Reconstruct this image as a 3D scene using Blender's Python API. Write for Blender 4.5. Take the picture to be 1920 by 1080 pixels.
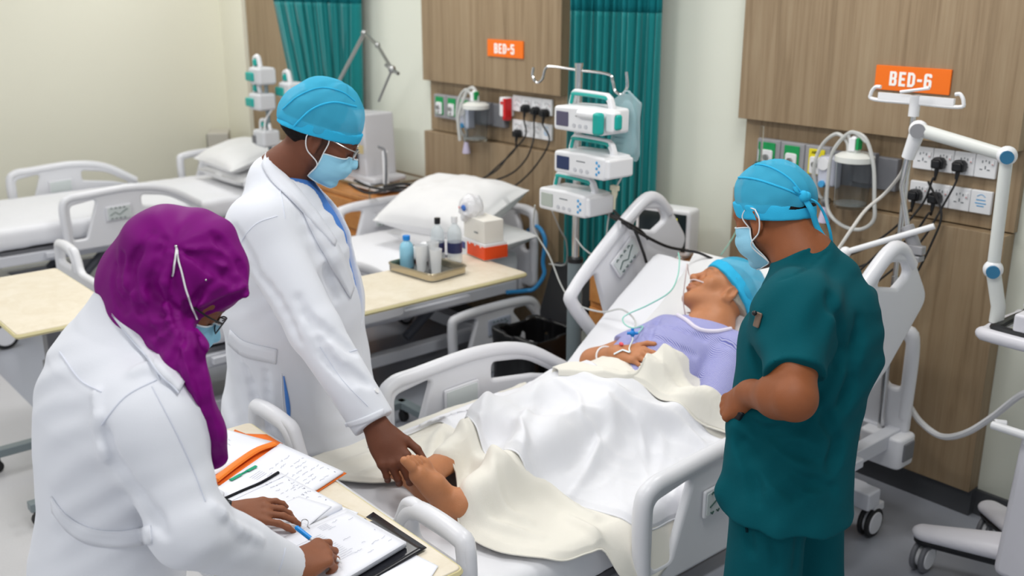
import bpy, math, random
import numpy as np
from mathutils import Vector, Matrix
random.seed(7); rng = np.random.default_rng(7)
sc = bpy.context.scene
for o in list(bpy.data.objects): bpy.data.objects.remove(o)
col = sc.collection
# ------------------------------------------------------------------ camera
CAMZ = 1.98; YAW = math.radians(40.65); PITCH = math.atan(577/1900.)
cam_d = bpy.data.cameras.new('camera'); cam = bpy.data.objects.new('camera', cam_d); col.objects.link(cam)
cam_d.sensor_width = 36.0; cam_d.lens = 36.0*1900/1920; cam_d.clip_start = .05
cam.location = (0, 0, CAMZ)
_F = Vector((-math.cos(YAW), math.sin(YAW), 0)); _R = Vector((math.sin(YAW), math.cos(YAW), 0)); _U = Vector((0, 0, 1))
_fw = _F*math.cos(PITCH)-_U*math.sin(PITCH); _up = _F*math.sin(PITCH)+_U*math.cos(PITCH)
cam.rotation_euler = Matrix((_R, _up, -_fw)).transposed().to_euler()
cam_d.dof.use_dof = True; cam_d.dof.focus_distance = 2.35; cam_d.dof.aperture_fstop = 3.4
sc.camera = cam
sc.view_settings.view_transform = 'Standard'; sc.view_settings.look = 'None'; sc.view_settings.gamma = 1
sc.view_settings.use_curve_mapping = False; sc.view_settings.exposure = -0.04
# ------------------------------------------------------------------ light
w = bpy.data.worlds.new('world'); sc.world = w; w.use_nodes = True
w.node_tree.nodes['Background'].inputs[0].default_value = (.93, .96, 1, 1)
w.node_tree.nodes['Background'].inputs[1].default_value = .62
def area(name, loc, size, power, color=(1, .985, .96), rot=(0, 0, 0), sy=None):
    l = bpy.data.lights.new(name, 'AREA'); l.shape = 'RECTANGLE'; l.size = size; l.size_y = sy or size
    l.energy = power; l.color = color
    o = bpy.data.objects.new(name, l); o.location = loc; o.rotation_euler = rot; col.objects.link(o); return o
for i, (lx, ly) in enumerate(((-1.0, 1.1), (-3.2, 1.1), (-5.6, 1.1), (-1.9, 2.75), (-4.3, 2.75), (-6.6, 2.75), (-1.0, -1.0), (-3.6, -1.0))):
    area('ceiling_lamp_light', (lx, ly, 2.93), .58, 20)
# ------------------------------------------------------------------ helpers
def srgb(r, g, b):
    f = lambda c: (c/255./12.92) if c/255. <= .04045 else ((c/255.+.055)/1.055)**2.4
    return (f(r), f(g), f(b), 1)
MATS = {}
def mat(name, c, rough=.5, metal=0, bump=0, bscale=200, trans=0, alpha=1, emis=0, sub=0, coat=0, sheen=0, attr=False, ior=1.45, var=0, vscale=8, detail=3):
    if name in MATS: return MATS[name]
    m = bpy.data.materials.new(name); m.use_nodes = True; MATS[name] = m
    nt = m.node_tree; b = nt.nodes['Principled BSDF']
    b.inputs['Base Color'].default_value = srgb(*c); b.inputs['Roughness'].default_value = rough
    b.inputs['Metallic'].default_value = metal; b.inputs['IOR'].default_value = ior
    b.inputs['Transmission Weight'].default_value = trans; b.inputs['Alpha'].default_value = alpha
    b.inputs['Coat Weight'].default_value = coat
    if rough >= .6: b.inputs['Specular IOR Level'].default_value = .18
    if sheen: b.inputs['Sheen Weight'].default_value = sheen
    if sub:
        b.inputs['Subsurface Weight'].default_value = sub; b.inputs['Subsurface Radius'].default_value = (.012, .005, .003); b.inputs['Subsurface Scale'].default_value = 1
    if emis:
        b.inputs['Emission Color'].default_value = srgb(*c); b.inputs['Emission Strength'].default_value = emis
    tc = nt.nodes.new('ShaderNodeTexCoord')
    src = None
    if attr:
        a = nt.nodes.new('ShaderNodeAttribute'); a.attribute_name = 'Col'; src = a.outputs['Color']
    if var:
        n = nt.nodes.new('ShaderNodeTexNoise'); n.inputs['Scale'].default_value = vscale; n.inputs['Detail'].default_value = 4
        nt.links.new(tc.outputs['Object'], n.inputs['Vector'])
        mx = nt.nodes.new('ShaderNodeMix'); mx.data_type = 'RGBA'; mx.blend_type = 'MULTIPLY'
        rp = nt.nodes.new('ShaderNodeValToRGB'); rp.color_ramp.elements[0].position = .3; rp.color_ramp.elements[1].position = .7
        rp.color_ramp.elements[0].color = (1-var, 1-var, 1-var, 1); rp.color_ramp.elements[1].color = (1, 1, 1, 1)
        nt.links.new(n.outputs['Fac'], rp.inputs['Fac']); mx.inputs['Factor'].default_value = 1
        if src: nt.links.new(src, mx.inputs['A'])
        else: mx.inputs['A'].default_value = srgb(*c)
        nt.links.new(rp.outputs['Color'], mx.inputs['B']); src = mx.outputs['Result']
    if src: nt.links.new(src, b.inputs['Base Color'])
    if bump:
        n = nt.nodes.new('ShaderNodeTexNoise'); n.inputs['Scale'].default_value = bscale; n.inputs['Detail'].default_value = detail
        nt.links.new(tc.outputs['Object'], n.inputs['Vector'])
        bp = nt.nodes.new('ShaderNodeBump'); bp.inputs['Strength'].default_value = min(1, bump); bp.inputs['Distance'].default_value = .002*max(1, bump)
        nt.links.new(n.outputs['Fac'], bp.inputs['Height']); nt.links.new(bp.outputs['Normal'], b.inputs['Normal'])
    return m
def NP(*a): return np.array(a, float)
def unit(v): v = np.array(v, float); return v/(np.linalg.norm(v)+1e-12)
def catmull(pts, n=8):
    P = np.array(pts, float)
    if len(P) < 3: return P
    Q = np.vstack([2*P[0]-P[1], P, 2*P[-1]-P[-2]]); out = []
    for i in range(1, len(Q)-2):
        for t in np.linspace(0, 1, n, endpoint=False):
            out.append(.5*((2*Q[i])+(-Q[i-1]+Q[i+1])*t+(2*Q[i-1]-5*Q[i]+4*Q[i+1]-Q[i+2])*t*t+(-Q[i-1]+3*Q[i]-3*Q[i+1]+Q[i+2])*t**3))
    out.append(Q[-2]); return np.array(out)
def euler(rx=0, ry=0, rz=0):
    return np.array(Matrix.Rotation(rz, 3, 'Z') @ Matrix.Rotation(ry, 3, 'Y') @ Matrix.Rotation(rx, 3, 'X'))
class MB:
    def __init__(s): s.v = []; s.f = []; s.n = 0
    def add(s, v, f, rot=None, loc=None):
        v = np.array(v, float)
        if rot is not None: v = v @ np.array(rot).T
        if loc is not None: v = v+np.array(loc)
        s.v.append(v); s.f += [tuple(int(i)+s.n for i in q) for q in f]; s.n += len(v); return s
    def box(s, c, size, rot=None):
        h = np.array(size, float)/2
        v = [(x*h[0], y*h[1], z*h[2]) for x in (-1, 1) for y in (-1, 1) for z in (-1, 1)]
        return s.add(v, [(0, 1, 3, 2), (4, 6, 7, 5), (0, 4, 5, 1), (2, 3, 7, 6), (0, 2, 6, 4), (1, 5, 7, 3)], rot, c)
    def tube(s, pts, r, n=10, smooth=0, closed=False, cap=True, flat=None):
        P = catmull(pts, smooth) if smooth else np.array(pts, float)
        if closed and smooth:
            k = smooth; Q = np.vstack([pts[-2:], pts, pts[:2]]); P = catmull(Q, k)[2*k:2*k+len(pts)*k]
        m = len(P); rr = np.full(m, r) if np.isscalar(r) else np.interp(np.linspace(0, 1, m), np.linspace(0, 1, len(r)), r)
        if closed: T = np.roll(P, -1, 0)-np.roll(P, 1, 0)
        else: T = np.gradient(P, axis=0)
        T /= np.linalg.norm(T, axis=1)[:, None]+1e-12
        a = NP(0, 0, 1) if abs(T[0][2]) < .9 else NP(1, 0, 0)
        N = unit(np.cross(T[0], a)); V = []
        for i in range(m):
            N = unit(N-T[i]*(N@T[i])); B = np.cross(T[i], N); th = np.arange(n)*2*np.pi/n
            fl = flat if flat else 1
            V.append(P[i]+rr[i]*(np.cos(th)[:, None]*N+fl*np.sin(th)[:, None]*B))
        V = np.vstack(V); F = []
        for i in range(m if closed else m-1):
            j = (i+1) % m
            for k in range(n): l = (k+1) % n; F.append((i*n+k, i*n+l, j*n+l, j*n+k))
        if cap and not closed: F += [tuple(range(n-1, -1, -1)), tuple((m-1)*n+k for k in range(n))]
        return s.add(V, F)
    def cyl(s, a, b, r, r2=None, n=20): return s.tube([a, b], [r, r if r2 is None else r2], n)
    def lathe(s, prof, loc=(0, 0, 0), rot=None, n=24):
        V = []; F = []; m = len(prof)
        for (r, z) in prof:
            for k in range(n): a = 2*np.pi*k/n; V.append((r*math.cos(a), r*math.sin(a), z))
        for i in range(m-1):
            for k in range(n): l = (k+1) % n; F.append((i*n+k, i*n+l, (i+1)*n+l, (i+1)*n+k))
        F += [tuple(range(n-1, -1, -1)), tuple((m-1)*n+k for k in range(n))]
        return s.add(V, F, rot, loc)
    def ball(s, c, r, rot=None, n=20, m=12):
        r = np.array([r]*3 if np.isscalar(r) else r, float); V = [(0, 0, 1)]; F = []
        for i in range(1, m):
            t = np.pi*i/m
            for k in range(n): a = 2*np.pi*k/n; V.append((math.sin(t)*math.cos(a), math.sin(t)*math.sin(a), math.cos(t)))
        V.append((0, 0, -1)); e = len(V)-1
        for k in range(n):
            l = (k+1) % n; F.append((0, 1+k, 1+l)); F.append((e, 1+(m-2)*n+l, 1+(m-2)*n+k))
            for i in range(m-2): F.append((1+i*n+k, 1+(i+1)*n+k, 1+(i+1)*n+l, 1+i*n+l))
        return s.add(np.array(V)*r, F, rot, c)
    def grid(s, G, thick=0):
        G = np.array(G, float); a, b = G.shape[:2]
        F = [(i*b+j, (i+1)*b+j, (i+1)*b+j+1, i*b+j+1) for i in range(a-1) for j in range(b-1)]
        return s.add(G.reshape(-1, 3), F)
    def plate(s, outline, holes=(), thick=.02, bev=.004, M=None, loc=None, seg=2, axes=((1, 0, 0), (0, 0, 1), (0, -1, 0))):
        """flat plate with holes: 2D outline (u, v) mapped on two axes, thickness along the third"""
        cu = bpy.data.curves.new('c', 'CURVE'); cu.dimensions = '2D'; cu.fill_mode = 'BOTH'
        cu.extrude = max(thick/2-bev, .0001); cu.bevel_depth = bev; cu.bevel_resolution = seg; cu.offset = -bev
        for pl in [outline]+list(holes):
            sp = cu.splines.new('POLY'); sp.points.add(len(pl)-1); sp.use_cyclic_u = True
            for p, q in zip(sp.points, pl): p.co = (q[0], q[1], 0, 1)
        ob = bpy.data.objects.new('c', cu); me = bpy.data.meshes.new_from_object(ob)
        v = np.array([x.co[:] for x in me.vertices]); f = [tuple(p.vertices) for p in me.polygons]
        bpy.data.objects.remove(ob); bpy.data.curves.remove(cu); bpy.data.meshes.remove(me)
        v = v @ np.array(axes, float)
        return s.add(v, f, M, loc)
def rpoly(pts, r, n=6):
    """round the corners of a polygon"""
    P = [np.array(p[:2], float) for p in pts]; out = []; m = len(P)
    for i in range(m):
        a, b, c = P[i-1], P[i], P[(i+1) % m]; rr = pts[i][2] if len(pts[i]) > 2 else r
        u = unit(a-b); v = unit(c-b); ang = math.acos(np.clip(u@v, -1, 1))
        d = min(rr/max(math.tan(ang/2), .05), .49*np.linalg.norm(a-b), .49*np.linalg.norm(c-b))
        p0 = b+u*d; p1 = b+v*d
        for t in np.linspace(0, 1, n): out.append(tuple((1-t)**2*p0+2*t*(1-t)*b+t*t*p1))
    return out
def mesh(name, V, F, m, parent=None, smooth=True, bev=0, sharp=38, mods=True, attr=None):
    me = bpy.data.meshes.new(name); me.from_pydata(np.asarray(V).tolist() if not isinstance(V, list) else V, [], F if isinstance(F, list) else np.asarray(F).tolist()); me.update()
    me.validate()
    me.materials.append(m)
    if smooth:
        me.polygons.foreach_set('use_smooth', [True]*len(me.polygons))
        if sharp: me.set_sharp_from_angle(angle=math.radians(sharp))
    if attr is not None:
        a = me.color_attributes.new('Col', 'FLOAT_COLOR', 'POINT'); a.data.foreach_set('color', np.asarray(attr, np.float32).ravel())
    o = bpy.data.objects.new(name, me); col.objects.link(o)
    if parent is not None: o.parent = parent
    if bev:
        b = o.modifiers.new('bevel', 'BEVEL'); b.width = bev; b.segments = 3; b.limit_method = 'ANGLE'; b.angle_limit = math.radians(40); b.harden_normals = True
    return o
def obj(name, mb, m, parent=None, **k):
    return mesh(name, np.vstack(mb.v), mb.f, m, parent, **k)
def tag(o, label=None, cat=None, group=None, kind=None):
    if label: o['label'] = label
    if cat: o['category'] = cat
    if group: o['group'] = group
    if kind: o['kind'] = kind
    return o
def thing(name, label, cat, group=None, loc=(0, 0, 0), rz=0):
    o = bpy.data.objects.new(name, None); o.empty_display_size = .1; col.objects.link(o); o.location = loc; o.rotation_euler = (0, 0, rz)
    return tag(o, label, cat, group)
def kids(o): return [c for c in bpy.data.objects if c.parent == o]
def settle(root, loc, rz=0):
    """children were built in world space: put the root at loc without moving them"""
    M = Matrix.Rotation(-rz, 4, 'Z') @ Matrix.Translation(-Vector(loc))
    def rec(o):
        for c in kids(o):
            if c.type == 'MESH': c.data.transform(M)
            rec(c)
    rec(root); root.location = loc; root.rotation_euler = (0, 0, rz); return root
def copy_tree(o, parent=None, ch=None):
    if ch is None:
        ch = {}
        for c in bpy.data.objects:
            if c.parent: ch.setdefault(c.parent.name, []).append(c)
    c = o.copy(); col.objects.link(c)
    if parent: c.parent = parent
    for k in ch.get(o.name, []): copy_tree(k, c, ch)
    return c
def place(o, loc, rz=0, label=None, group=None, hide=()):
    c = copy_tree(o); c.location = loc; c.rotation_euler = (0, 0, rz)
    if label: c['label'] = label
    if group: c['group'] = group
    return c
def blocktext(s, h, loc, right, upv, m, parent, name='lettering', w=.56, t=.2, gap=.16, depth=.0012):
    """bold block letters as flat plates; loc = centre of the word"""
    def L(*p): return p
    t_ = t; W = w
    G = {'B': ([(0, 0), (W*.82, 0, .14), (W, .12, .1), (W, .42, .1), (W*.86, .5, .02), (W*.96, .58, .1), (W*.96, .88, .1), (W*.8, 1, .12), (0, 1)], [[(t_, .17), (W-t_, .17), (W-t_, .42), (t_, .42)], [(t_, .59), (W-t_*1.1, .59), (W-t_*1.1, .83), (t_, .83)]]),
         'E': ([(0, 0), (W*.9, 0), (W*.9, .18), (t_, .18), (t_, .41), (W*.8, .41), (W*.8, .59), (t_, .59), (t_, .82), (W*.9, .82), (W*.9, 1), (0, 1)], []),
         'D': ([(0, 0), (W*.7, 0, .2), (W, .2, .15), (W, .8, .15), (W*.7, 1, .2), (0, 1)], [[(t_, .18), (W-t_, .18, .1), (W-t_, .82, .1), (t_, .82)]]),
         '-': ([(0, .40), (W*.62, .40), (W*.62, .58), (0, .58)], []),
         '6': ([(0, .1, .1), (.1, 0, .1), (W-.1, 0, .1), (W, .1, .1), (W, .5, .1), (W-.1, .6, .1), (t_, .6), (t_, .82), (W-t_, .82), (W-t_, .74), (W, .74), (W, .9, .1), (W-.1, 1, .1), (.1, 1, .1), (0, .9, .1)], [[(t_, .17), (W-t_, .17), (W-t_, .44), (t_, .44)]]),
         '5': ([(0, .1, .1), (.1, 0, .1), (W-.1, 0, .1), (W, .1, .1), (W, .55, .1), (W-.1, .65, .1), (t_, .65), (t_, .82), (W*.95, .82), (W*.95, 1), (0, 1), (0, .47), (W-t_, .47), (W-t_, .17), (t_, .17), (t_, .28), (0, .28)], [])}
    wd = {'-': W*.62, 'E': W*.9}; tot = sum(wd.get(c, W)+gap for c in s)-gap; x = -tot/2; b = MB(); r = unit(right); u = unit(upv); nn = np.cross(r, u)
    for c in s:
        o, hs = G[c]; f = lambda P: [((p[0]+x)*h, (p[1]-.5)*h, (p[2] if len(p) > 2 else .01)*h) for p in P]
        b.plate(rpoly(f(o), .01*h, 4), [rpoly(f(q), .02*h, 3) for q in hs], depth, .0001, None, loc, axes=(tuple(r), tuple(u), tuple(nn)), seg=0); x += wd.get(c, W)+gap
    return obj(name, b, m, parent, smooth=False)
def text(s, size, loc, right, upv, m, parent=None, name='lettering', depth=.0006, bold=0, shear=0, align='CENTER', font=None):
    cu = bpy.data.curves.new('t', 'FONT'); cu.body = s; cu.size = size; cu.align_x = align; cu.align_y = 'CENTER'; cu.extrude = depth; cu.offset = bold; cu.shear = shear
    ob = bpy.data.objects.new('t', cu); me = bpy.data.meshes.new_from_object(ob)
    bpy.data.objects.remove(ob); bpy.data.curves.remove(cu)
    r = unit(right); u = unit(upv); n = np.cross(r, u)
    M = Matrix(((r[0], u[0], n[0], loc[0]), (r[1], u[1], n[1], loc[1]), (r[2], u[2], n[2], loc[2]), (0, 0, 0, 1)))
    me.transform(M); me.name = name; me.materials.clear(); me.materials.append(m)
    o = bpy.data.objects.new(name, me); col.objects.link(o)
    if parent is not None: o.parent = parent
    return o
# ---------------- calibrated view geometry of the place (image 1920x1080)
Fv, Rv, fwv, upv_ = (np.array(_F), np.array(_R), np.array(_fw), np.array(_up))
def ray(x, y): return (x-960)/1900.*Rv+(540-y)/1900.*upv_+fwv
def dep(x, y, d): return NP(0, 0, CAMZ)+ray(x, y)*d
def atz(x, y, z): r = ray(x, y); return NP(0, 0, CAMZ)+r*(z-CAMZ)/r[2]
def aty(x, y, Y): r = ray(x, y); return NP(0, 0, CAMZ)+r*Y/r[1]
def atx(x, y, X): r = ray(x, y); return NP(0, 0, CAMZ)+r*X/r[0]
# ------------------------------------------------------------------ smooth solids (signed distance -> mesh)
def smin(a, b, k):
    if k <= 0: return np.minimum(a, b)
    h = np.maximum(k-np.abs(a-b), 0)/k; return np.minimum(a, b)-h*h*k*.25
class Solid:
    def __init__(s): s.p = []; s.disp = []
    def _a(s, c, R, k, f, sub): s.p.append((np.array(c, np.float32), R, k, f, sub)); return s
    def cone(s, a, b, ra, rb, k=.02, sub=False, flat=None):
        a = np.array(a, np.float32); b = np.array(b, np.float32); v = b-a; L = float(v@v)+1e-12
        fl = None if flat is None else (unit(flat[0]).astype(np.float32), flat[1])
        def f(P):
            q = P-a; t = np.clip(q@v/L, 0, 1); q = q-t[:, None]*v
            if fl is not None: q = q+((1/fl[1]-1)*(q@fl[0]))[:, None]*fl[0]
            d = np.sqrt((q*q).sum(1))-(ra+(rb-ra)*t)
            return d*(fl[1] if fl is not None and fl[1] < 1 else 1)
        return s._a((a+b)/2, math.sqrt(L)/2+max(ra, rb)*(max(1, fl[1]) if fl is not None else 1), k, f, sub)
    def chain(s, pts, rad, k=.02, kj=None, **kw):
        for i in range(len(pts)-1): s.cone(pts[i], pts[i+1], rad[i], rad[i+1], k if i == 0 or kj is None else kj, **kw)
        return s
    def ell(s, c, r, M=None, k=.02, sub=False):
        c = np.array(c, np.float32); r = np.array(r, np.float32); M = None if M is None else np.array(M, np.float32)
        def f(P):
            q = P-c
            if M is not None: q = q@M.T   # rows of M are the local axes
            k0 = np.sqrt(((q/r)**2).sum(1)); k1 = np.sqrt(((q/(r*r))**2).sum(1))
            return k0*(k0-1)/(k1+1e-9)
        return s._a(c, float(r.max()), k, f, sub)
    def box(s, c, h, M=None, r=.01, k=.01, sub=False):
        c = np.array(c, np.float32); h = np.array(h, np.float32)-r; M = None if M is None else np.array(M, np.float32)
        def f(P):
            q = P-c
            if M is not None: q = q@M.T
            q = np.abs(q)-h; return np.sqrt((np.maximum(q, 0)**2).sum(1))+np.minimum(q.max(1), 0)-r
        return s._a(c, float(np.linalg.norm(h)+r), k, f, sub)
    def fn(s, c, R, f, k=.01, sub=False): return s._a(c, R, k, f, sub)
    def ev(s, P, prims=None, disp=True):
        d = np.full(len(P), 1e3, np.float32)
        for (c, R, k, f, sub) in (s.p if prims is None else prims):
            e = f(P).astype(np.float32)
            d = -smin(-d, e, k) if sub else smin(d, e, k)
        if disp:
            for g in s.disp: d = g(P, d)
        return d
    def mesh(s, cell=.004, slop=1.5, smooth=1):
        lo = np.min([c-R for c, R, k, f, sub in s.p if not sub], 0)-.03; hi = np.max([c+R for c, R, k, f, sub in s.p if not sub], 0)+.03
        n = 8; B = cell*n; nb = np.ceil((hi-lo)/B).astype(int)
        I = np.stack(np.meshgrid(*[np.arange(x) for x in nb], indexing='ij'), -1).reshape(-1, 3)
        # coarse pass in groups
        keep = []
        grp = I//5; key = (grp[:, 0]*1000+grp[:, 1])*1000+grp[:, 2]; order = np.argsort(key, kind='stable'); I = I[order]; key = key[order]
        st = np.flatnonzero(np.r_[True, key[1:] != key[:-1]]); en = np.r_[st[1:], len(key)]
        loc = np.arange(n+1); L = np.stack(np.meshgrid(loc, loc, loc, indexing='ij'), -1).reshape(-1, 3)
        VV = []; KK = []; EE = []
        off8 = np.array([(a, b, c) for a in (0, 1) for b in (0, 1) for c in (0, 1)])
        for a, b in zip(st, en):
            blk = I[a:b]; ctr = lo+(blk+.5)*B; gc = (ctr.min(0)+ctr.max(0))/2; gr = np.linalg.norm(ctr.max(0)-gc)+B*.87
            pr = [p for p in s.p if np.linalg.norm(gc-p[0])-p[1]-gr < p[2]+.03]
            if not any(not p[4] for p in pr): continue
            d = s.ev(ctr.astype(np.float32), pr); blk = blk[np.abs(d) < B*.87*slop+.004]
            if not len(blk): continue
            S = (blk[:, None, :]*n+L[None]); P = (lo+S.reshape(-1, 3)*cell).astype(np.float32)
            D = s.ev(P, pr).reshape(len(blk), n+1, n+1, n+1); s_ = D < 0
            cnt = sum(s_[:, i:n+i, j:n+j, k:n+k].astype(np.int8) for i, j, k in off8)
            bi, x, y, z = np.nonzero((cnt > 0) & (cnt < 8))
            if not len(bi): continue
            G = blk[bi]*n+np.stack([x, y, z], 1)
            acc = np.zeros((len(bi), 3)); num = np.zeros(len(bi))
            for ax in range(3):
                for o in off8[off8[:, ax] == 0]:
                    o2 = o.copy(); o2[ax] = 1
                    d0 = D[bi, x+o[0], y+o[1], z+o[2]]; d1 = D[bi, x+o2[0], y+o2[1], z+o2[2]]
                    m = (d0 < 0) != (d1 < 0); t = np.where(m, d0/(d0-d1+1e-12), 0)
                    p = o[None]+np.zeros((len(bi), 3)); p[:, ax] = t; acc += p*m[:, None]; num += m
            VV.append(lo+(G+acc/num[:, None])*cell); KK.append(G)
            for ax in range(3):
                sl0 = [slice(None)]+[slice(0, n)]*3; sl1 = list(sl0); sl1[ax+1] = slice(1, n+1)
                e0 = s_[tuple(sl0)]; e1 = s_[tuple(sl1)]; bi2, x2, y2, z2 = np.nonzero(e0 != e1)
                EE.append((ax, blk[bi2]*n+np.stack([x2, y2, z2], 1), e0[bi2, x2, y2, z2]))
        V = np.vstack(VV); K = np.vstack(KK); N = int(K.max())+5
        kk = (K[:, 0]*N+K[:, 1])*N+K[:, 2]; o = np.argsort(kk); kk = kk[o]; V = V[o]
        F = []
        for ax, g, inside in EE:
            u, v = (ax+1) % 3, (ax+2) % 3; q = []; ok = np.ones(len(g), bool)
            for du, dv in ((-1, -1), (0, -1), (0, 0), (-1, 0)):
                h = g.copy(); h[:, u] += du; h[:, v] += dv; key = (h[:, 0]*N+h[:, 1])*N+h[:, 2]
                ix = np.clip(np.searchsorted(kk, key), 0, len(kk)-1); ok &= kk[ix] == key; q.append(ix)
            q = np.stack(q, 1); q[~inside] = q[~inside][:, ::-1]; F.append(q[ok])
        F = np.vstack(F)
        for _ in range(smooth):
            a_ = np.concatenate([F[:, i] for i in range(4)]+[F[:, (i+1) % 4] for i in range(4)]); b_ = np.concatenate([F[:, (i+1) % 4] for i in range(4)]+[F[:, i] for i in range(4)])
            num = np.bincount(a_, minlength=len(V)); acc = np.stack([np.bincount(a_, V[b_, k], minlength=len(V)) for k in range(3)], 1)
            V = V*.5+.5*acc/np.maximum(num, 1)[:, None]
        return V, F
def fastmesh(name, V, F, m, parent=None, attr=None):
    me = bpy.data.meshes.new(name); V = np.asarray(V, np.float32); F = np.asarray(F, np.int32)
    me.vertices.add(len(V)); me.vertices.foreach_set('co', V.ravel()); k = F.shape[1]
    me.loops.add(F.size); me.loops.foreach_set('vertex_index', F.ravel()); me.polygons.add(len(F))
    me.polygons.foreach_set('loop_start', np.arange(0, F.size, k, dtype=np.int32)); me.polygons.foreach_set('loop_total', np.full(len(F), k, np.int32))
    me.update(calc_edges=True); me.validate(); me.polygons.foreach_set('use_smooth', np.ones(len(me.polygons), bool)); me.materials.append(m)
    if attr is not None:
        a = me.color_attributes.new('Col', 'FLOAT_COLOR', 'POINT'); a.data.foreach_set('color', np.asarray(attr, np.float32).ravel())
    o = bpy.data.objects.new(name, me); col.objects.link(o)
    if parent is not None: o.parent = parent
    return o
def solid(name, S, m, parent=None, cell=.004, colf=None, keep=None, **k):
    V, F = S.mesh(cell, **k)
    if keep is not None:
        ok = keep(V); F = F[ok[F].all(1)]; used = np.unique(F); mp = np.zeros(len(V), int); mp[used] = np.arange(len(used)); V = V[used]; F = mp[F]
    return fastmesh(name, V, F, m, parent, colf(V) if colf is not None else None)
def vnoise(P, sc_, seed=0):
    """smooth value noise, vectorised"""
    P = np.asarray(P, np.float32)*sc_+seed*17.3; i = np.floor(P).astype(np.int64); f = P-i; f = f*f*(3-2*f)
    def h(a): 
        n = (a[:, 0]*73856093) ^ (a[:, 1]*19349663) ^ (a[:, 2]*83492791)
        n = (n ^ (n >> 13))*1274126177 & 0x7fffffff; return (n % 10007)/10007.
    r = 0
    for a in (0, 1):
        for b in (0, 1):
            for c in (0, 1):
                w_ = (f[:, 0] if a else 1-f[:, 0])*(f[:, 1] if b else 1-f[:, 1])*(f[:, 2] if c else 1-f[:, 2]); r = r+w_*h(i+np.array((a, b, c)))
    return (r*2-1).astype(np.float32)
# ------------------------------------------------------------------ materials
def wood_mat(name, c1, c2, c3, sx=18, sz=1.1, rough=.45):
    m = mat(name, c1, rough); nt = m.node_tree; b = nt.nodes['Principled BSDF']
    tc = nt.nodes.new('ShaderNodeTexCoord'); mp = nt.nodes.new('ShaderNodeMapping'); mp.inputs['Scale'].default_value = (sx, sx, sz)
    nt.links.new(tc.outputs['Object'], mp.inputs['Vector'])
    n = nt.nodes.new('ShaderNodeTexNoise'); n.inputs['Scale'].default_value = 1; n.inputs['Detail'].default_value = 5; n.inputs['Distortion'].default_value = .9
    nt.links.new(mp.outputs['Vector'], n.inputs['Vector'])
    n2 = nt.nodes.new('ShaderNodeTexNoise'); n2.inputs['Scale'].default_value = 7; n2.inputs['Detail'].default_value = 4
    nt.links.new(mp.outputs['Vector'], n2.inputs['Vector'])
    mx = nt.nodes.new('ShaderNodeMath'); mx.operation = 'MULTIPLY_ADD'; mx.inputs[1].default_value = .35
    nt.links.new(n2.outputs['Fac'], mx.inputs[0]); nt.links.new(n.outputs['Fac'], mx.inputs[2])
    r = nt.nodes.new('ShaderNodeValToRGB'); e = r.color_ramp.elements; e[0].position = .42; e[0].color = srgb(*c2); e[1].position = .92; e[1].color = srgb(*c3)
    k = e.new(.66); k.color = srgb(*c1)
    nt.links.new(mx.outputs[0], r.inputs['Fac']); nt.links.new(r.outputs['Color'], b.inputs['Base Color']); return m
M_wallb = mat('painted_wall', (226, 229, 217), .85, bump=.15, bscale=300)
M_walll = mat('painted_side_wall', (234, 232, 216), .85, bump=.15, bscale=300)
M_ceil = mat('ceiling_paint', (235, 235, 232), .9)
M_base = mat('skirting_vinyl', (74, 76, 80), .45)
M_wood = wood_mat('panel_laminate', (148, 127, 100), (126, 106, 81), (160, 141, 114), 26, .8)
M_gap = mat('panel_side', (112, 92, 66), .6)
M_pl = mat('bed_plastic', (222, 223, 228), .32)
M_pl2 = mat('bed_plastic_grey', (160, 167, 182), .35)
M_fr = mat('bed_steel_paint', (205, 207, 214), .35)
M_frd = mat('bed_steel_dark', (96, 99, 108), .4)
M_sheet = mat('white_sheet', (231, 232, 237), .85, bump=.25, bscale=900, sheen=.2)
M_blank = mat('cream_blanket', (234, 231, 221), .9, bump=.5, bscale=700, sheen=.2)
M_pillow = mat('white_pillow', (228, 228, 229), .85, bump=.2, bscale=700, sheen=.2)
M_rub = mat('black_rubber', (28, 28, 30), .55)
M_blk = mat('black_plastic', (22, 23, 27), .35)
M_cord = mat('black_cord', (26, 25, 27), .5)
M_chrome = mat('chrome', (205, 205, 205), .18, metal=1)
M_steel = mat('brushed_steel', (170, 172, 172), .3, metal=1)
M_wht = mat('white_plastic', (232, 233, 236), .3)
M_teal = mat('teal_plastic', (20, 165, 155), .35)
M_red = mat('red_plastic', (205, 28, 34), .4)
M_orange = mat('orange_acrylic', (244, 116, 22), .35)
M_orange2 = mat('orange_paper', (240, 122, 50), .6)
M_letter = mat('white_lettering', (250, 248, 244), .5)
M_grey = mat('grey_plastic', (152, 152, 156), .4)
M_gdk = mat('grey_plastic_dark', (112, 113, 118), .4)
M_poleg = mat('grey_green_pole', (122, 134, 138), .4)
M_green = mat('green_label', (16, 150, 82), .45)
M_yel = mat('yellow_label', (228, 214, 36), .45)
M_blue = mat('blue_plastic', (20, 130, 215), .4)
M_lblue = mat('light_blue_print', (70, 160, 215), .5)
M_ink = mat('grey_print', (120, 125, 130), .6)
M_scr = mat('dark_screen', (70, 74, 96), .15)
M_tbl = wood_mat('table_laminate', (222, 212, 192), (216, 204, 182), (228, 219, 202), 14, 3, .4)
M_tedge = mat('table_edging', (205, 195, 150), .5)
M_glass = mat('clear_plastic', (245, 248, 250), .08, trans=1, ior=1.25)
M_film = mat('clear_bag_film', (200, 226, 232), .12, alpha=.33)
M_tubing = mat('clear_tubing', (214, 216, 214), .25, alpha=.75)
M_cabw = wood_mat('cabinet_wood', (196, 133, 72), (182, 118, 60), (206, 146, 86), 14, 14, .4)
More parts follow.
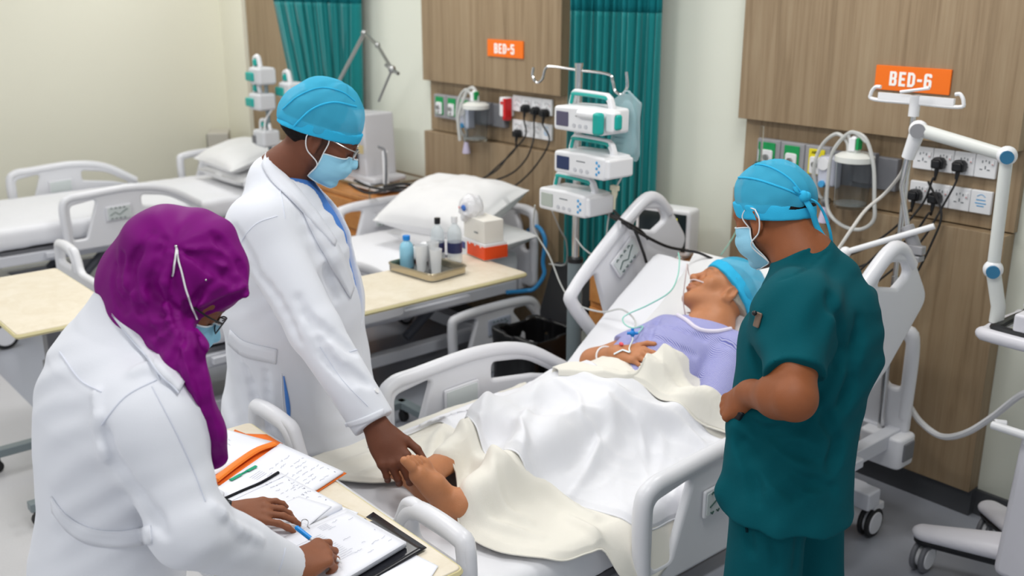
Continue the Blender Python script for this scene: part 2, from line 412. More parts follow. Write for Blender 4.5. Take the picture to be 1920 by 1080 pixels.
# ------------------------------------------------------------------ room shell
WY = 3.64; WX = -7.66
def slab(name, lo, hi, m, label=None, bev=0):
    b = MB(); lo = NP(*lo); hi = NP(*hi); b.box((lo+hi)/2, hi-lo); o = obj(name, b, m, bev=bev, smooth=bool(bev)); tag(o, label, kind='structure'); return o
def floor_mat():
    m = mat('vinyl_floor', (196, 197, 202), .3); nt = m.node_tree; b = nt.nodes['Principled BSDF']
    tc = nt.nodes.new('ShaderNodeTexCoord'); sp = nt.nodes.new('ShaderNodeSeparateXYZ'); nt.links.new(tc.outputs['Object'], sp.inputs[0])
    gt = nt.nodes.new('ShaderNodeMath'); gt.operation = 'GREATER_THAN'; gt.inputs[1].default_value = 1.19; nt.links.new(sp.outputs['Y'], gt.inputs[0])
    n = nt.nodes.new('ShaderNodeTexNoise'); n.inputs['Scale'].default_value = 120; n.inputs['Detail'].default_value = 5; nt.links.new(tc.outputs['Object'], n.inputs['Vector'])
    rp = nt.nodes.new('ShaderNodeValToRGB'); rp.color_ramp.elements[0].color = (.9, .9, .9, 1); nt.links.new(n.outputs['Fac'], rp.inputs['Fac'])
    mx = nt.nodes.new('ShaderNodeMix'); mx.data_type = 'RGBA'; mx.inputs['A'].default_value = srgb(205, 205, 208); mx.inputs['B'].default_value = srgb(160, 164, 174); nt.links.new(gt.outputs[0], mx.inputs['Factor'])
    mu = nt.nodes.new('ShaderNodeMix'); mu.data_type = 'RGBA'; mu.blend_type = 'MULTIPLY'; mu.inputs['Factor'].default_value = 1
    nt.links.new(mx.outputs['Result'], mu.inputs['A']); nt.links.new(rp.outputs['Color'], mu.inputs['B']); nt.links.new(mu.outputs['Result'], b.inputs['Base Color']); return m
slab('floor', (WX-.1, -3, -.1), (2.2, WY+.1, 0), floor_mat(), 'light grey vinyl floor with a darker grey bed bay')
slab('wall_back', (WX, WY+.02, 0), (2.2, WY+.15, 2.96), M_wallb, 'pale cream painted wall behind the bed heads')
slab('wall_left', (WX-.12, -3, 0), (WX, WY+.15, 2.96), M_walll, 'plain cream wall at the far left')
slab('ceiling', (WX-.1, -3, 2.96), (2.2, WY+.15, 3.05), M_ceil)
b = MB(); b.box((-2.75, WY+.012, .05), (9.8, .02, .10)); tag(obj('baseboard_back', b, M_base), kind='structure')
for i, (x0, w_) in enumerate(((-7.285, 1.19), (-4.985, 1.19), (-2.685, 1.185))):
    b = MB(); y0 = WY
    x1 = x0+w_
    b.box(((x0+x1)/2, y0-.02, (1.415+2.96)/2), (w_, .075, 2.96-1.415))          # upper board
    b.box(((x0+x1)/2+.008, y0+.005, 1.28), (w_-.004, .03, .32))                 # recess
    b.box(((x0+x1)/2, y0-.02, (.11+1.115)/2), (w_, .075, 1.005))                # lower board
    if i == 0: b = MB(); b.box(((x0+x1)/2, y0, 1.53), (w_, .04, 2.86))
    o = obj('trim_%d' % (i+1), b, M_wood, bev=.002); tag(o, 'brown wood laminate headwall panel number %d' % (i+1), kind='structure')
    b = MB(); b.box(((x0+x1)/2, y0-.005, .055), (w_, .05, .11)); tag(obj('baseboard_panel_%d' % (i+1), b, M_base), kind='structure')
# the wall bump (column) at the left corner
slab('trim_4', (WX, WY-.05, 0), (-7.29, WY+.1, 2.96), M_walll)
# ------------------------------------------------------------------ bed
def arc_pts(c, r, a0, a1, n=6): return [(c[0]+r*math.cos(a), c[1]+r*math.sin(a)) for a in np.linspace(a0, a1, n)]
def rail_panel(root, M, loc, mirror, near):
    """little bed-position pad: grey plate with arrows and a bent bed line"""
def foot_rail_mesh():
    out = [(0, -.30, .04), (-.015, -.03, .07), (.06, .025, .06), (.41, .045, .35), (.62, .01, .5), (.84, -.125, .12), (.87, -.30, .04)]
    h1 = [(.045, -.235, .02), (.045, -.035, .03), (.20, -.012, .02), (.12, -.235, .02)]
    h2 = [(.46, -.02, .02), (.62, -.045, .3), (.80, -.155, .03), (.66, -.115, .05), (.46, -.085, .02)]
    b = MB(); b.plate(rpoly(out, .04), [rpoly(h1, .02), rpoly(h2, .02)], .030, .012, axes=((0, 1, 0), (0, 0, 1), (1, 0, 0)), seg=3)
    b.tube([(0, .018, -.27), (0, .010, -.05), (0, .045, .005), (0, .14, .014), (0, .41, .026), (0, .62, -.012), (0, .82, -.13)], .025, 12, smooth=5)
    return b
def head_rail_mesh():
    out = [(0, -.33, .05), (-.02, 0, .06), (.24, .005, .2), (.50, 0, .09), (.60, -.10, .10), (.60, -.34, .06), (.30, -.37, .05)]
    h1 = [(.03, -.25, .02), (.025, -.035, .03), (.155, -.04, .02), (.085, -.25, .02)]
    h2 = [(.385, -.04, .02), (.49, -.04, .05), (.555, -.11, .05), (.55, -.165, .02), (.475, -.15, .02)]
    b = MB(); b.plate(rpoly(out, .04), [rpoly(h1, .02), rpoly(h2, .02)], .032, .012, axes=((0, 1, 0), (0, 0, 1), (1, 0, 0)), seg=3)
    b.tube([(0, .008, -.3), (0, .0, -.06), (0, .04, -.018), (0, .24, -.006), (0, .49, -.014), (0, .565, -.06), (0, .585, -.16)], .025, 12, smooth=5)
    return b
FOOT_RAIL = foot_rail_mesh(); HEAD_RAIL = head_rail_mesh()
def rot_yz(a):   # tilt a rail: +angle lifts its head end
    c, s = math.cos(a), math.sin(a); return np.array([[1, 0, 0], [0, c, -s], [0, s, c]])
def add_rail(root, kind, x, y, z, ang=0, badge=None, side=1, s=1):
    src = FOOT_RAIL if kind == 'foot' else HEAD_RAIL
    R = rot_yz(ang)*s if s != 1 else rot_yz(ang); T = NP(x, y, z)
    m = MB(); m.add(np.vstack(src.v), src.f, R, T); r = obj('side_rail', m, M_pl, root)
    if badge:
        for sd, style in badge:
            u0 = .24 if kind == 'foot' else .22; cw, ch = .15, .085
            b = MB(); b.plate(rpoly([(u0, -.15), (u0+cw, -.145), (u0+cw, -.06), (u0, -.065)], .008), [], .01, .003, R, T+NP(sd*.022, 0, 0), axes=((0, 1, 0), (0, 0, 1), (1, 0, 0)))
            pad = obj('control_pad', b, M_pl2 if style == 'dark' else M_pl, r)
            b = MB(); b.plate(rpoly([(u0+.008, -.142), (u0+cw-.008, -.137), (u0+cw-.008, -.068), (u0+.008, -.073)], .006), [], .004, .001, R, T+NP(sd*.027, 0, 0), axes=((0, 1, 0), (0, 0, 1), (1, 0, 0)))
            obj('pad_face', b, mat('pad_face_light', (205, 212, 212), .4) if style != 'dark' else M_pl2, pad).parent = r
            if style != 'plain':
                b = MB(); X = sd*.0305
                def ln(*p): b.tube([(X, u0+q[0], -.105+q[1]) for q in p], .0022, 5)
                ln((.02, -.012), (.05, .004), (.075, -.012), (.10, .006), (.125, .018)); 
                for k in (.03, .055, .08, .105):
                    for q in (.026, -.028): ln((k-.006, q), (k, q+.007*(1 if q > 0 else -1)), (k+.006, q))
                m2 = MB(); m2.add(np.vstack(b.v), b.f, R, T); obj('position_symbols', m2, mat('symbol_print', (52, 84, 78), .5), r)
    return r
def caster(root, x, y, pedal=None, k=1.0):
    zc = .06*k
    b = MB(); b.cyl((x-.022, y, zc), (x-.006, y, zc), .058*k, n=24); b.cyl((x+.006, y, zc), (x+.022, y, zc), .058*k, n=24)
    c = obj('caster', b, M_rub, root, bev=.006)
    b = MB(); b.cyl((x-.026, y, zc), (x+.026, y, zc), .043*k, n=24); b.box((x, y+.02, .115*k), (.04, .07, .03)); obj('wheel_cover', b, M_pl, c, bev=.004)
    if pedal: b = MB(); b.box((x+.01, y-.045, .128*k), (.05, .07, .022)); obj('brake_pedal', b, M_red, c, bev=.005)
def slab_sweep(path, halfw, thick, rad=.05, nx=28, wob=0, seed=1, nsub=40):
    """mattress-like slab following a top profile path (y, z); rounded edges"""
    P = catmull([(0, a, b_) for a, b_ in path], 10)
    s_ = np.r_[0, np.cumsum(np.linalg.norm(np.diff(P, axis=0), axis=1))]; t = np.linspace(0, s_[-1], nsub); P = np.stack([np.interp(t, s_, P[:, k]) for k in range(3)], 1)
    T = np.gradient(P, axis=0); T /= np.linalg.norm(T, axis=1)[:, None]; N = np.stack([0*T[:, 0], -T[:, 2], T[:, 1]], 1)
    prof = rpoly([(-halfw, -thick), (halfw, -thick), (halfw, 0), (-halfw, 0)], rad, 6)
    # resample the section
    pr = np.array(prof+[prof[0]]); d = np.r_[0, np.cumsum(np.linalg.norm(np.diff(pr, axis=0), axis=1))]; tt = np.linspace(0, d[-1], 120, endpoint=False)
    pr = np.stack([np.interp(tt, d, pr[:, k]) for k in range(2)], 1); m = len(pr); V = []
    for i in range(len(P)):
        e = min(t[i], t[-1]-t[i]); sh = 0 if e > rad else rad-math.sqrt(max(rad*rad-(rad-e)**2, 0))
        q = pr.copy(); q[:, 0] *= 1-sh*.6/halfw; q[:, 1] = -thick/2+(q[:, 1]+thick/2)*(1-1.6*sh/thick)
        V.append(P[i]+q[:, :1]*NP(1, 0, 0)+q[:, 1:]*N[i])
    V = np.vstack(V)
    if wob: V[:, 2] += wob*vnoise(V, 7, seed)+wob*.6*vnoise(V*NP(1, 2, 1), 17, seed+3)
    F = [(i*m+k, i*m+(k+1) % m, (i+1)*m+(k+1) % m, (i+1)*m+k) for i in range(len(P)-1) for k in range(m)]
    F += [tuple(range(m-1, -1, -1)), tuple((len(P)-1)*m+k for k in range(m))]
    return V, F
def board_outline(top=.84, low=.74, bot=.40, w=.53):
    return [(-w, bot, .05), (-w, top, .06), (-w+.26, top, .05), (-w+.31, low, .05), (w-.31, low, .05), (w-.26, top, .05), (w, top, .06), (w, bot, .05)]
def make_bed(label, head_angle=0, mt=.57, far_head='up', near_head='up', near_foot='up', badges=None, pivot=-.05, foot=True, skip_far_foot=False, hb_y=1.09, hb_w=.50, fb_y=-1.10, fb_w=.53, cx_=.42, cy_=.86, cr=1.0, nf_dy=0):
    root = thing('hospital_bed', label, 'bed', 'hospital beds')
    L0, L1 = -1.02, 1.02; d = mt-.14
    # frame
    b = MB()
    for x in (-.42, .42): b.box((x, 0, d-.05), (.05, 2.0, .06))
    for y in (-.95, -.4, .1, .6, .98): b.box((0, y, d-.05), (.86, .05, .05))
    b.box((0, -1.05, d-.06), (.86, .06, .07)); b.box((0, hb_y-.01, d-.06), (.80, .06, .07))
    for x in (-.47, .47): b.box((x, -.05, d-.04), (.03, 1.4, .035))
    obj('bed_frame', b, M_fr, root, bev=.006)
    b = MB()
    for x in (-.36, .36): b.box((x, 0, .17), (.06, 1.75, .06))
    for y in (-.82, .82): b.box((0, y, .17), (.9, .08, .07))
    obj('wheel_base', b, M_fr, root, bev=.008)
    b = MB()
    for y in (-.45, .5):
        for x in (-.25, .25): b.tube([(x, y-.1, .2), (x, y+.16, d-.07)], .028, 8)
    b.box((0, 0, .30), (.16, .5, .09)); obj('lift_column', b, M_frd, root, bev=.006)
    b = MB(); b.box((0, -.35, d-.01), (.84, 1.25, .02)); obj('deck', b, M_gdk, root, bev=.004)
    for i, (x, y) in enumerate(((-cx_, -cy_), (cx_, -cy_), (-cx_, .86), (cx_, .86))): caster(root, x, y, pedal=(i == 1), k=cr)
    if cy_ > .9:
        b = MB(); b.box((0, -cy_, .17), (2*cx_+.05, .06, .05)); obj('wheel_base', b, M_fr, root, bev=.006)
    # mattress
    a = math.radians(head_angle); yh = pivot
    if a > 0: path = [(L0, mt), (L0+.3, mt), (yh-.4, mt), (yh-.05, mt), (yh+.12, mt+.045), (yh+.3*math.cos(a)+.05, mt+.3*math.sin(a)), (yh+.05+.72*math.cos(a), mt+.72*math.sin(a))]
    else: path = [(L0, mt), (0, mt), (L1-.3, mt), (L1, mt)]
    V, F = slab_sweep(path, .45, .13, .045, wob=.004, nsub=90); mesh('mattress', V, F, M_sheet, root)
    if a > 0:
        b = MB(); c = NP(0, yh+.07+.36*math.cos(a)+.135*math.sin(a), mt+.36*math.sin(a)-.135*math.cos(a)-.02); b.box(c, (.88, .70, .03), rot_yz(a)); obj('backrest_deck', b, M_gdk, root, bev=.006)
    # rails
    bz = mt+.13
    def st(s): return {'up': 0, 'down': -.37}[s]
    badges = badges or {}
    if not skip_far_foot: add_rail(root, 'foot', -.52, -.65, bz+.0, 0, badges.get('ff'))
    add_rail(root, 'foot', .52, -.65+nf_dy, bz+st(near_foot), 0, badges.get('nf'))
    if head_angle:
        for sx, kk in ((-1, 'fh'), (1, 'nh')): add_rail(root, 'head', sx*.52, .18, mt+.285, math.radians(38), badges.get(kk))
    else:
        add_rail(root, 'head', -.52, .50, bz+.02+st(far_head), 0, badges.get('fh')); add_rail(root, 'head', .52, .50, bz+st(near_head), 0, badges.get('nh'))
    # boards
    ax = ((1, 0, 0), (0, 0, 1), (0, -1, 0)); t = mt-.57
    h = []
    for sx in (-1, 1): h.append(rpoly([(sx*(fb_w-.22), .755+t), (sx*(fb_w-.045), .755+t), (sx*(fb_w-.045), .70+t), (sx*(fb_w-.22), .70+t)][::sx], .02))
    b = MB(); b.plate(rpoly(board_outline(.80+t, .70+t, .34+t, fb_w), .05), h, .035, .014, loc=(0, fb_y, 0), axes=ax, seg=3)
    for sx in (-1, 1): b.tube([(sx*(fb_w-.025), fb_y, .5+t), (sx*(fb_w-.025), fb_y, .74+t), (sx*(fb_w-.06), fb_y, .778+t), (sx*(fb_w-.20), fb_y, .778+t), (sx*(fb_w-.255), fb_y, .74+t), (sx*(fb_w-.27), fb_y, .69+t)], .024, 12, smooth=5)
    obj('footboard', b, M_pl, root)
    b = MB(); b.plate(rpoly([(-hb_w, .36, .05), (-hb_w, .80, .09), (hb_w, .80, .09), (hb_w, .36, .05)], .05), [rpoly([(sx*(hb_w-.16), .755), (sx*(hb_w-.045), .745), (sx*(hb_w-.045), .56), (sx*(hb_w-.10), .56), (sx*(hb_w-.13), .70)][::sx], .02) for sx in (-1, 1)], .04, .015, loc=(0, hb_y, t), axes=ax, seg=3)
    for sx in (-1, 1): b.tube([(sx*(hb_w-.022), hb_y, .45+t), (sx*(hb_w-.022), hb_y, .73+t), (sx*(hb_w-.06), hb_y, .778+t), (sx*(hb_w-.2), hb_y, .778+t)], .024, 12, smooth=5)
    obj('headboard', b, M_pl, root)
    return root
def pillow_mesh(w_, l, h, seed=0, n=36):
    """soft pillow in local frame centred at the origin, corners pulled out"""
    u = np.linspace(-1, 1, n); U, Vv = np.meshgrid(u, u, indexing='ij')
    e = np.clip((1-np.abs(U)**2.6)*(1-np.abs(Vv)**2.6), 0, 1)**.5
    pin = 1-.07*(1-np.abs(U)**2)*np.abs(Vv)**3; pin2 = 1-.07*(1-np.abs(Vv)**2)*np.abs(U)**3
    X = U*w_/2*pin2; Y = Vv*l/2*pin; P = np.stack([X, Y, X*0], -1).reshape(-1, 3)
    nz = (vnoise(P, 9, seed)*.10+vnoise(P, 22, seed+5)*.05).reshape(n, n)
    top = e*h/2*(1+nz*1.6); bot = -e*h/2*(1+.5*nz)
    V = np.concatenate([np.stack([X, Y, top], -1).reshape(-1, 3), np.stack([X, Y, bot], -1).reshape(-1, 3)])
    F = []
    for i in range(n-1):
        for j in range(n-1):
            a = i*n+j; F.append((a, a+n, a+n+1, a+1)); F.append((a+n*n, a+1+n*n, a+n+1+n*n, a+n+n*n))
    edge = [(i, 0) for i in range(n-1)]+[(n-1, j) for j in range(n-1)]+[(i, n-1) for i in range(n-1, 0, -1)]+[(0, j) for j in range(n-1, 0, -1)]
    for k in range(len(edge)):
        a = edge[k][0]*n+edge[k][1]; c_ = edge[(k+1) % len(edge)]; c_ = c_[0]*n+c_[1]; F.append((a, c_, c_+n*n, a+n*n))
    return V, F
def pillow(label, loc, rot, w_=.62, l=.42, h=.15, seed=0, cat='pillow', m=None, group=None):
    V, F = pillow_mesh(w_, l, h, seed); V = V @ np.array(rot).T
    o = mesh('pillow', V, F, m or M_pillow, sharp=70); o.location = loc; return tag(o, label, cat, group)
P6 = (-2.095, 2.33, 0); P5 = (-4.385, 2.42, 0); P4 = (-6.47, 2.38, 0)
bed6 = make_bed('white hospital bed with raised backrest the patient is lying on', 35, .57, hb_y=.98, hb_w=.465, nf_dy=.11, badges={'ff': [(1, 'plain')], 'nf': [(1, 'sym')], 'fh': [(1, 'sym')]})
bed6.location = P6
bed5 = make_bed('empty white hospital bed beneath the orange BED-5 sign, one side rail lowered', 0, .60, near_head='down', near_foot='up', fb_y=-1.04, fb_w=.49, badges={'fh': [(1, 'sym')], 'nh': [(1, 'dark')]}, skip_far_foot=False)
bed5.location = P5
bed4 = make_bed('empty white hospital bed beside the far left wall, all rails up', 0, .65, cx_=.56, cy_=1.05, cr=1.3, badges={'ff': [(1, 'plain')], 'nf': [(1, 'sym')], 'fh': [(1, 'sym')]})
bed4.location = P4
# ------------------------------------------------------------------ overbed tables
def make_table(label, L=.80, D=.38, H=.80, apron=False, rz=0, loc=(0, 0, 0)):
    root = thing('overbed_table', label, 'table', 'overbed tables')
    b = MB(); b.plate(rpoly([(-L/2, -D/2), (L/2, -D/2), (L/2, D/2), (-L/2, D/2)], .015), [], .022, .003, loc=(0, 0, H-.011), axes=((1, 0, 0), (0, 1, 0), (0, 0, 1)))
    top = obj('table_top', b, M_tbl, root)
    b = MB(); q = rpoly([(-L/2, -D/2), (L/2, -D/2), (L/2, D/2), (-L/2, D/2)], .015)
    b.tube([(x*1.0, y, H-.011) for x, y in q], .0085, 6, closed=True); obj('edging', b, M_tedge, top)
    b = MB(); b.box((-L/2+.14, 0, H-.05), (.2, D*.7, .05)); b.box((-L/2+.14, D/2-.09, H/2), (.07, .06, H-.12)); b.box((-L/2+.14, D/2-.09, H*.3), (.09, .08, H*.5))
    obj('column', b, M_gdk if not apron else M_grey, root, bev=.005)
    if apron: b = MB(); b.box((.0, -D/2+.05, H-.075), (L*.62, .03, .10)); obj('apron', b, M_grey, root, bev=.004)
    b = MB(); bz = .085
    b.box((-L/2+.14, D/2-.05, bz), (.06, .05, .04)); 
    for xx in (-.285, .285): b.box((xx, .12, bz), (.045, .66, .035))
    b.box((0, .43, bz), (.60, .045, .035)); b.box((-L/2+.14, .27, bz), (.045, .34, .035))
    obj('base', b, M_poleg, root, bev=.004)
    for x in (-.285, .285):
        for y in (-.18, .42):
            b = MB(); b.cyl((x-.014, y, .026), (x+.014, y, .026), .026, n=18); b.box((x, y, .056), (.03, .03, .03)); obj('caster', b, M_rub, root, bev=.003)
    root.location = loc; root.rotation_euler = (0, 0, rz); return root
t4 = make_table('overbed table with pale wooden top, standing alone at the left edge', loc=(-4.05, 1.05, 0)); 
t5 = make_table('overbed table with a steel tray of bottles on it', D=.40, H=.82, L=1.0, apron=False, rz=math.radians(90), loc=(-3.23, 2.18, 0))
t6 = make_table('overbed table covered with open files in front of the woman', L=.98, D=.40, H=.78, loc=(-2.0, .955, 0))
# ------------------------------------------------------------------ headwall fittings
Z3 = NP(0, 0, 1)
def front_plate(x0, x1, z0, z1, y, th, r=.006, bev=.002, M=None):
    b = MB(); b.plate(rpoly([(x0, z0), (x1, z0), (x1, z1), (x0, z1)], r), [], th, bev, loc=(0, y, 0), axes=((1, 0, 0), (0, 0, 1), (0, -1, 0))); return b
YR = 3.628   # face of the recessed strip
def gas_rail(x0, label, third):
    root = thing('gas_outlet_rail', label, 'medical gas outlets', 'gas outlet rails')
    for k in range(3): obj('housing', front_plate(x0+k*.118, x0+k*.118+.114, 1.205, 1.34, YR-.02, .04, .004, .004), M_grey, root)
    obj('housing', front_plate(x0+.354, x0+.64, 1.205, 1.33, YR-.018, .035, .004, .004), M_gdk, root)
    for k, mm in ((0, M_green), (1, M_green), (2, third)):
        xc = x0+k*.118+.057
        p = obj('outlet_label', front_plate(xc-.036, xc+.036, 1.225, 1.328, YR-.0425, .004, .004, .001), mm, root)
        obj('outlet', front_plate(xc-.027, xc+.027, 1.228, 1.298, YR-.047, .008, .012, .003), M_wht, root)
        b = MB(); b.cyl((xc, YR-.05, 1.268), (xc, YR-.062, 1.268), .012); b.cyl((xc, YR-.05, 1.24), (xc, YR-.058, 1.24), .006); obj('coupling', b, M_steel, root)
    return root
g6 = gas_rail(-2.58, 'grey gas outlet rail with green and yellow labels beneath the BED-6 sign', M_yel)
g5 = gas_rail(-4.887, 'grey gas outlet rail with two green labels beneath the BED-5 sign', M_green)
text('AIR 4', .016, (-2.58+.236+.057-.004, YR-.046, 1.314), (1, 0, 0), Z3, M_blk, g6, 'outlet_print')
def suction(x, z, label, loop=True):
    root = thing('suction_canister', label, 'suction canister', 'suction canisters')
    r = .068; y = YR-.045-r
    b = MB(); b.lathe([(r*.86, 0), (r*.92, .01), (r, .18), (r*.97, .18), (r*.88, .012)], (x, y, z)); obj('jar', b, M_glass, root, sharp=60)
    b = MB(); b.lathe([(r*.84, .012), (r*.86, .02), (r*.86, .024), (.001, .024)], (x, y, z)); obj('jar_residue', b, mat('jar_fluid', (200, 202, 198), .2, alpha=.5), root)
    b = MB(); b.lathe([(r*1.03, .178), (r*1.1, .18), (r*1.1, .2), (r*.8, .212), (.02, .215), (.018, .225)], (x, y, z)); lid = obj('lid', b, mat('milky_plastic', (222, 224, 220), .3), root)
    b = MB(); b.lathe([(.017, .21), (.017, .27), (.01, .278)], (x-.005, y, z)); b.box((x-.005, y-.015, z+.245), (.028, .02, .05)); obj('valve', b, M_wht, root, bev=.003)
    b = MB(); b.box((x+.018, y-.01, z+.25), (.012, .03, .045)); obj('valve_switch', b, M_green, root, bev=.003)
    b = MB(); b.box((x, YR-.045, z+.15), (.11, .03, .12)); obj('bracket', b, M_gdk, root, bev=.004)
    # regulator with gauge, hanging filter
    gx = x-.13
    b = MB(); b.box((gx, YR-.07, z+.12), (.075, .06, .12)); obj('regulator', b, mat('regulator_body', (205, 208, 222), .35), root, bev=.012)
    b = MB(); b.cyl((gx-.01, YR-.10, z+.15), (gx-.01, YR-.108, z+.15), .026); obj('gauge', b, M_wht, root, bev=.002)
    b = MB(); b.cyl((gx-.01, YR-.11, z+.07), (gx-.01, YR-.085, z+.07), .014); obj('knob', b, M_lblue, root, bev=.002)
    b = MB(); b.cyl((gx, YR-.08, z+.06), (gx, YR-.08, z-.0), .009); b.lathe([(.02, -.0), (.022, -.01), (.016, -.03)], (gx, YR-.08, z+.01)); obj('fitting', b, M_steel, root)
    b = MB(); b.lathe([(.012, .0), (.014, -.01), (.022, -.05), (.024, -.065), (.01, -.07)], (gx, YR-.08, z-.022)); obj('filter', b, mat('filter_lilac', (206, 198, 224), .35), root)
    b = MB(); b.tube([(x-.03, y, z+.205), (x-.04, y, z+.25), (x-.09, y+.0, z+.275), (x-.15, y, z+.22), (x-.175, y, z+.12), (gx-.03, YR-.09, z+.03), (gx-.01, YR-.08, z+.0)], .0075, 8, smooth=8)
    if loop:
        b.tube([(x+.0, y, z+.215), (x-.03, y-.01, z+.285), (x+.04, y-.01, z+.275), (x+.085, y-.01, z+.18), (x+.11, y-.02, z+.05), (x+.115, y-.02, z-.03), (x+.06, y-.02, z-.075), (x-.02, y-.02, z-.07), (x-.09, y-.01, z-.02), (x-.10, y-.01, z+.10), (x-.09, y-.01, z+.21), (x-.02, y-.01, z+.29), (x+.05, y-.01, z+.26)], .0075, 8, smooth=8)
    else: b.tube([(x+.02, y, z+.215), (x+.01, y, z+.26), (x-.03, y, z+.29), (x-.09, y, z+.25), (x-.13, y-.02, z+.12), (x-.12, y-.02, z-.01)], .010, 8, smooth=8)
    obj('tubing', b, M_tubing, root)
    return root
s6 = suction(-2.075, 1.135, 'clear suction jar with looped tubing under the BED-6 sign')
s5 = suction(-4.40, 1.125, 'clear suction jar with hooked tube under the BED-5 sign', loop=False)
# flow meter at bed 6, far left outlet
fm = thing('flow_meter', 'thin clear flow meter plugged into the leftmost green outlet', 'flow meter')
b = MB(); b.cyl((-2.53, YR-.085, 1.24), (-2.53, YR-.085, 1.40), .011, .008); obj('tube', b, M_glass, fm)
b = MB(); b.cyl((-2.53, YR-.085, 1.215), (-2.53, YR-.085, 1.25), .019); b.cyl((-2.53, YR-.06, 1.235), (-2.53, YR-.12, 1.235), .011); b.ball((-2.495, YR-.09, 1.225), .016); obj('valve', b, mat('dark_teal_metal', (30, 96, 96), .35), fm)
def plate_socket(x, z, parent, kind='socket'):
    p = obj('faceplate', front_plate(x-.0385, x+.0385, z-.042, z+.042, YR-.008, .016, .004, .003), M_wht, parent)
    if kind == 'socket':
        b = MB()
        for dx, dz, w_, h_ in ((-.012, .016, .004, .009), (0.0, .02, .0035, .006), (-.0, -.004, .004, .012), (-.015, -.012, .01, .004), (.012, -.012, .01, .004), (.012, .016, .004, .009)): b.box((x+dx, YR-.0165, z+dz), (w_, .001, h_))
        obj('pin_holes', b, M_ink, parent)
        b = MB(); b.box((x+.026, YR-.018, z+.016), (.010, .004, .018)); obj('rocker_switch', b, M_wht, parent, bev=.001)
        b = MB(); b.box((x+.026, YR-.0205, z+.01), (.005, .001, .002)); obj('switch_mark', b, M_red, parent)
    else:
        b = MB()
        for k, (w_, dz) in enumerate(((.034, .008), (.04, -.004), (.026, -.014))): b.box((x, YR-.0165, z+dz), (w_, .001, .0035))
        b.tube([(x-.015+.03*t, YR-.0165, z+.02+.008*math.sin(math.pi*t)) for t in np.linspace(0, 1, 8)], .0012, 4); obj('faceplate_print', b, M_lblue, parent)
    return p
def plug(x, z, label, group, cord=None, cr=.0042):
    t = thing('power_plug', label, 'plug', group)
    if cord is not None: cable('cord', [(x, YR-.043, z-.038), (x-.002, YR-.043, z-.06)]+list(cord[1:] if len(cord) > 4 else cord), cr, M_cord, None, None, parent=t)
    b = MB(); b.plate(rpoly([(x-.022, z-.018), (x+.022, z-.018), (x+.024, z+.012), (x+.012, z+.024), (x-.012, z+.024), (x-.024, z+.012)], .008), [], .034, .006, loc=(0, YR-.034, 0), axes=((1, 0, 0), (0, 0, 1), (0, -1, 0)))
    b.plate(rpoly([(x-.016, z-.014), (x+.016, z-.014), (x+.016, z+.016), (x-.016, z+.016)], .006), [], .014, .004, loc=(0, YR-.055, 0), axes=((1, 0, 0), (0, 0, 1), (0, -1, 0)))
    obj('plug_body', b, M_blk, t); b = MB(); b.cyl((x, YR-.04, z-.012), (x, YR-.045, z-.045), .009, .006); obj('cord_grip', b, M_blk, t); return t
def cable(name, pts, r, m, label, cat, group=None, n=8, smooth=8, parent=None):
    b = MB(); b.tube(pts, r, n, smooth=smooth); o = obj(name, b, m, parent)
    return tag(o, label, cat, group) if parent is None else o
for (x0, nm, top, low) in ((-1.853, 'BED-6', [0, 1, 2, 3], [0, 1, 2, 3]), (-4.165, 'BED-5', [0, 1, 2, 3], [0, 1, 2, 3])):
    for row, z in ((0, 1.345), (1, 1.215)):
        t = thing('socket_strip', ('upper' if row == 0 else 'lower')+' row of white wall sockets beneath the %s sign' % nm, 'sockets', 'socket strips')
        for k in range(4): plate_socket(x0+k*.0785, z, t, 'print' if (row == 1 and k == 3) else 'socket')
# plugs bed 6
PL6 = [(-1.782, 1.335, 'black plug in the second upper socket beneath the BED-6 sign', [(-1.785, 3.57, 1.28), (-1.81, 3.56, 1.18), (-1.90, 3.5, 1.02), (-1.98, 3.45, .9)]),
       (-1.703, 1.335, 'black plug in the third upper socket beneath the BED-6 sign', [(-1.705, 3.57, 1.28), (-1.725, 3.56, 1.2), (-1.77, 3.53, 1.07), (-1.83, 3.5, .97), (-1.90, 3.46, .88)]),
       (-1.858, 1.205, 'black plug in the first lower socket beneath the BED-6 sign', [(-1.86, 3.57, 1.15), (-1.9, 3.55, 1.08), (-2.0, 3.5, .98), (-2.15, 3.42, .9)]),
       (-1.780, 1.205, 'black plug with light label in the second lower socket beneath the BED-6 sign', [(-1.785, 3.57, 1.15), (-1.83, 3.55, 1.06), (-1.93, 3.5, .96), (-2.05, 3.42, .88)])]
for i, (x, z, lb, pts) in enumerate(PL6):
    plug(x, z, lb, 'plugs in the bed 6 sockets', pts)
cable('wall_cable', [aty(1740, 340, 3.56), aty(1765, 400, 3.54), aty(1745, 460, 3.52), aty(1712, 525, 3.5)], .0042, M_cord, 'long black cord curving down beside the rod of the jointed arm', 'cable')
PL5 = [(-4.075, 1.325, [(994, 222), (985, 255), (955, 290), (930, 320), (885, 345)], 'black plug in the leftmost used upper socket beneath the BED-5 sign'), (-3.995, 1.32, [(1015, 225), (1000, 262), (985, 300), (950, 330), (880, 350)], 'black plug in the middle used upper socket beneath the BED-5 sign'),
       (-3.925, 1.315, [(1036, 228), (1030, 265), (1005, 310), (970, 345), (935, 362)], 'black plug right in the upper row beneath the BED-5 sign'), (-4.14, 1.185, [(972, 262), (962, 285), (935, 310), (905, 335), (860, 350)], 'black plug in the lower row beneath the BED-5 sign')]
for x, z, pts, lb in PL5:
    plug(x, z, lb, 'plugs in the bed 5 sockets', [aty(px, py, 3.57-.04*i) for i, (px, py) in enumerate(pts)], .0048)
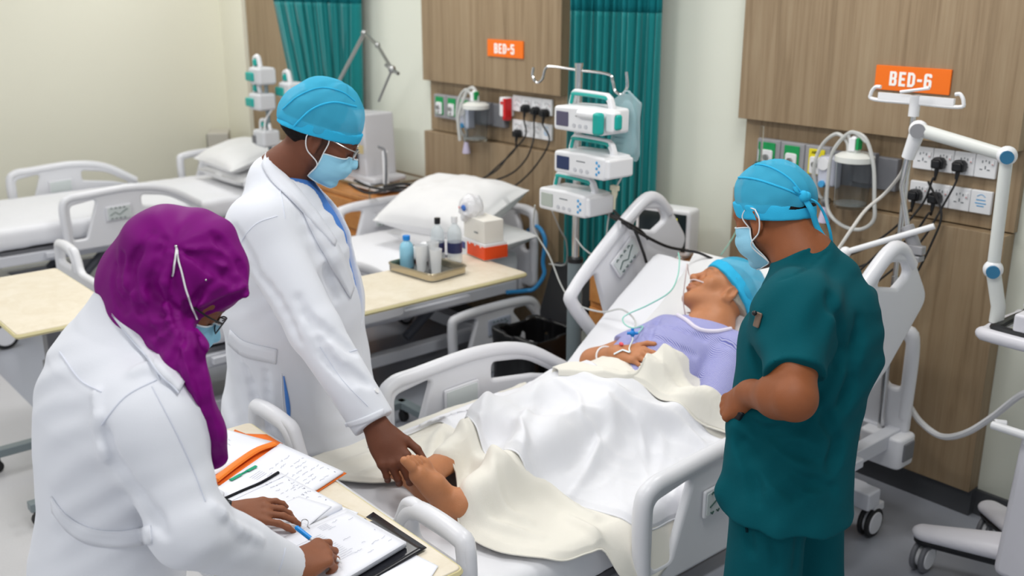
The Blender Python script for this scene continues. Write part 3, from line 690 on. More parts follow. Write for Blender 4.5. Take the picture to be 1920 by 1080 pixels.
# red sharps / call unit by the bed 5 sockets
t = thing('call_unit', 'white and red call unit at the left end of the upper sockets by BED-5', 'call unit')
obj('housing', front_plate(-4.262, -4.205, 1.27, 1.375, YR-.03, .06, .01, .004), M_wht, t); b = MB(); b.box((-4.212, YR-.045, 1.315), (.022, .05, .11)); b.box((-4.222, YR-.04, 1.262), (.04, .03, .022)); obj('red_body', b, M_red, t, bev=.005)
b = MB(); b.cyl((-4.24, YR-.061, 1.345), (-4.24, YR-.064, 1.345), .009); obj('button', b, M_red, t)
# signs
def sign(x, txt, label):
    root = thing('bed_sign', label, 'sign', 'bed number signs')
    y = WY-.0575-.004
    obj('plaque', front_plate(x-.147, x+.147, 1.586, 1.676, y, .008, .003, .001), M_orange, root)
    blocktext(txt, .052, (x-.005, y-.0048, 1.630), (1, 0, 0), Z3, M_letter, root)
sign(-1.912, 'BED-6', 'orange BED-6 sign on the wood headwall above the sockets'); sign(-4.222, 'BED-5', 'orange BED-5 sign on the wood headwall, second bay')
# ------------------------------------------------------------------ curtains
M_cur = mat('teal_curtain', (24, 130, 132), .8, sheen=.3, bump=.2, bscale=600)
M_curm = mat('teal_curtain_mesh', (16, 116, 124), .85, bump=.5, bscale=900)
def curtain(x0, x1, y, label, ztop=2.93, zbot=.25, zm=1.84, gather=None, seed=0):
    root = thing('curtain', label, 'curtain', 'teal cubicle curtains')
    n = 220
    def sheet(za, zb, m, nz, nm):
        zz = np.linspace(za, zb, nz); uu = np.linspace(0, 1, n); G = np.zeros((nz, n, 3))
        ph = np.cumsum(.5+rng2.random(n))*2*np.pi*NF/n
        for i, z in enumerate(zz):
            a, b_ = (x0, x1) if gather is None else gather(z)
            G[i, :, 0] = a+(b_-a)*uu+.012*np.sin(ph*2+.4); G[i, :, 2] = z
            G[i, :, 1] = y+(.035+.008*math.sin(z*2))*np.sin(ph+.25*math.sin(z*1.7))+.010*np.sin(ph*2.3+1+z)
        b = MB(); b.grid(G); o = obj(nm, b, m, root, sharp=0); s = o.modifiers.new('thick', 'SOLIDIFY'); s.thickness = .003
    NF = 11*abs(x1-x0)/.55
    for za, zb, m, nz, nm in ((zbot, zm, M_cur, 60, 'curtain_cloth'), (zm, ztop, M_curm, 30, 'mesh_top')):
        rng2 = np.random.default_rng(seed); sheet(za, zb, m, nz, nm)
    b = MB(); b.tube([(x0-.1, y, ztop+.01), (x1+.1, y, ztop+.01)], .012, 8); obj('track', b, M_steel, root)
    return root
curtain(-3.70, -3.12, 3.545, 'gathered teal curtain between the bed 5 headwall and the cream wall behind the infusion pumps', seed=3)
curtain(-6.85, -5.62, 3.555, 'teal curtain drawn to one side behind the man in the white coat', seed=5, gather=lambda z: (-6.42-.30*np.clip((z-1.1)/.8, 0, 1)**1.0-.25*max(0, z-1.9), -5.62-.06*(2-z)))
# ------------------------------------------------------------------ infusion pumps
def pump(root, c, w_=.27, h=.085, d=.15, kind='volumetric', scr=None, yaw=0, face=True):
    """one pump: front faces -y, handle arch above"""
    R = euler(0, 0, yaw); c = np.array(c, float)
    ax = ((1, 0, 0), (0, 0, 1), (0, -1, 0)); hw = w_/2
    def PL(pts, r, y, th, bev=.002, holes=()):
        b = MB(); b.plate(rpoly(pts, r), holes, th, bev, R, c+R@NP(0, y, 0), axes=ax); return b
    p = obj('pump_body', PL([(-hw, -h/2, .014), (hw, -h/2, .014), (hw, h/2, .014), (hw*.2, h/2+.006, .02), (-hw, h/2, .018)], .014, -d/2, d, .01), M_wht, root)
    b = PL([(-hw*.98, h/2-.01), (-hw*.84, h/2+.048), (-hw*.72, h/2+.060), (hw*.58, h/2+.056), (hw*.76, h/2+.040), (hw*.92, h/2-.01)], .016, -d*.45, .026, .006, [rpoly([(-hw*.80, h/2-.0), (-hw*.70, h/2+.040), (hw*.56, h/2+.038), (hw*.74, h/2-.0)], .010)])
    obj('handle', b, M_wht, p).parent = root
    b = MB(); b.tube([c+R@NP(x*hw, -d*.45-.010, h/2+z) for x, z in ((-.83, .004), (-.76, .034), (-.67, .043), (.52, .041), (.61, .032))], .0075, 8, smooth=4); obj('handle_grip', b, M_teal, root)
    if not face: return p
    obj('screen', PL([(-hw*.86, -h*.3), (-hw*.36, -h*.3), (-hw*.36, h*.3), (-hw*.86, h*.3)], .004, -d-.001, .004, .001), scr or M_scr, root)
    b = MB()
    for k in range(3): b.cyl(c+R@NP(-hw*.12+k*hw*.24, -d, -h*.22), c+R@NP(-hw*.12+k*hw*.24, -d-.003, -h*.22), .008, n=16)
    obj('button', b, mat('button_grey', (200, 202, 208), .4), root)
    b = MB(); b.box(c+R@NP(hw*.1, -d-.0005, h*.18), (hw*.34, .001, .004), R); obj('front_print', b, M_ink, root)
    if kind == 'syringe':
        b = MB(); b.cyl(c+R@NP(hw*.1, -d-.005, h*.30), c+R@NP(hw*.95, -d-.005, h*.30), .014); obj('syringe_bed', b, M_wht, root)
        b = MB(); b.box(c+R@NP(hw*.93, -d-.01, .0), (.04, .035, h*.9), R); obj('clamp', b, M_teal, root, bev=.012)
        b = MB(); b.box(c+R@NP(hw*1.22, -d*.8, .008), (.045, .05, h*.85), R); obj('plunger_drive', b, M_wht, root, bev=.012)
        b = MB(); b.box(c+R@NP(hw*1.40, -d*.8, .008), (.02, .035, h*.62), R); obj('drive_cap', b, M_teal, root, bev=.01)
        b = MB(); b.box(c+R@NP(hw*1.06, -d*.8, -.0), (.05, .02, .02), R); obj('drive_arm', b, M_wht, root, bev=.004)
    else:
        b = MB()
        for dx, dz in ((0, 0), (.012, .012), (.012, -.012), (0, .022), (0, -.022)): b.ball(c+R@NP(hw*.72+dx, -d-.001, dz), (.006, .002, .006), n=10, m=6)
        obj('arrow_keys', b, M_lblue, root)
        b = MB(); b.box(c+R@NP(hw*1.02, -d*.5, 0), (.03, d*.92, h*.86), R); obj('side_door', b, M_wht, root, bev=.01)
    return p
PX, PY = -2.925, 2.86
iv = thing('iv_pole', 'steel infusion pole with hooks and grey lower tube, left of the patient bed', 'iv pole', 'infusion poles')
b = MB(); b.cyl((PX, PY, .85), (PX, PY, 1.655), .015); b.cyl((PX, PY, 1.655), (PX, PY, 1.668), .017); obj('upper_tube', b, M_chrome, iv)
b = MB(); b.cyl((PX, PY, .1), (PX, PY, .86), .032); obj('lower_tube', b, M_poleg, iv)
b = MB(); b.cyl((PX, PY, .855), (PX, PY, .872), .034); obj('collar', b, M_blk, iv); b = MB(); b.ball((PX+.045, PY, .80), .018); obj('clamp_knob', b, M_blk, iv)
b = MB()
for a in range(5): b.tube([(PX, PY, .10), (PX+.26*math.cos(a*1.2566+.3), PY+.26*math.sin(a*1.2566+.3), .065)], [.022, .014], 8)
obj('star_base', b, M_poleg, iv)
for a in range(5):
    b = MB(); ca = (PX+.26*math.cos(a*1.2566+.3), PY+.26*math.sin(a*1.2566+.3)); b.cyl((ca[0]-.01, ca[1], .028), (ca[0]+.01, ca[1], .028), .028); obj('caster', b, M_rub, iv, bev=.003)
b = MB()
b.tube([(PX-.27, PY, 1.635), (PX-.275, PY, 1.60), (PX-.25, PY, 1.575), (PX-.215, PY, 1.59), (PX-.195, PY, 1.635), (PX-.15, PY, 1.645), (PX, PY, 1.64), (PX+.16, PY, 1.635), (PX+.185, PY, 1.61), (PX+.20, PY, 1.575), (PX+.235, PY, 1.565), (PX+.262, PY, 1.595), (PX+.255, PY, 1.65)], .0055, 8, smooth=6)
obj('hook_bar', b, M_chrome, iv)
def vis_pump(px, py, kind, label, scr=None, w_=.27, h=.088, yaw=0):
    t = thing('infusion_pump', label, 'infusion pump', 'infusion pumps on the pole by the patient')
    c = aty(px, py, PY-.17); c[1] = PY-.02; pump(t, c, w_, h, .15, kind, scr, yaw); 
    b = MB(); b.box((PX, PY-.012, c[2]), (.045, .04, .04)); obj('pole_clamp', b, M_gdk, t, bev=.004); return t
vis_pump(1082, 226, 'syringe', 'topmost of the three white pumps, a syringe pump with teal clamp', mat('screen_purple', (92, 88, 112), .2), .262, .092)
vis_pump(1084, 310, 'volumetric', 'middle one of the three white pumps on the pole, dark blue screen', mat('screen_navy', (44, 58, 98), .15), .275, .086)
vis_pump(1052, 380, 'volumetric', 'lowest of the three white pumps on the pole, pale screen', mat('screen_pale', (178, 186, 178), .3), .265, .088, 0)
# IV bag
bag = thing('iv_bag', 'clear fluid bag hanging from the right hook of the infusion pole', 'iv bag')
bx, by = PX+.262, PY-.0
out = [(-.055, -.03), (-.03, -.005), (-.008, .018), (.008, .018), (.03, -.005), (.055, -.03), (.05, -.09), (.054, -.24), (.045, -.272), (.02, -.262), (-.02, -.262), (-.045, -.272), (-.056, -.24), (-.05, -.09)]
b = MB(); b.plate(rpoly(out, .012), [rpoly([(-.005, .012), (.005, .012), (.005, .004), (-.005, .004)], .002)], .012, .0055, euler(0, 0, .2)@np.diag([1.22, 1, .93]), (bx, by, 1.565), axes=((1, 0, 0), (0, 0, 1), (0, -1, 0)), seg=3); obj('bag_film', b, M_film, bag)
S = Solid(); S.ell((bx, by, 1.45), (.052, .018, .10), k=.02); S.ell((bx, by, 1.375), (.055, .024, .048), k=.03); solid('bag_fluid', S, mat('bag_fluid', (196, 228, 236), .08, alpha=.22), bag, .004)
b = MB()
for k in range(5): b.box((bx-.01, by-.022, 1.47-.022*k), (.05 if k % 2 else .03, .001, .003), euler(0, 0, .2))
obj('bag_print', b, mat('bag_print_grey', (70, 110, 125), .5), bag)
b = MB(); b.cyl((bx, by, 1.33), (bx, by, 1.29), .006); obj('port', b, M_wht, bag)
cable('drip_line', [(bx, by, 1.29), (bx-.005, by-.01, 1.25), (bx-.03, by-.02, 1.19), (bx-.05, by-.03, 1.08), (bx-.055, by-.04, .96), (bx-.075, by-.06, .925), (bx-.13, by-.08, .95), (bx-.18, by-.08, .985)], .0035, M_tubing, 'clear drip line hanging from the fluid bag to the lowest pump', 'tube')
t = thing('drip_chamber', 'small cream drip chamber on the line under the fluid bag', 'drip chamber'); b = MB(); b.lathe([(.006, .05), (.012, .045), (.012, .02), (.006, .0), (.005, -.04)], (bx-.03, by-.02, 1.16)); obj('chamber', b, mat('cream_plastic', (236, 232, 205), .35), t); b = MB(); b.box((bx-.03, by-.02, 1.205), (.036, .02, .02)); obj('cap', b, mat('cream_plastic', (236, 232, 205), .35), t, bev=.003)
# cables at the pole
for k, (pts, lb) in enumerate((([(1085, 345), (1120, 385), (1165, 412), (1200, 432), (1215, 448)], 'upper'), ([(1100, 350), (1135, 398), (1172, 420), (1205, 440), (1250, 462), (1290, 470)], 'middle'), ([(1118, 372), (1150, 395), (1178, 425), (1190, 432), (1205, 470), (1212, 492)], 'lower'))):
    cable('monitor_cable', [atx(x, y, -2.585+.012*k) if i > 1 else aty(x, y, 2.98) for i, (x, y) in enumerate(pts)], .006, M_cord, lb+' strand of black cables passing over the raised left bed rail', 'cable', 'black cables over the raised rail')
cable('sensor_tube', [aty(1003, 385, 2.8), aty(1002, 430, 2.85), aty(1030, 480, 2.85), aty(1050, 530, 2.8), atx(1068, 560, -2.7), atx(1090, 575, -2.6), atx(1130, 585, -2.5), atx(1165, 580, -2.4), atx(1190, 600, -2.35), atx(1190, 625, -2.3)], .0035, M_tubing, 'white tube running from the lowest pump over the bed rail to the patient hand', 'tube')
cable('sensor_tube', [aty(1035, 395, 3.0), aty(1050, 430, 3.1), aty(1062, 455, 3.2), aty(1060, 495, 3.3), aty(1030, 495, 3.4)], .0035, M_tubing, 'white tube looping down behind the infusion pole', 'tube')
# ------------------------------------------------------------------ bin, cabinets, monitor
bn = thing('pedal_bin', 'black bin lined with a black bag, lid tipped open behind bed 5', 'bin')
cx, cy = -3.46, 3.12
S = Solid(); S.fn((cx, cy, .25), .4, lambda P: np.maximum(np.sqrt((np.maximum(np.abs(P-np.float32([cx, cy, .20]))-np.float32([.12, .12, .20]), 0)**2).sum(1))-.04, P[:, 2]-.36), .01); S.fn((cx, cy, .3), .4, lambda P: np.maximum(np.sqrt((np.maximum(np.abs(P-np.float32([cx, cy, .25]))-np.float32([.10, .10, .2]), 0)**2).sum(1))-.04, P[:, 2]-2), .01, sub=True)
S.disp.append(lambda P, d: d+.012*vnoise(P*np.float32([1, 1, .4]), 14, 2)); S.p[0] = S.p[0]
solid('bin_liner', S, mat('black_bag', (20, 20, 22), .3), bn, .01)
b = MB(); b.plate(rpoly([(-.16, 0), (.16, 0), (.16, .30), (-.16, .30)], .05), [], .03, .01, euler(-.35, 0, 0), (cx, cy+.17, .34), axes=((1, 0, 0), (0, 0, 1), (0, -1, 0))); obj('lid', b, M_blk, bn)
b = MB(); b.box((cx, cy+.165, .33), (.26, .03, .05)); obj('hinge', b, M_blk, bn, bev=.005)
t = tag(obj('crumpled_tissue', (lambda q: (q.ball((cx+.03, cy-.06, .30), (.03, .025, .018)), q)[1])(MB()), M_wht), 'crumpled white tissue lying in the black bin', 'tissue')
def cabinet(loc, w_, d, h, label, rail=True):
    root = thing('bedside_cabinet', label, 'cabinet', 'bedside cabinets'); x, y = loc
    b = MB(); b.box((x, y, h/2), (w_, d, h-.03)); body = obj('carcass', b, M_cabw, root, bev=.004)
    b = MB(); b.box((x, y, h-.01), (w_+.02, d+.02, .022)); obj('top', b, M_cabw, root, bev=.004)
    for k in range(2):
        b = MB(); b.box((x, y-d/2-.008, h-.12-.2*k), (w_-.02, .016, .17)); dr = obj('drawer', b, M_cabw, root, bev=.003)
        b = MB(); b.tube([(x-.05, y-d/2-.016, h-.12-.2*k), (x-.04, y-d/2-.04, h-.12-.2*k), (x+.04, y-d/2-.04, h-.12-.2*k), (x+.05, y-d/2-.016, h-.12-.2*k)], .005, 6); obj('drawer_handle', b, M_steel, dr)
    if rail:
        b = MB(); q = [(x-w_/2, y-d/2), (x+w_/2, y-d/2), (x+w_/2, y+d/2), (x-w_/2, y+d/2)]
        b.tube([(a, c_, h+.07) for a, c_ in rpoly(q, .04)], .006, 6, closed=True)
        for a, c_ in q: b.cyl((a, c_, h), (a, c_, h+.07), .005, n=8)
        obj('gallery_rail', b, mat('brass_steel', (178, 164, 138), .3, metal=1), root)
    return root
cabinet((-2.97, 3.36), .34, .38, .78, 'orange-brown bedside cabinet behind the raised left bed rail', rail=False)
cabinet((-5.25, 3.36), .62, .42, .76, 'wooden bedside cabinet with a metal gallery behind bed 5')
for k, pts in enumerate(([(655, 345), (690, 362), (740, 352), (790, 352), (840, 345), (900, 350)], [(665, 338), (700, 352), (760, 358), (800, 362), (835, 350)], [(720, 350), (760, 345), (795, 356), (830, 362), (870, 355)])):
    cable('monitor_cable', [aty(x, y, 3.12+.02*k if x < 780 else 3.44) for x, y in pts], .008, M_cord, ('thick', 'slack', 'looped')[k]+' black cable lying across the gallery of the wooden cabinet by bed 5', 'cable', 'black cables on the wooden cabinet')
mo = thing('patient_monitor', 'patient monitor with dark screen standing behind the raised left bed rail', 'monitor', 'patient monitors')
R = euler(0, 0, .25); c = NP(-2.93, 3.44, .90)
b = MB(); b.plate(rpoly([(-.135, -.10), (.135, -.10), (.135, .11), (-.135, .11)], .02), [], .10, .01, R, c, axes=((1, 0, 0), (0, 0, 1), (0, -1, 0))); obj('monitor_case', b, M_wht, mo)
b = MB(); b.box(c+R@NP(0, -.052, .006), (.235, .006, .17), R); obj('monitor_screen', b, mat('monitor_glass', (34, 44, 48), .1), mo, bev=.003)
b = MB(); b.box(c+R@NP(.05, -.056, .06), (.05, .002, .022), R); obj('screen_readout', b, mat('yellow_readout', (214, 214, 40), .4, emis=.5), mo)
b = MB(); b.tube([c+R@NP(.02+.012*i, -.056, .025-.004*i-.01*(i % 2)) for i in range(8)], .002, 4); obj('screen_trace', b, mat('green_trace', (60, 220, 150), .4, emis=.6), mo)
b = MB(); b.box(c+R@NP(0, 0, -.111), (.2, .12, .02), R); obj('stand', b, M_wht, mo, bev=.003)
# ventilator and arm near bed 4/5
v4 = thing('ventilator', 'pale grey ventilator standing on the wooden cabinet behind the man in the white coat', 'ventilator', 'ventilators')
b = MB(); b.box((-5.33, 3.38, 1.02), (.34, .22, .38), euler(0, -.05, 0)); b.box((-5.25, 3.38, .83), (.38, .24, .035)); obj('cabinet_body', b, mat('vent_grey', (205, 205, 210), .4), v4, bev=.015)
b = MB(); b.box((-5.37, 3.24, 1.06), (.28, .03, .36), euler(.1, 0, 0)); obj('screen', b, M_blk, v4, bev=.008)
b = MB(); b.box((-5.27, 3.38, .80), (.30, .22, .04)); b.box((-4.99, 3.3, .90), (.03, .03, .24)); b.box((-5.12, 3.33, .79), (.32, .2, .02)); obj('stand', b, M_wht, v4, bev=.008)
b = MB(); b.box((-5.14, 3.222, 1.02), (.07, .004, .05)); obj('label', b, mat('tan_label', (196, 178, 130), .5), v4)
b = MB(); b.tube([aty(710, 275, 3.2), aty(722, 285, 3.18), aty(724, 330, 3.18), aty(722, 360, 3.2)], .008, 6, smooth=6); obj('hose', b, M_gdk, v4)
ar = thing('circuit_arm', 'thin steel jointed arm reaching up beside the teal curtain', 'jointed arm')
b = MB(); A = [aty(650, 125, 3.3), aty(683, 62, 3.3), aty(708, 85, 3.25), aty(735, 130, 3.2), aty(710, 190, 3.2)]
b.tube([A[0]+(A[0]-A[1])*1.3, A[0], A[1]], .011, 8); obj('lower_arm', b, M_steel, ar)
b = MB(); b.tube(A[1:4], .010, 8); b.ball(A[1], .02); b.ball(A[2], .016); obj('upper_arm', b, M_steel, ar)
b = MB(); b.tube([A[3], A[4]], .007, 8); b.tube([A[3]+NP(-.06, 0, .02), A[3]+NP(.06, 0, -.02)], .01, 8); b.ball(A[3], .022); obj('circuit_holder', b, M_steel, ar)
# pump stands of bed 4
M_ps = mat('pump_side_grey', (214, 216, 220), .4)
def stand4(x, y, zs, label):
    st = thing('iv_pole', label, 'iv pole', 'infusion poles')
    b = MB(); b.cyl((x, y, .1), (x, y, max(zs)+.1), .013); obj('upper_tube', b, M_poleg, st)
    b = MB()
    for a in range(5): b.tube([(x, y, .09), (x+.2*math.cos(a*1.2566), y+.2*math.sin(a*1.2566), .03)], .014, 6)
    obj('star_base', b, M_poleg, st); return st
stand4(-5.82, 2.99, [1.36], 'infusion pole with side-on pumps in front of the first wood panel')
for k, (px, py, kind) in enumerate(((492, 142, 'syringe'), (492, 190, 'syringe'), (500, 258, 'vol'), (548, 170, 'syringe'))):
    t = thing('infusion_pump', ('topmost white pump with teal end piece at the far bed by the side wall', 'second white pump with teal end piece at the far bed by the side wall', 'lowest white pump with a handle at the far bed by the side wall', 'white pump with teal end piece just left of the tall man in the blue cap')[k], 'infusion pump', 'pumps at the far bed')
    c = atx(px, py, -5.86 if k < 3 else -5.74); w_ = .145
    b = MB(); b.box(c, (w_, .12, .105)); obj('pump_body', b, M_ps, t, bev=.018)
    if kind == 'syringe':
        b = MB(); b.box(c+NP(-.045, -.062, -.005), (.10, .02, .055)); obj('end_piece', b, M_teal, t, bev=.016)
        b = MB(); b.tube([c+NP(-.09, 0, .05), c+NP(-.085, 0, .10), c+NP(-.04, 0, .11), c+NP(-.02, 0, .05)], .016, 8, smooth=4); obj('handle', b, M_wht, t)
        b = MB(); b.box(c+NP(-.055, -.012, .078), (.035, .03, .04)); obj('handle_grip', b, M_teal, t, bev=.008)
    else:
        b = MB(); b.tube([c+NP(-.07, 0, .05), c+NP(-.055, 0, .105), c+NP(.03, 0, .105), c+NP(.06, 0, .05)], .011, 8, smooth=4); obj('handle', b, M_wht, t)
        b = MB(); b.box(c+NP(-.025, 0, .08), (.05, .02, .03)); obj('handle_grip', b, M_teal, t, bev=.006)
        b = MB(); b.box(c+NP(-.05, -.061, -.01), (.05, .004, .05)); obj('screen', b, M_gdk, t)
cable('drip_line', [atx(510, 205, -5.8), atx(498, 225, -5.82), atx(496, 245, -5.82)], .006, M_wht, 'white line between the pumps at the far bed', 'tube')
m4 = thing('patient_monitor', 'small boxy monitor with grey screen by the far pillow', 'monitor', 'patient monitors')
c = atx(412, 268, -7.42); b = MB(); b.box(c, (.26, .16, .19), euler(0, 0, -.5)); obj('monitor_case', b, mat('beige_grey', (190, 186, 176), .5), m4, bev=.012)
Rm = euler(0, 0, -.5); b = MB(); b.box(c+Rm@NP(-.02, -.085, 0), (.19, .01, .15), Rm); obj('monitor_screen', b, mat('grey_screen', (96, 100, 98), .2), m4, bev=.003)
b = MB(); b.box(c+Rm@NP(0, 0, -.11), (.3, .2, .03), Rm); b.cyl(c-NP(0, 0, .1), (c[0], c[1], .02), .03); b.box((c[0], c[1], .02), (.34, .34, .04)); obj('stand', b, mat('beige_grey', (190, 186, 176), .5), m4, bev=.005)
# ------------------------------------------------------------------ things at bed 6 head: bed pole, jointed arm, ventilator, hose
bp = thing('bed_iv_pole', 'white-topped drip pole in front of the BED-6 sign, fixed to the bed corner', 'drip pole')
p0 = aty(1716, 190, 3.27); px6, py6 = p0[0], p0[1]
b = MB(); b.cyl((px6+.012, py6, .36), (px6, py6, .98), .013); b.cyl((px6, py6, .98), (px6, py6, p0[2]-.01), .010); obj('pole_tube', b, M_chrome, bp)
b = MB(); b.tube([p0+NP(-.13, 0, .038), p0+NP(-.152, 0, .035), p0+NP(-.165, 0, .012), p0+NP(-.15, 0, -.006), p0+NP(0, 0, -.006), p0+NP(.15, 0, -.006), p0+NP(.165, 0, .012), p0+NP(.152, 0, .035), p0+NP(.135, 0, .034)], .0065, 8, smooth=5)
b.box(p0+NP(0, 0, .008), (.27, .012, .024)); b.cyl(p0+NP(0, 0, -.05), p0+NP(0, 0, .02), .018); b.tube([p0+NP(-.04, -.03, .03), p0+NP(.06, -.03, .05)], .006, 6); obj('hook_tray', b, M_wht, bp, bev=.002)
b = MB(); b.plate(rpoly([(-.085, -.06), (.085, -.06), (.085, .06), (-.085, .06)], .03), [], .12, .012, None, (px6+.04, py6, .34), axes=((1, 0, 0), (0, 1, 0), (0, 0, 1))); obj('corner_block', b, M_pl, bp)
b = MB(); b.box((px6+.125, py6, .345), (.012, .07, .07)); obj('block_cap', b, M_gdk, bp, bev=.004)
fa = thing('circuit_arm', 'white jointed support arm of the ventilator with blue joint caps', 'jointed arm')
J = [aty(1872, 575, 3.12), aty(1862, 505, 3.12), aty(1888, 292, 3.14), aty(1722, 243, 3.2), aty(1702, 296, 3.2), aty(1690, 350, 3.22), aty(1704, 440, 3.2), aty(1712, 465, 3.2)]
M_arm = mat('arm_white', (214, 217, 214), .35)
b = MB(); b.tube([J[0]+NP(0, 0, -.05), J[0], J[1]], .022, 14); obj('post', b, M_arm, fa)
b = MB(); b.tube([J[1], J[2]], .019, 14); obj('upright_arm', b, M_arm, fa)
b = MB(); b.tube([J[2], J[3]], [.019, .022], 14); obj('cross_arm', b, M_arm, fa)
b = MB(); b.tube([J[3], J[4]], [.026, .021], 14); b.ball(J[3], .031); obj('elbow_joint', b, M_wht, fa)
for q in (J[2], J[1]):
    b = MB(); b.ball(q, .030); obj('elbow_joint', b, M_wht, fa)
b = MB(); b.tube([J[4], J[5], J[6]], [.012, .008, .010], 10); obj('flexible_neck', b, M_chrome, fa)
for q, r_ in ((J[1], .02), (J[2], .02)):
    b = MB(); b.cyl(q+NP(.012, -.028, 0), q+NP(.018, -.038, 0), r_); obj('joint_cap', b, mat('blue_cap', (50, 120, 160), .4), fa)
b = MB(); b.cyl(J[3]+NP(.012, -.028, 0), J[3]+NP(.018, -.038, 0), .024); obj('joint_cap', b, M_grey, fa)
b = MB(); e0 = aty(1585, 473, 3.1); e1 = aty(1752, 424, 3.2); b.tube([e0, e1], .0105, 10); b.ball(e0, .02); obj('holder_rod', b, M_wht, fa)
b = MB(); b.tube([J[6]+NP(-.01, 0, .03), J[7]+NP(.02, 0, -.02)], .022, 10); b.box(J[7]+NP(.02, -.01, .0), (.05, .03, .03)); b.box(J[7]+NP(.02, -.01, -.03), (.04, .04, .02)); obj('rod_clamp', b, M_grey, fa, bev=.004)
cable('breathing_hose', [aty(1570, 470, 3.15), aty(1600, 425, 3.2), aty(1625, 392, 3.3), aty(1660, 362, 3.35), aty(1690, 325, 3.3), aty(1698, 300, 3.25)], .0065, mat('hose_grey', (206, 204, 200), .4), 'thin pale hose running from the arm joint down behind the man in green', 'hose')
vx0 = -1.02
cable('power_hose', [aty(1700, 752, 3.4), aty(1725, 790, 3.38), aty(1765, 818, 3.34), aty(1810, 812, 3.3), aty(1860, 782, 3.26), aty(1915, 740, 3.2), (vx0-.135, 3.17, .75)], .0115, M_wht, 'thick white hose sagging between the bed head and the ventilator', 'hose')
vt = thing('ventilator', 'tall white ventilator with dark display at the right edge of the picture', 'ventilator', 'ventilators')
M_vt = mat('vent_white', (220, 219, 226), .35)
vx, vy = -1.02, 3.20
b = MB(); b.plate(rpoly([(-.15, .14), (.16, .14), (.15, .78), (-.12, .78)], .03), [], .30, .02, None, (vx, vy, 0), axes=((1, 0, 0), (0, 0, 1), (0, -1, 0))); b.box((vx, vy, .86), (.16, .16, .2)); obj('column', b, M_vt, vt)
S = Solid()
for ex, ey in ((-1.43, 3.12), (-1.36, 3.46), (-.72, 3.05), (-.75, 3.46)): S.cone((vx, vy+.03, .195), (ex, ey, .145), .092, .046, .03, flat=((0, 0, 1), .55))
solid('star_base', S, M_vt, vt, .008)
S = Solid()
for ex, ey in ((-1.43, 3.12), (-1.36, 3.46), (-.72, 3.05), (-.75, 3.46)): S.cone((vx, vy+.03, .165), (ex, ey, .118), .084, .038, .02, flat=((0, 0, 1), .5))
solid('base_underside', S, M_blk, vt, .008)
for ex, ey in ((-1.43, 3.12), (-1.36, 3.46), (-.72, 3.05), (-.75, 3.46)):
    b = MB(); b.cyl((ex-.024, ey, .055), (ex-.008, ey, .055), .055); b.cyl((ex+.008, ey, .055), (ex+.024, ey, .055), .055); cc = obj('caster', b, M_gdk, vt, bev=.006)
    b = MB(); b.cyl((ex-.028, ey, .055), (ex+.028, ey, .055), .038); obj('wheel_cover', b, M_wht, cc)
b = MB(); b.tube([(vx+.16, vy-.16, .93), (vx-.24, vy-.16, .93), (vx-.28, vy-.12, .93), (vx-.28, vy+.08, .93), (vx-.24, vy+.12, .93), (vx+.16, vy+.12, .93)], .021, 12, smooth=6); obj('push_handle', b, M_vt, vt)
b = MB(); b.tube([(vx+.16, vy-.14, .95), (vx-.22, vy-.14, .95), (vx-.255, vy-.10, .95), (vx-.255, vy+.07, .95), (vx-.22, vy+.10, .95), (vx+.16, vy+.10, .95)], .014, 8, smooth=6); obj('handle_trim', b, M_blk, vt)
# display unit
R = euler(-.22, .03, -.10); c = NP(-1.005, 3.06, 1.255); ax = ((1, 0, 0), (0, 0, 1), (0, -1, 0))
b = MB(); b.plate(rpoly([(-.17, -.23), (.2, -.23), (.2, .24), (-.13, .24)], .03), [], .05, .012, R, c, axes=ax); obj('display_case', b, M_vt, vt)
b = MB(); b.plate(rpoly([(-.16, -.215), (.19, -.215), (.19, .23), (-.12, .23)], .03), [], .02, .006, R, c+R@NP(0, -.026, 0), axes=ax); obj('display_bezel', b, mat('navy_bezel', (30, 34, 46), .25), vt)
b = MB(); b.plate(rpoly([(-.118, -.10), (.17, -.10), (.17, .20), (-.092, .20)], .01), [], .004, .001, R, c+R@NP(0, -.038, 0), axes=ax); obj('display_screen', b, mat('vent_screen', (104, 116, 146), .12, emis=.15), vt)
b = MB(); b.plate(rpoly([(-.114, -.095), (.165, -.095), (.165, -.07), (-.112, -.07)], .004), [], .004, .001, R, c+R@NP(0, -.040, 0), axes=ax); obj('screen_bar', b, mat('screen_blue', (60, 150, 215), .3, emis=.6), vt)
b = MB(); b.box(c+R@NP(-.11, -.0405, -.052), (.035, .002, .014), R); obj('screen_tile', b, mat('screen_white', (215, 222, 235), .3, emis=.5), vt)
text('60', .034, c+R@NP(-.10, -.040, -.125), R@NP(1, 0, 0), R@NP(0, 0, 1), mat('led_green', (20, 240, 60), .4, emis=2.0), vt, 'led_readout', bold=.001)
b = MB(); b.lathe([(.040, 0), (.040, .012), (.036, .024), (.002, .026)], c+R@NP(-.075, -.036, -.185), R@euler(math.pi/2, 0, 0)); obj('control_knob', b, M_blk, vt)
b = MB(); b.box((vx-.13, vy-.10, .985), (.14, .10, .06)); obj('arm_mount', b, M_vt, vt, bev=.01)
b = MB(); b.tube([(vx-.17, vy-.152, .66), (vx-.20, vy-.17, .66), (vx-.20, vy-.19, .66), (vx-.05, vy-.19, .66)], .014, 8); b.box((vx-.08, vy-.16, .66), (.06, .03, .08)); obj('hose_bracket', b, M_wht, vt, bev=.004)
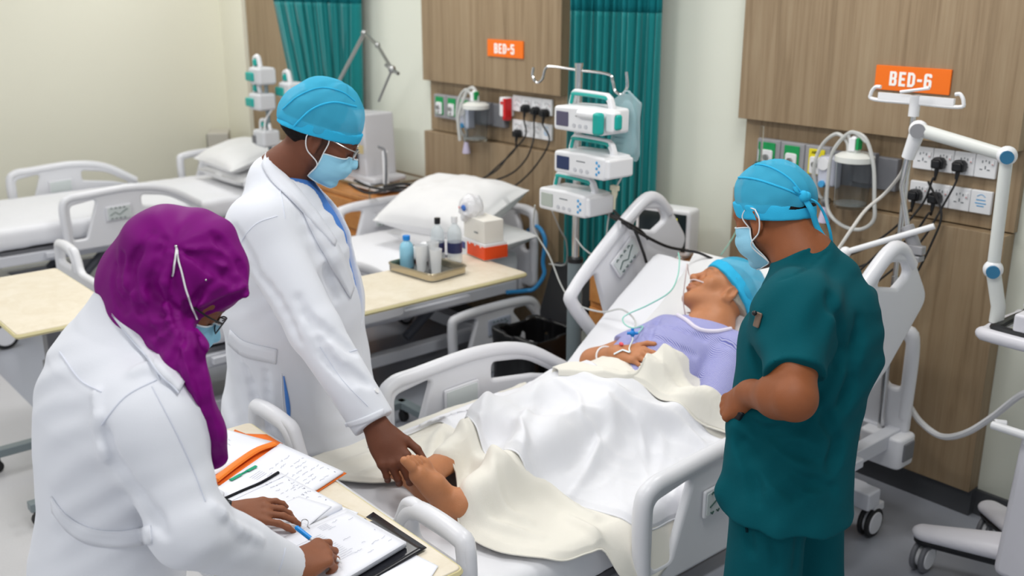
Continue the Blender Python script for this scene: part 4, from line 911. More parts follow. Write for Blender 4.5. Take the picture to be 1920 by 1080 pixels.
# pillows and linen on the empty beds
pillow('large white pillow propped on top of another at the head of bed 5', (-4.20, 3.17, .84), euler(.36, -.04, .12), .74, .48, .23, 3, group='pillows on bed 5')
pillow('lower white pillow lying flat at the head of bed 5', (-4.14, 3.20, .69), euler(.08, 0, .05), .72, .44, .17, 7, group='pillows on bed 5')
pillow('white pillow at the head of the far bed, upper of two', (-6.40, 3.06, .85), euler(.25, 0, -.05), .66, .42, .15, 9, group='pillows on the far bed')
pillow('white pillow at the head of the far bed, lower of two', (-6.40, 3.10, .72), euler(.0, 0, 0), .66, .42, .14, 11, group='pillows on the far bed')
V, F = pillow_mesh(.20, .6, .16, 5); o = mesh('folded_blanket', V @ euler(0, 0, 1.2).T, F, M_blank, sharp=70); o.location = (-4.55, 1.60, .68); tag(o, 'rolled cream blanket lying at the foot end of bed 5', 'blanket')
# ------------------------------------------------------------------ tray and bottles on the table beside bed 5
TZ = .8235
tr = thing('steel_tray', 'shallow steel tray on the overbed table beside bed 5', 'tray')
def rect_pts(cx, cy, a, b_, rz): R = euler(0, 0, rz); return [(cx+(R@NP(x*a/2, y*b_/2, 0))[0], cy+(R@NP(x*a/2, y*b_/2, 0))[1]) for x, y in ((-1, -1), (1, -1), (1, 1), (-1, 1))]
q = rpoly(rect_pts(-3.30, 2.37, .28, .20, .1), .03); qi = rpoly(rect_pts(-3.30, 2.37, .27, .19, .1), .026)
b = MB(); b.plate(q, [], .004, .001, loc=(0, 0, TZ+.003), axes=((1, 0, 0), (0, 1, 0), (0, 0, 1))); obj('tray_floor', b, M_steel, tr)
b = MB(); b.plate(q, [qi], .026, .001, loc=(0, 0, TZ+.016), axes=((1, 0, 0), (0, 1, 0), (0, 0, 1))); b.tube([(x, y, TZ+.030) for x, y in q], .0045, 6, closed=True); obj('tray_rim', b, mat('tray_metal', (196, 184, 160), .3, metal=1), tr)
def bottle(name, x, y, z, r, h, body, cap, label, lab=None, fluid=None, neck=.35):
    t = thing(name, label, 'bottle', 'bottles on the table beside bed 5')
    b = MB(); b.lathe([(r*.9, 0), (r, .004), (r, h*.62), (r*.85, h*.74), (r*neck, h*.84), (r*neck, h*.9)], (x, y, z)); obj('bottle_body', b, body, t)
    b = MB(); b.lathe([(r*neck*1.25, h*.87), (r*neck*1.25, h), (.001, h)], (x, y, z)); obj('cap', b, cap, t)
    if lab: b = MB(); b.lathe([(r*1.01, h*.22), (r*1.01, h*.45)], (x, y, z)); obj('label', b, lab, t)
    if fluid: b = MB(); b.lathe([(r*.9, .003), (r*.97, .006), (r*.97, h*.38), (.001, h*.38)], (x, y, z)); obj('fluid', b, fluid, t)
M_bot = mat('bottle_plastic', (228, 238, 242), .15, alpha=.45); M_bot2 = mat('bottle_frost', (190, 222, 236), .3, alpha=.85)
bottle('sanitiser_bottle', -3.395, 2.335, TZ+.005, .030, .135, mat('sanitiser_bottle', (150, 208, 232), .2, alpha=.9), M_blue, 'small bottle with blue cap and bright blue liquid in the steel tray', fluid=mat('blue_liquid', (20, 160, 220), .2), neck=.42)
bottle('medicine_bottle', -3.345, 2.365, TZ+.005, .016, .085, mat('dark_amber', (48, 26, 26), .2), M_blk, 'small dark medicine bottle in the steel tray', lab=M_red, neck=.6)
bottle('water_bottle', -3.40, 2.50, TZ, .030, .19, M_bot, M_blk, 'clear water bottle with black cap and navy label behind the tray', lab=mat('navy_label', (46, 52, 92), .4))
bottle('water_bottle', -3.34, 2.545, TZ, .032, .20, M_bot, M_wht, 'clear water bottle with navy label beside the tissue box', lab=mat('navy_label', (46, 52, 92), .4))
def cup(x, y, r, h, label, m, tilt=0):
    b = MB(); b.lathe([(r*.75, 0), (r, h), (r*.96, h), (r*.7, .004), (.001, .004)], (0, 0, 0), n=20); o = obj('plastic_cup', b, m, sharp=60); o.location = (x, y, TZ+.005); o.rotation_euler = (tilt, tilt*.5, 0); tag(o, label, 'cup', 'cups in the steel tray')
M_frost = mat('frosted_plastic', (234, 236, 238), .35, alpha=.8)
cup(-3.305, 2.345, .026, .11, 'tall frosted cup at the front of the steel tray', M_frost); cup(-3.30, 2.40, .026, .115, 'tall frosted cup behind the first one in the tray', M_frost); cup(-3.245, 2.375, .026, .10, 'clear cup at the right end of the steel tray', M_frost)
t = thing('glove_box', 'orange and white box of gloves on the overbed table', 'box')
R = euler(0, 0, -.12); c = NP(-3.36, 2.72, TZ+.035); b = MB(); b.box(c, (.20, .115, .07), R); obj('carton', b, M_wht, t, bev=.002)
b = MB(); b.box(c+R@NP(.03, 0, -.004), (.145, .119, .056), R); obj('orange_print', b, mat('box_orange', (236, 78, 24), .5), t, bev=.001)
b = MB(); 
for k in range(3): b.box(c+R@NP(-.02+.045*k, -.060, .022), (.012, .001, .008), R)
obj('print_notches', b, M_wht, t); b = MB(); b.box(c+R@NP(-.075, -.0585, 0), (.03, .002, .03), R); obj('brand_patch', b, mat('print_navy', (60, 70, 130), .5), t)
t = thing('carton', 'plain white carton standing on the orange glove box', 'box'); c2 = c+NP(.0, .0, .035+.05); b = MB(); b.box(c2, (.17, .10, .10), R); obj('carton_body', b, mat('carton_white', (232, 229, 222), .6), t, bev=.004)
b = MB(); b.box(c2+R@NP(.02, -.051, -.01), (.03, .001, .006), R); obj('carton_print', b, M_ink, t)
S = Solid(); S.ell(c2+NP(-.06, -.02, .085), (.055, .05, .06), k=.02); S.ell(c2+NP(-.085, .0, .06), (.05, .045, .05), k=.02); S.disp.append(lambda P, d: d+.012*vnoise(P, 34, 3)+.006*vnoise(P, 70, 4))
t = thing('plastic_bag', 'crumpled clear bag with red and blue print on the white carton', 'bag'); solid('bag_film', S, mat('bag_film', (240, 240, 244), .2, alpha=.7), t, .005)
b = MB(); b.ball(c2+NP(-.05, -.07, .09), (.016, .006, .014), n=12, m=8); obj('blue_print', b, mat('print_blue', (60, 110, 190), .4), t); b = MB(); b.ball(c2+NP(-.085, -.062, .085), (.01, .006, .006), n=12, m=8); obj('red_print', b, M_red, t)
S = Solid(); S.ell(NP(-3.44, 2.44, TZ+.035), (.06, .045, .035), k=.02); S.ell(NP(-3.40, 2.42, TZ+.06), (.035, .03, .03), k=.02); S.disp.append(lambda P, d: d+.012*vnoise(P, 40, 8)); tag(solid('gauze_packet', S, M_wht, None, .005), 'crumpled white gauze packet behind the steel tray', 'packet')
# blue corrugated breathing tube behind bed 5 headboard
cable('breathing_tube', [aty(990, 432, 3.55), aty(1008, 425, 3.5), aty(1022, 450, 3.5), aty(1018, 490, 3.5), aty(1020, 515, 3.5), aty(1003, 540, 3.46), aty(985, 545, 3.42), aty(950, 548, 3.3)], .011, mat('blue_hose', (50, 140, 200), .4), 'blue tube coiled at the head of bed 5', 'tube')
# ------------------------------------------------------------------ figures
pd = dep
def mpx(px, d): return px*d/1900.
def frame(f, up=(0, 0, 1)):
    f = unit(f); x = unit(np.cross(f, up)); z = np.cross(x, f); return np.array([x, f, z])   # rows: right side, forward, up
class Head:
    def __init__(s, c, f, up=(0, 0, 1), sc=1.0): s.c = NP(*c); s.M = frame(f, up); s.k = sc
    def w(s, x, y, z): return s.c+s.M.T@(NP(x, y, z)*s.k)
    def loc(s, P): return ((np.asarray(P)-s.c) @ s.M.T)/s.k
    def build(s, S, neck, rn=(.052, .058), age=0):
        w, k, M = s.w, s.k, s.M; e = lambda c, r, kk=.02, sub=False: S.ell(w(*c), np.array(r)*k, M, kk*k, sub)
        co = lambda a, b, ra, rb, kk=.015, sub=False: S.cone(w(*a), w(*b), ra*k, rb*k, kk*k, sub)
        e((0, -.016, .036), (.075, .096, .086), .01); e((0, .030, .005), (.060, .060, .085), .03)
        e((0, .034, -.058), (.050, .050, .050), .03); e((0, .072, -.096), (.020, .016, .017), .03)
        for q in (-1, 1):
            co((q*.054, .002, -.045), (q*.018, .068, -.094), .019, .015, .03)
            e((q*.044, .060, -.020), (.020, .018, .018), .03)
            e((q*.031, .099, .006), (.0165, .016, .013), .018, True)
            e((q*.031, .0785, .004), (.0145, .0135, .0125), .006)
            co((q*.014, .089, .028), (q*.046, .074, .024), .0085, .007, .02)
            co((q*.018, .083, .0005), (q*.044, .078, .0015), .0012, .0012, .002, True)
            e((q*.012, .1015, -.034), (.0085, .010, .007), .008)
            e((q*.0065, .106, -.041), (.0035, .005, .003), .003, True)
            # ear
            e((q*.0765, -.012, -.006), (.008, .020, .032), .006); e((q*.084, -.008, -.003), (.006, .011, .019), .006, True)
            co((q*.084, -.022, .016), (q*.084, -.026, -.006), .0035, .003, .006); co((q*.084, -.022, .016), (q*.080, -.002, .024), .0035, .003, .006)
            e((q*.078, -.004, -.034), (.006, .009, .009), .006)
            if age: co((q*.020, .096, -.036), (q*.036, .082, -.066), .0018, .0018, .006, True)
        co((0, .089, .016), (0, .109, -.026), .0075, .0105, .014); e((0, .112, -.031), (.0105, .0105, .0095), .01)
        co((-.019, .090, -.063), (0, .098, -.059), .005, .0065, .008); co((0, .098, -.059), (.019, .090, -.063), .0065, .005, .008)
        co((-.016, .090, -.070), (0, .096, -.073), .005, .0072, .008); co((0, .096, -.073), (.016, .090, -.070), .0072, .005, .008)
        co((-.023, .094, -.0655), (0, .104, -.0655), .0016, .0016, .003, True); co((0, .104, -.0655), (.023, .094, -.0655), .0016, .0016, .003, True)
        e((0, .092, -.083), (.018, .010, .005), .008, True); e((0, .086, -.050), (.020, .0135, .016), .012)
        S.cone(w(0, -.022, -.035), neck, rn[0]*k, rn[1], .03)
    def skin(s, base, lip=None, brow=None, beard=None):
        base = np.array(srgb(*base)); lip = np.array(srgb(*(lip or base))) if lip else None
        def f(V):
            C = np.tile(base, (len(V), 1)); L = s.loc(V); n = vnoise(V, 45, 3)*.5+vnoise(V, 110, 9)*.5
            C[:, :3] *= (1+.06*n)[:, None]
            nearh = (np.abs(L) < .13).all(1)
            if lip is not None:
                m = np.exp(-((L[:, 0]/.021)**2)**2-((L[:, 2]+.0655)/.011)**4)*(L[:, 1] > .08)*nearh; C[:] = C*(1-.75*m[:, None])+lip*.75*m[:, None]
            if brow is not None:
                a = np.abs(L[:, 0]); m = np.exp(-((a-.031)/.018)**4-((L[:, 2]-.027+.3*(a-.03)**2/.02)/.0042)**2)*(L[:, 1] > .06)*nearh; b_ = np.array(srgb(*brow)); C[:] = C*(1-.7*m[:, None])+b_*.7*m[:, None]
            if beard is not None:
                a = np.abs(L[:, 0]); m = np.clip((-.030-L[:, 2]+.25*(a-.05))*30, 0, 1)*np.clip((L[:, 1]+.005)*60, 0, 1)*np.clip((.14-np.linalg.norm(L, axis=1))*60, 0, 1)*nearh
                m = np.maximum(m, np.clip((a-.05)*60, 0, 1)*np.clip((.014-np.abs(L[:, 1]-.014))*200, 0, 1)*(L[:, 2] < .03)*(L[:, 2] > -.06)*nearh)
                m *= .62+.25*vnoise(V, 400, 5); b_ = np.array(srgb(*beard)); C[:] = C*(1-m[:, None])+b_*m[:, None]
            C[:, 3] = 1; return C
        return f
def hand(S, W, fwd, back, side, curl=(.3, .3, .3, .3), thumb=(.35, .4), k=1.0, spread=.05, mid=1.0, tdir=None, L=None):
    """palm, four separate fingers and a thumb; returns finger tips. side = direction of the thumb side"""
    W = NP(*W); f = unit(fwd); b = unit(np.array(back)-f*(np.array(back)@f)); s_ = unit(np.cross(f, b)); s_ = s_ if s_@np.array(side) > 0 else -s_
    if L is None: L = (.95, 1.05, .98, .80)
    kn = []; tips = []
    offs = (.029, .0095, -.0105, -.029)
    for i, o in enumerate(offs):
        base = W+f*(.012)*k+s_*o*.55*k; kp = W+f*(.088-.004*abs(i-1)-(.006 if i == 3 else 0))*k+s_*o*k+b*.002*k
        S.cone(base, kp, .015*k, .0115*k, .012*k, flat=(b, .85)); kn.append(kp)
    S.cone(W-f*.012*k, W+f*.03*k, .023*k, .024*k, .02*k, flat=(b, .72))
    S.ell(W+f*.035*k+s_*.024*k-b*.008*k, (.018*k, .028*k, .013*k), np.array([s_, f, b]), .014*k)
    S.ell(W+f*.040*k-s_*.022*k-b*.008*k, (.014*k, .03*k, .012*k), np.array([s_, f, b]), .014*k)
    for i, kp in enumerate(kn):
        a = 0; d = unit(f+s_*spread*(1.5-i)); p = kp; c = curl[i]; seg = np.array((.040, .026, .020))*L[i]*k
        cs = c if isinstance(c, (tuple, list)) else (c, c*1.25*mid, c*.8*mid); rr = (.0093, .0083, .0076, .0062)
        for j in range(3):
            a += cs[j]; dd = d*math.cos(a)-b*math.sin(a); q = p+dd*seg[j]
            S.cone(p, q, rr[j]*k*(.88 if i == 3 else 1), rr[j+1]*k*(.88 if i == 3 else 1), (.006 if j == 0 else .003)*k)
            if j < 2: S.ell(q, (.0085*k*(.9 if i == 3 else 1),)*3, None, .003*k)
            p = q
        tips.append(p)
    tb = W+f*.022*k+s_*.024*k-b*.006*k; td = unit(f*.62+s_*.72-b*.28) if tdir is None else unit(tdir)
    p1 = tb+td*.036*k; d2 = unit(td+f*thumb[0]-b*thumb[1]*.4); p2 = p1+d2*.032*k; d3 = unit(d2+f*thumb[0]*.6-b*thumb[1]*.5-s_*.2); p3 = p2+d3*.026*k
    S.cone(tb, p1, .0135*k, .0105*k, .012*k); S.cone(p1, p2, .0105*k, .0095*k, .004*k); S.cone(p2, p3, .0095*k, .0075*k, .003*k)
    return kn, tips, p3
def foot(S, H, up, toe, med, k=1.0, ankle=None):
    """H heel bottom centre; toe = heel->toes direction; up = dorsal direction; med = medial side"""
    H = NP(*H); t = unit(toe); u = unit(np.array(up)-t*(np.array(up)@t)); m = unit(np.cross(t, u)); m = m if m@np.array(med) > 0 else -m
    P = lambda a, b_, c: H+t*a*k+u*b_*k+m*c*k
    S.cone(P(.0, .028, 0), P(.035, .040, .0), .027*k, .029*k, .02)
    S.cone(P(.035, .042, 0), P(.12, .036, .004), .034*k, .028*k, .03); S.cone(P(.12, .032, .008), P(.178, .018, .014), .024*k, .015*k, .02)
    S.cone(P(.02, .020, -.012), P(.17, .016, -.028), .021*k, .016*k, .02); S.cone(P(.02, .02, .01), P(.175, .018, .026), .020*k, .020*k, .025)
    S.cone(P(.160, .016, -.03), P(.170, .016, .022), .014*k, .018*k, .012)
    an = P(.03, .085, .0) if ankle is None else NP(*ankle)
    S.cone(P(.028, .05, 0), an, .030*k, .029*k, .03); 
    for q in (-1, 1): S.ell(P(.035, .072, q*.030), (.013*k,)*3, None, .014)
    for i, (o, L, r) in enumerate(((.030, .055, .0135), (.0105, .054, .0098), (-.006, .050, .0092), (-.021, .044, .0088), (-.035, .037, .0088))):
        a = P(.180-.010*i*(1 if i else 0)*.8, .016, o); b_ = a+t*L*.55*k+u*.005*k; c = a+t*L*k-u*.003*k
        S.cone(a, b_, r*k, r*.86*k, .003); S.cone(b_, c, r*1.0*k, r*.86*k, .002)
    return an
def traceN(S, pts, d0=.8, it=110, dead=6.0):
    """first hits of view rays with a solid: gives true surface points for seams, buttons, belts"""
    pts = np.asarray(pts, float); R_ = (pts[:, :1]-960)/1900.*Rv+(540-pts[:, 1:2])/1900.*upv_+fwv; R_ /= np.linalg.norm(R_, axis=1)[:, None]; o = NP(0, 0, CAMZ)
    t = np.full(len(pts), d0); done = np.zeros(len(pts), bool)
    for _ in range(it):
        k = ~done
        if not k.any(): break
        d = S.ev((o+R_[k]*t[k, None]).astype(np.float32)); t[k] += d*.7; dk = np.abs(d) < .0004; idx = np.flatnonzero(k); done[idx[dk]] = True; done[t > dead] = True
    return o+R_*t[:, None], t < dead
def trace(S, px, py, d0=.8):
    P, ok = traceN(S, [(px, py)], d0); return P[0] if ok[0] else None
def gradN(S, P, e=.002):
    P = np.asarray(P, float); m = len(P); Q = np.concatenate([P+np.eye(3)[i]*e*sg for i in range(3) for sg in (1, -1)]).astype(np.float32); d = S.ev(Q).reshape(3, 2, m); g = (d[:, 0]-d[:, 1]).T
    return g/(np.linalg.norm(g, axis=1)[:, None]+1e-9)
def grad(S, p): return gradN(S, [p])[0]
def surf_line(S, pts, sub=5, off=.001):
    P = np.array(pts, float); P = catmull(np.c_[P, np.zeros(len(P))], sub)[:, :2] if len(P) > 2 else np.array([P[0]+(P[1]-P[0])*t for t in np.linspace(0, 1, sub*2)])
    H_, ok = traceN(S, P); H_ = H_[ok]
    if not len(H_): return []
    G_ = gradN(S, H_); out = []
    for h, g in zip(H_, G_):
        if out and np.linalg.norm(h-out[-1]) > .12: continue
        out.append(h+g*off)
    return out
def seam(name, S, pts, r, m, parent, off=.0005, sub=6):
    L = surf_line(S, pts, sub, off)
    if len(L) < 2: return None
    b = MB(); b.tube(L, r, 6); return obj(name, b, m, parent)
def strip(name, S, up, low, th, m, parent, n=24, off=.002, nv=4):
    """cloth strip lying on a solid between two traced edges"""
    def rs(P):
        P = np.array(P, float); P = catmull(np.c_[P, np.zeros(len(P))], 8)[:, :2] if len(P) > 2 else P; d = np.r_[0, np.cumsum(np.linalg.norm(np.diff(P, axis=0), axis=1))]; t = np.linspace(0, d[-1], n); return np.stack([np.interp(t, d, P[:, k]) for k in (0, 1)], 1)
    A = rs(up); B = rs(low); Q = np.concatenate([A+(B-A)*j/(nv-1) for j in range(nv)])
    H_, ok = traceN(S, Q); H_ = H_+gradN(S, H_)*off; med_ = np.median(np.linalg.norm(H_[ok]-NP(0, 0, CAMZ), axis=1)) if ok.any() else 2
    ok &= np.abs(np.linalg.norm(H_-NP(0, 0, CAMZ), axis=1)-med_) < .25
    for i in np.flatnonzero(~ok):
        j = np.flatnonzero(ok)[np.argmin(np.linalg.norm(Q[ok]-Q[i], axis=1))]; H_[i] = H_[j]+((Q[i]-Q[j])[0]*Rv-(Q[i]-Q[j])[1]*upv_)*med_/1900*.3
    G = H_.reshape(nv, n, 3).transpose(1, 0, 2)
    b = MB(); b.grid(G); o = obj(name, b, m, parent, sharp=0); md = o.modifiers.new('thick', 'SOLIDIFY'); md.thickness = th; md.offset = 0; return o
def keepif(S, g, k=.004): S.fn((0, 0, 0), 1e3, lambda P: -g(P), k, True)
def f32(v): return np.asarray(v, np.float32)
def s_w(H, L): return H.c+(L*H.k)@H.M
def mask_mesh(H, S, name_parent, m, z0=-.115, z1=.012, ang=78, y_tip=.118, pleats=3, rim=True, shift=0):
    nu, nv = 46, 34
    A = np.radians(np.linspace(-ang, ang, nu))[:, None]+np.zeros((1, nv)); Vv = np.linspace(0, 1, nv)[None]+np.zeros((nu, 1)); ta = np.abs(A)/math.radians(ang)
    Z = z0+(z1-z0)*Vv; zc = (z0+z1)/2; Z = zc+(Z-zc)*(1-.22*ta**2)-.004*ta; D = np.stack([np.sin(A), np.cos(A), 0*A], -1); T = np.full((nu, nv), .16)
    for _ in range(30):
        L = D*T[..., None]; L[..., 2] = Z; P = s_w(H, L.reshape(-1, 3)); T -= np.maximum(S.ev(f32(P), disp=False).reshape(nu, nv)-.003, 0)*.8/H.k
    tent = (y_tip-.055*np.abs(Vv-.62)**1.5*2)*np.cos(A*.72); TT_ = np.maximum(T, np.minimum(tent, .125)); TT_ = T+(TT_-T)*(1-ta**3)+.0016*np.sin(Vv*2*np.pi*pleats)*(1-ta)
    L = D*TT_[..., None]; L[..., 2] = Z; G = s_w(H, L.reshape(-1, 3)).reshape(nu, nv, 3)
    b = MB(); b.grid(G); o = obj('mask', b, m, name_parent, sharp=0); md = o.modifiers.new('thick', 'SOLIDIFY'); md.thickness = .0015; md.offset = 1
    if rim:
        b = MB(); b.tube(list(G[:, -1])+[], .0017, 6); b.tube(list(G[:, 0]), .0014, 6); b.tube(list(G[0]), .0016, 6); b.tube(list(G[-1]), .0016, 6); obj('mask_edge', b, mat('mask_white', (226, 238, 244), .7), o)
    return o, G
M_mask = mat('mask_blue', (150, 208, 234), .8, bump=.3, bscale=500); M_maskw = mat('mask_white', (226, 238, 244), .7)
M_strap = mat('elastic_white', (236, 236, 238), .7)
M_cap = mat('cap_cloth', (70, 186, 226), .75, bump=.4, bscale=900, alpha=.68); M_capb = mat('cap_band_cloth', (52, 180, 226), .75, bump=.4, bscale=900)
M_hair = mat('black_hair', (22, 18, 17), .6, bump=1, bscale=300)
def cap(H, parent, bulge=(.092, .116, .098), c=(0, -.012, .050), zf=.040, zb=-.022, band=.030, seed=1, back=0, tilt=0, amp=.0035):
    """bouffant surgical cap with a doubled band; rim plane from forehead (zf) to nape (zb)"""
    M = f32(H.M); C = f32(H.c); k = H.k
    def zl(P):   # height above the rim plane in head units
        L = (P-C)@M.T/k; return L[:, 2]-(zb+(zf-zb)*(L[:, 1]+.11)/.22), L
    S = Solid(); S.ell(H.w(*c), np.array(bulge)*k, H.M, .02); S.ell(H.w(c[0], c[1]-.02-back, c[2]-.02), np.array((bulge[0]*.95, bulge[1]*.92, bulge[2]*.75))*k, H.M, .03)
    keepif(S, lambda P: -(zl(P)[0]-band*.35)*k)
    def dsp(P, d):
        z, L = zl(P); an = np.arctan2(L[:, 0], L[:, 1]); g = vnoise(np.stack([an*2.2, L[:, 2]*9, an*0+seed], 1), 1.6, seed)
        return d+amp*g+amp*.6*vnoise(P, 38, seed+2)*1
    S.disp.append(dsp); o = solid('cap_crown', S, M_cap, None, .0034); o.name = 'cap'; o.parent = parent
    B = Solid(); B.ell(H.w(*c), np.array(bulge)*k*1.01+.001, H.M, .01)
    B.ell(H.w(c[0], c[1], c[2]-.02), np.array((bulge[0]*.965, bulge[1]*.975, bulge[2]*1.1))*k, H.M, .02)
    B.ell(H.w(c[0], c[1]-.004, -.006), np.array((bulge[0]*.95, bulge[1]*.945, .078))*k, H.M, .02)
    keepif(B, lambda P: -zl(P)[0]*k, .003); keepif(B, lambda P: (zl(P)[0]-band)*k, .003)
    B.disp.append(lambda P, d: d+.0012*vnoise(P, 60, seed))
    solid('cap_band', B, M_capb, o, .0034)
    return o, S, B
def straps(H, G, parent, ear=(.084, -.030)):
    for i, q in ((0, -1), (-1, 1)):
        b = MB(); top = G[i, -2]; low = G[i, 1]
        b.tube([top, H.w(q*.083, .022, .012), H.w(q*.087, -.006, .030), H.w(q*.089, -.030, .020)], .0017, 6, smooth=6)
        b.tube([H.w(q*.089, -.030, .020), H.w(q*.090, -.036, -.005), H.w(q*.086, -.020, -.036), H.w(q*.078, .020, -.060), low], .0017, 6, smooth=6)
        obj('ear_loop', b, M_strap, parent)
def cloth_disp(a1=.004, s1=7, a2=.002, s2=18, st=(1, 1, .45), seed=0):
    st = f32(st)
    return lambda P, d: d+a1*vnoise(P*st, s1, seed)+a2*vnoise(P*st, s2, seed+7)
def folds(dirv, wl, amp, seed=0, ms=4, bias=.15, warp=2.2):
    """soft drapery: sine ridges across dirv, warped, present only in patches"""
    dv = f32(unit(dirv)*2*np.pi/wl)
    return lambda P, d: d+amp*np.sin(P@dv+warp*vnoise(P, 5, seed)+warp*.5*vnoise(P, 11, seed+3))*np.clip(vnoise(P, ms, seed+9)*1.6+bias, 0, 1)
def crease(S, pts, r=.006, k=.018, sub=True, d0=.8, depth=0):
    """fold valley (or ridge) following image points on the current surface"""
    L = surf_line(S, pts, 3, depth); cr = [f32(p) for p in L]
    for i in range(len(L)-1): S.cone(L[i], L[i+1], r, r, k, sub)
M_coat = mat('white_coat_cotton', (224, 227, 235), .85, bump=.25, bscale=800, sheen=.15)
M_coats = mat('coat_stitch', (214, 218, 230), .9)
M_scrubb = mat('blue_scrub_cotton', (84, 136, 214), .85); M_navy = mat('navy_collar', (22, 32, 66), .85)
M_teal_s = mat('dark_teal_scrub', (0, 78, 88), .9, bump=.25, bscale=700)
M_skin_man = mat('skin_dark_brown', (96, 56, 38), .59, attr=True, bump=.2, bscale=500)
M_skin_teal = mat('skin_brown', (130, 78, 50), .59, attr=True, bump=.2, bscale=500)
M_skin_wom = mat('skin_warm_brown', (124, 76, 52), .59, attr=True, bump=.2, bscale=500)
M_shoe = mat('black_shoe', (26, 26, 30), .4); M_trs = mat('dark_trousers', (34, 38, 52), .8)
def legs_part(hl, hr, fl, fr, m, root, toe, rad=(.080, .066, .058), nm='trousers', zc=.10):
    S = Solid(); S.ell((np.array(hl)+hr)/2, (.11, .09, .12), None, .05)
    for h, f_ in ((hl, fl), (hr, fr)):
        h = np.array(h); f_ = np.array(f_); kn = (h+f_)/2+unit(toe)*.02; S.cone(h, kn, rad[0], rad[1], .05); S.cone(kn, f_+NP(0, 0, zc), rad[1], rad[2], .03)
    S.disp.append(cloth_disp(.005, 9, .002, 24, (1, 1, .5), 4)); o = solid(nm, S, m, root, .008)
    for f_ in (fl, fr):
        Q = Solid(); f_ = np.array(f_); t = unit(toe); Q.cone(f_+NP(0, 0, .045)-t*.04, f_+NP(0, 0, .035)+t*.14, .042, .035, .03, flat=((0, 0, 1), .9)); Q.cone(f_+NP(0, 0, .05), f_+NP(0, 0, .10), .04, .04, .02)
        keepif(Q, lambda P: -P[:, 2]+.002); solid('shoe', Q, M_shoe, root, .007)
    return o, S
# ================================================================== man in white coat
man = thing('person', 'man in white coat and blue cap at the bed foot, touching the patient foot', 'person', 'hospital staff')
fm_ = NP(.52, .85, 0)
mH = Head(pd(602, 256, 2.95), (.48, .74, -.47), (0, 0, 1), 1.05)
B = Solid(); neck = pd(528, 330, 2.99)
mH.build(B, neck, (.056, .064))
shR = pd(488, 425, 2.84); elR = pd(590, 618, 2.80); wrR = pd(706, 800, 2.755); shL = pd(545, 400, 3.20); elL = pd(560, 590, 3.28); wrL = pd(600, 730, 3.24)
chest = pd(530, 450, 3.06); pelv = pd(545, 650, 3.30)
B.chain([neck, chest, pelv], (.065, .115, .12), .06); B.cone(shR, shL, .05, .05, .05)
B.chain([shR, elR, wrR], (.048, .040, .026), .03); B.chain([shL, elL, wrL], (.048, .040, .027), .03)
hf = unit(pd(742, 868, 2.72)-wrR)
B.cone(wrR, wrR+hf*.02, .026, .024, .02, flat=(np.cross(hf, Rv), .85))
# grasping hand: fingers curl over the toes, thumb on the near-top side
bk = unit(NP(.70, -.42, .50)); thumbside = Rv*.9+upv_*.3
_, mtips, mth = hand(B, wrR+hf*.012, hf, bk, thumbside, ((.50, .65, .45), (.55, .70, .5), (.60, .75, .5), (.62, .75, .5)), (.75, .2), 1.18, .05, tdir=unit(hf*.62+thumbside*.62-bk*.1))
hand(B, wrL, unit(NP(.2, .3, -.9)), (0, .2, .9), (1, 0, 0), (.4, .4, .4, .4))
hipR = pelv+NP(.06, -.09, -.05); hipL = pelv+NP(-.06, .09, -.05); ftR = NP(hipR[0]-.05, hipR[1], 0); ftL = NP(hipL[0]-.08, hipL[1]+.02, 0)
B.cone(hipR, ftR+NP(0, 0, .1), .05, .03, .04); B.cone(hipL, ftL+NP(0, 0, .1), .05, .03, .04)
solid('body', B, M_skin_man, man, .003, mH.skin((108, 60, 38), (92, 48, 42), (20, 14, 12), (36, 22, 18)))
# hair
S = Solid(); S.ell(mH.w(0, -.020, .036), np.array((.079, .098, .088))*1.06, mH.M, .01); S.ell(mH.w(0, -.075, -.012), np.array((.058, .036, .042))*1.06, mH.M, .03)
S.disp.append(lambda P, d: d+.0015*vnoise(P, 150, 3)); Mm = f32(mH.M); Cm = f32(mH.c)
keepif(S, lambda P: (((P-Cm)@Mm.T)[:, 1]-.05-1.6*((P-Cm)@Mm.T)[:, 2]))
keepif(S, lambda P: -(((P-Cm)@Mm.T)[:, 2]+.045+.35*np.minimum(((P-Cm)@Mm.T)[:, 1]+.05, 0)))
solid('hair', S, M_hair, man, .004)
mcap, capS, capB = cap(mH, man, (.094, .112, .110), (0, -.014, .052), .030, -.012, .030, 3)
b = MB(); b.tube(surf_line(capS, [(536, 255), (556, 232), (585, 205), (625, 192), (668, 200)], 5, .001), .0028, 6); b.tube(surf_line(capS, [(530, 205), (560, 180), (600, 165), (640, 172), (665, 190)], 5, .001), .002, 6); obj('cap_seam', b, M_capb, mcap)
mk, G = mask_mesh(mH, B, man, M_mask, -.116, -.014, 72, .118); straps(mH, G, mk)
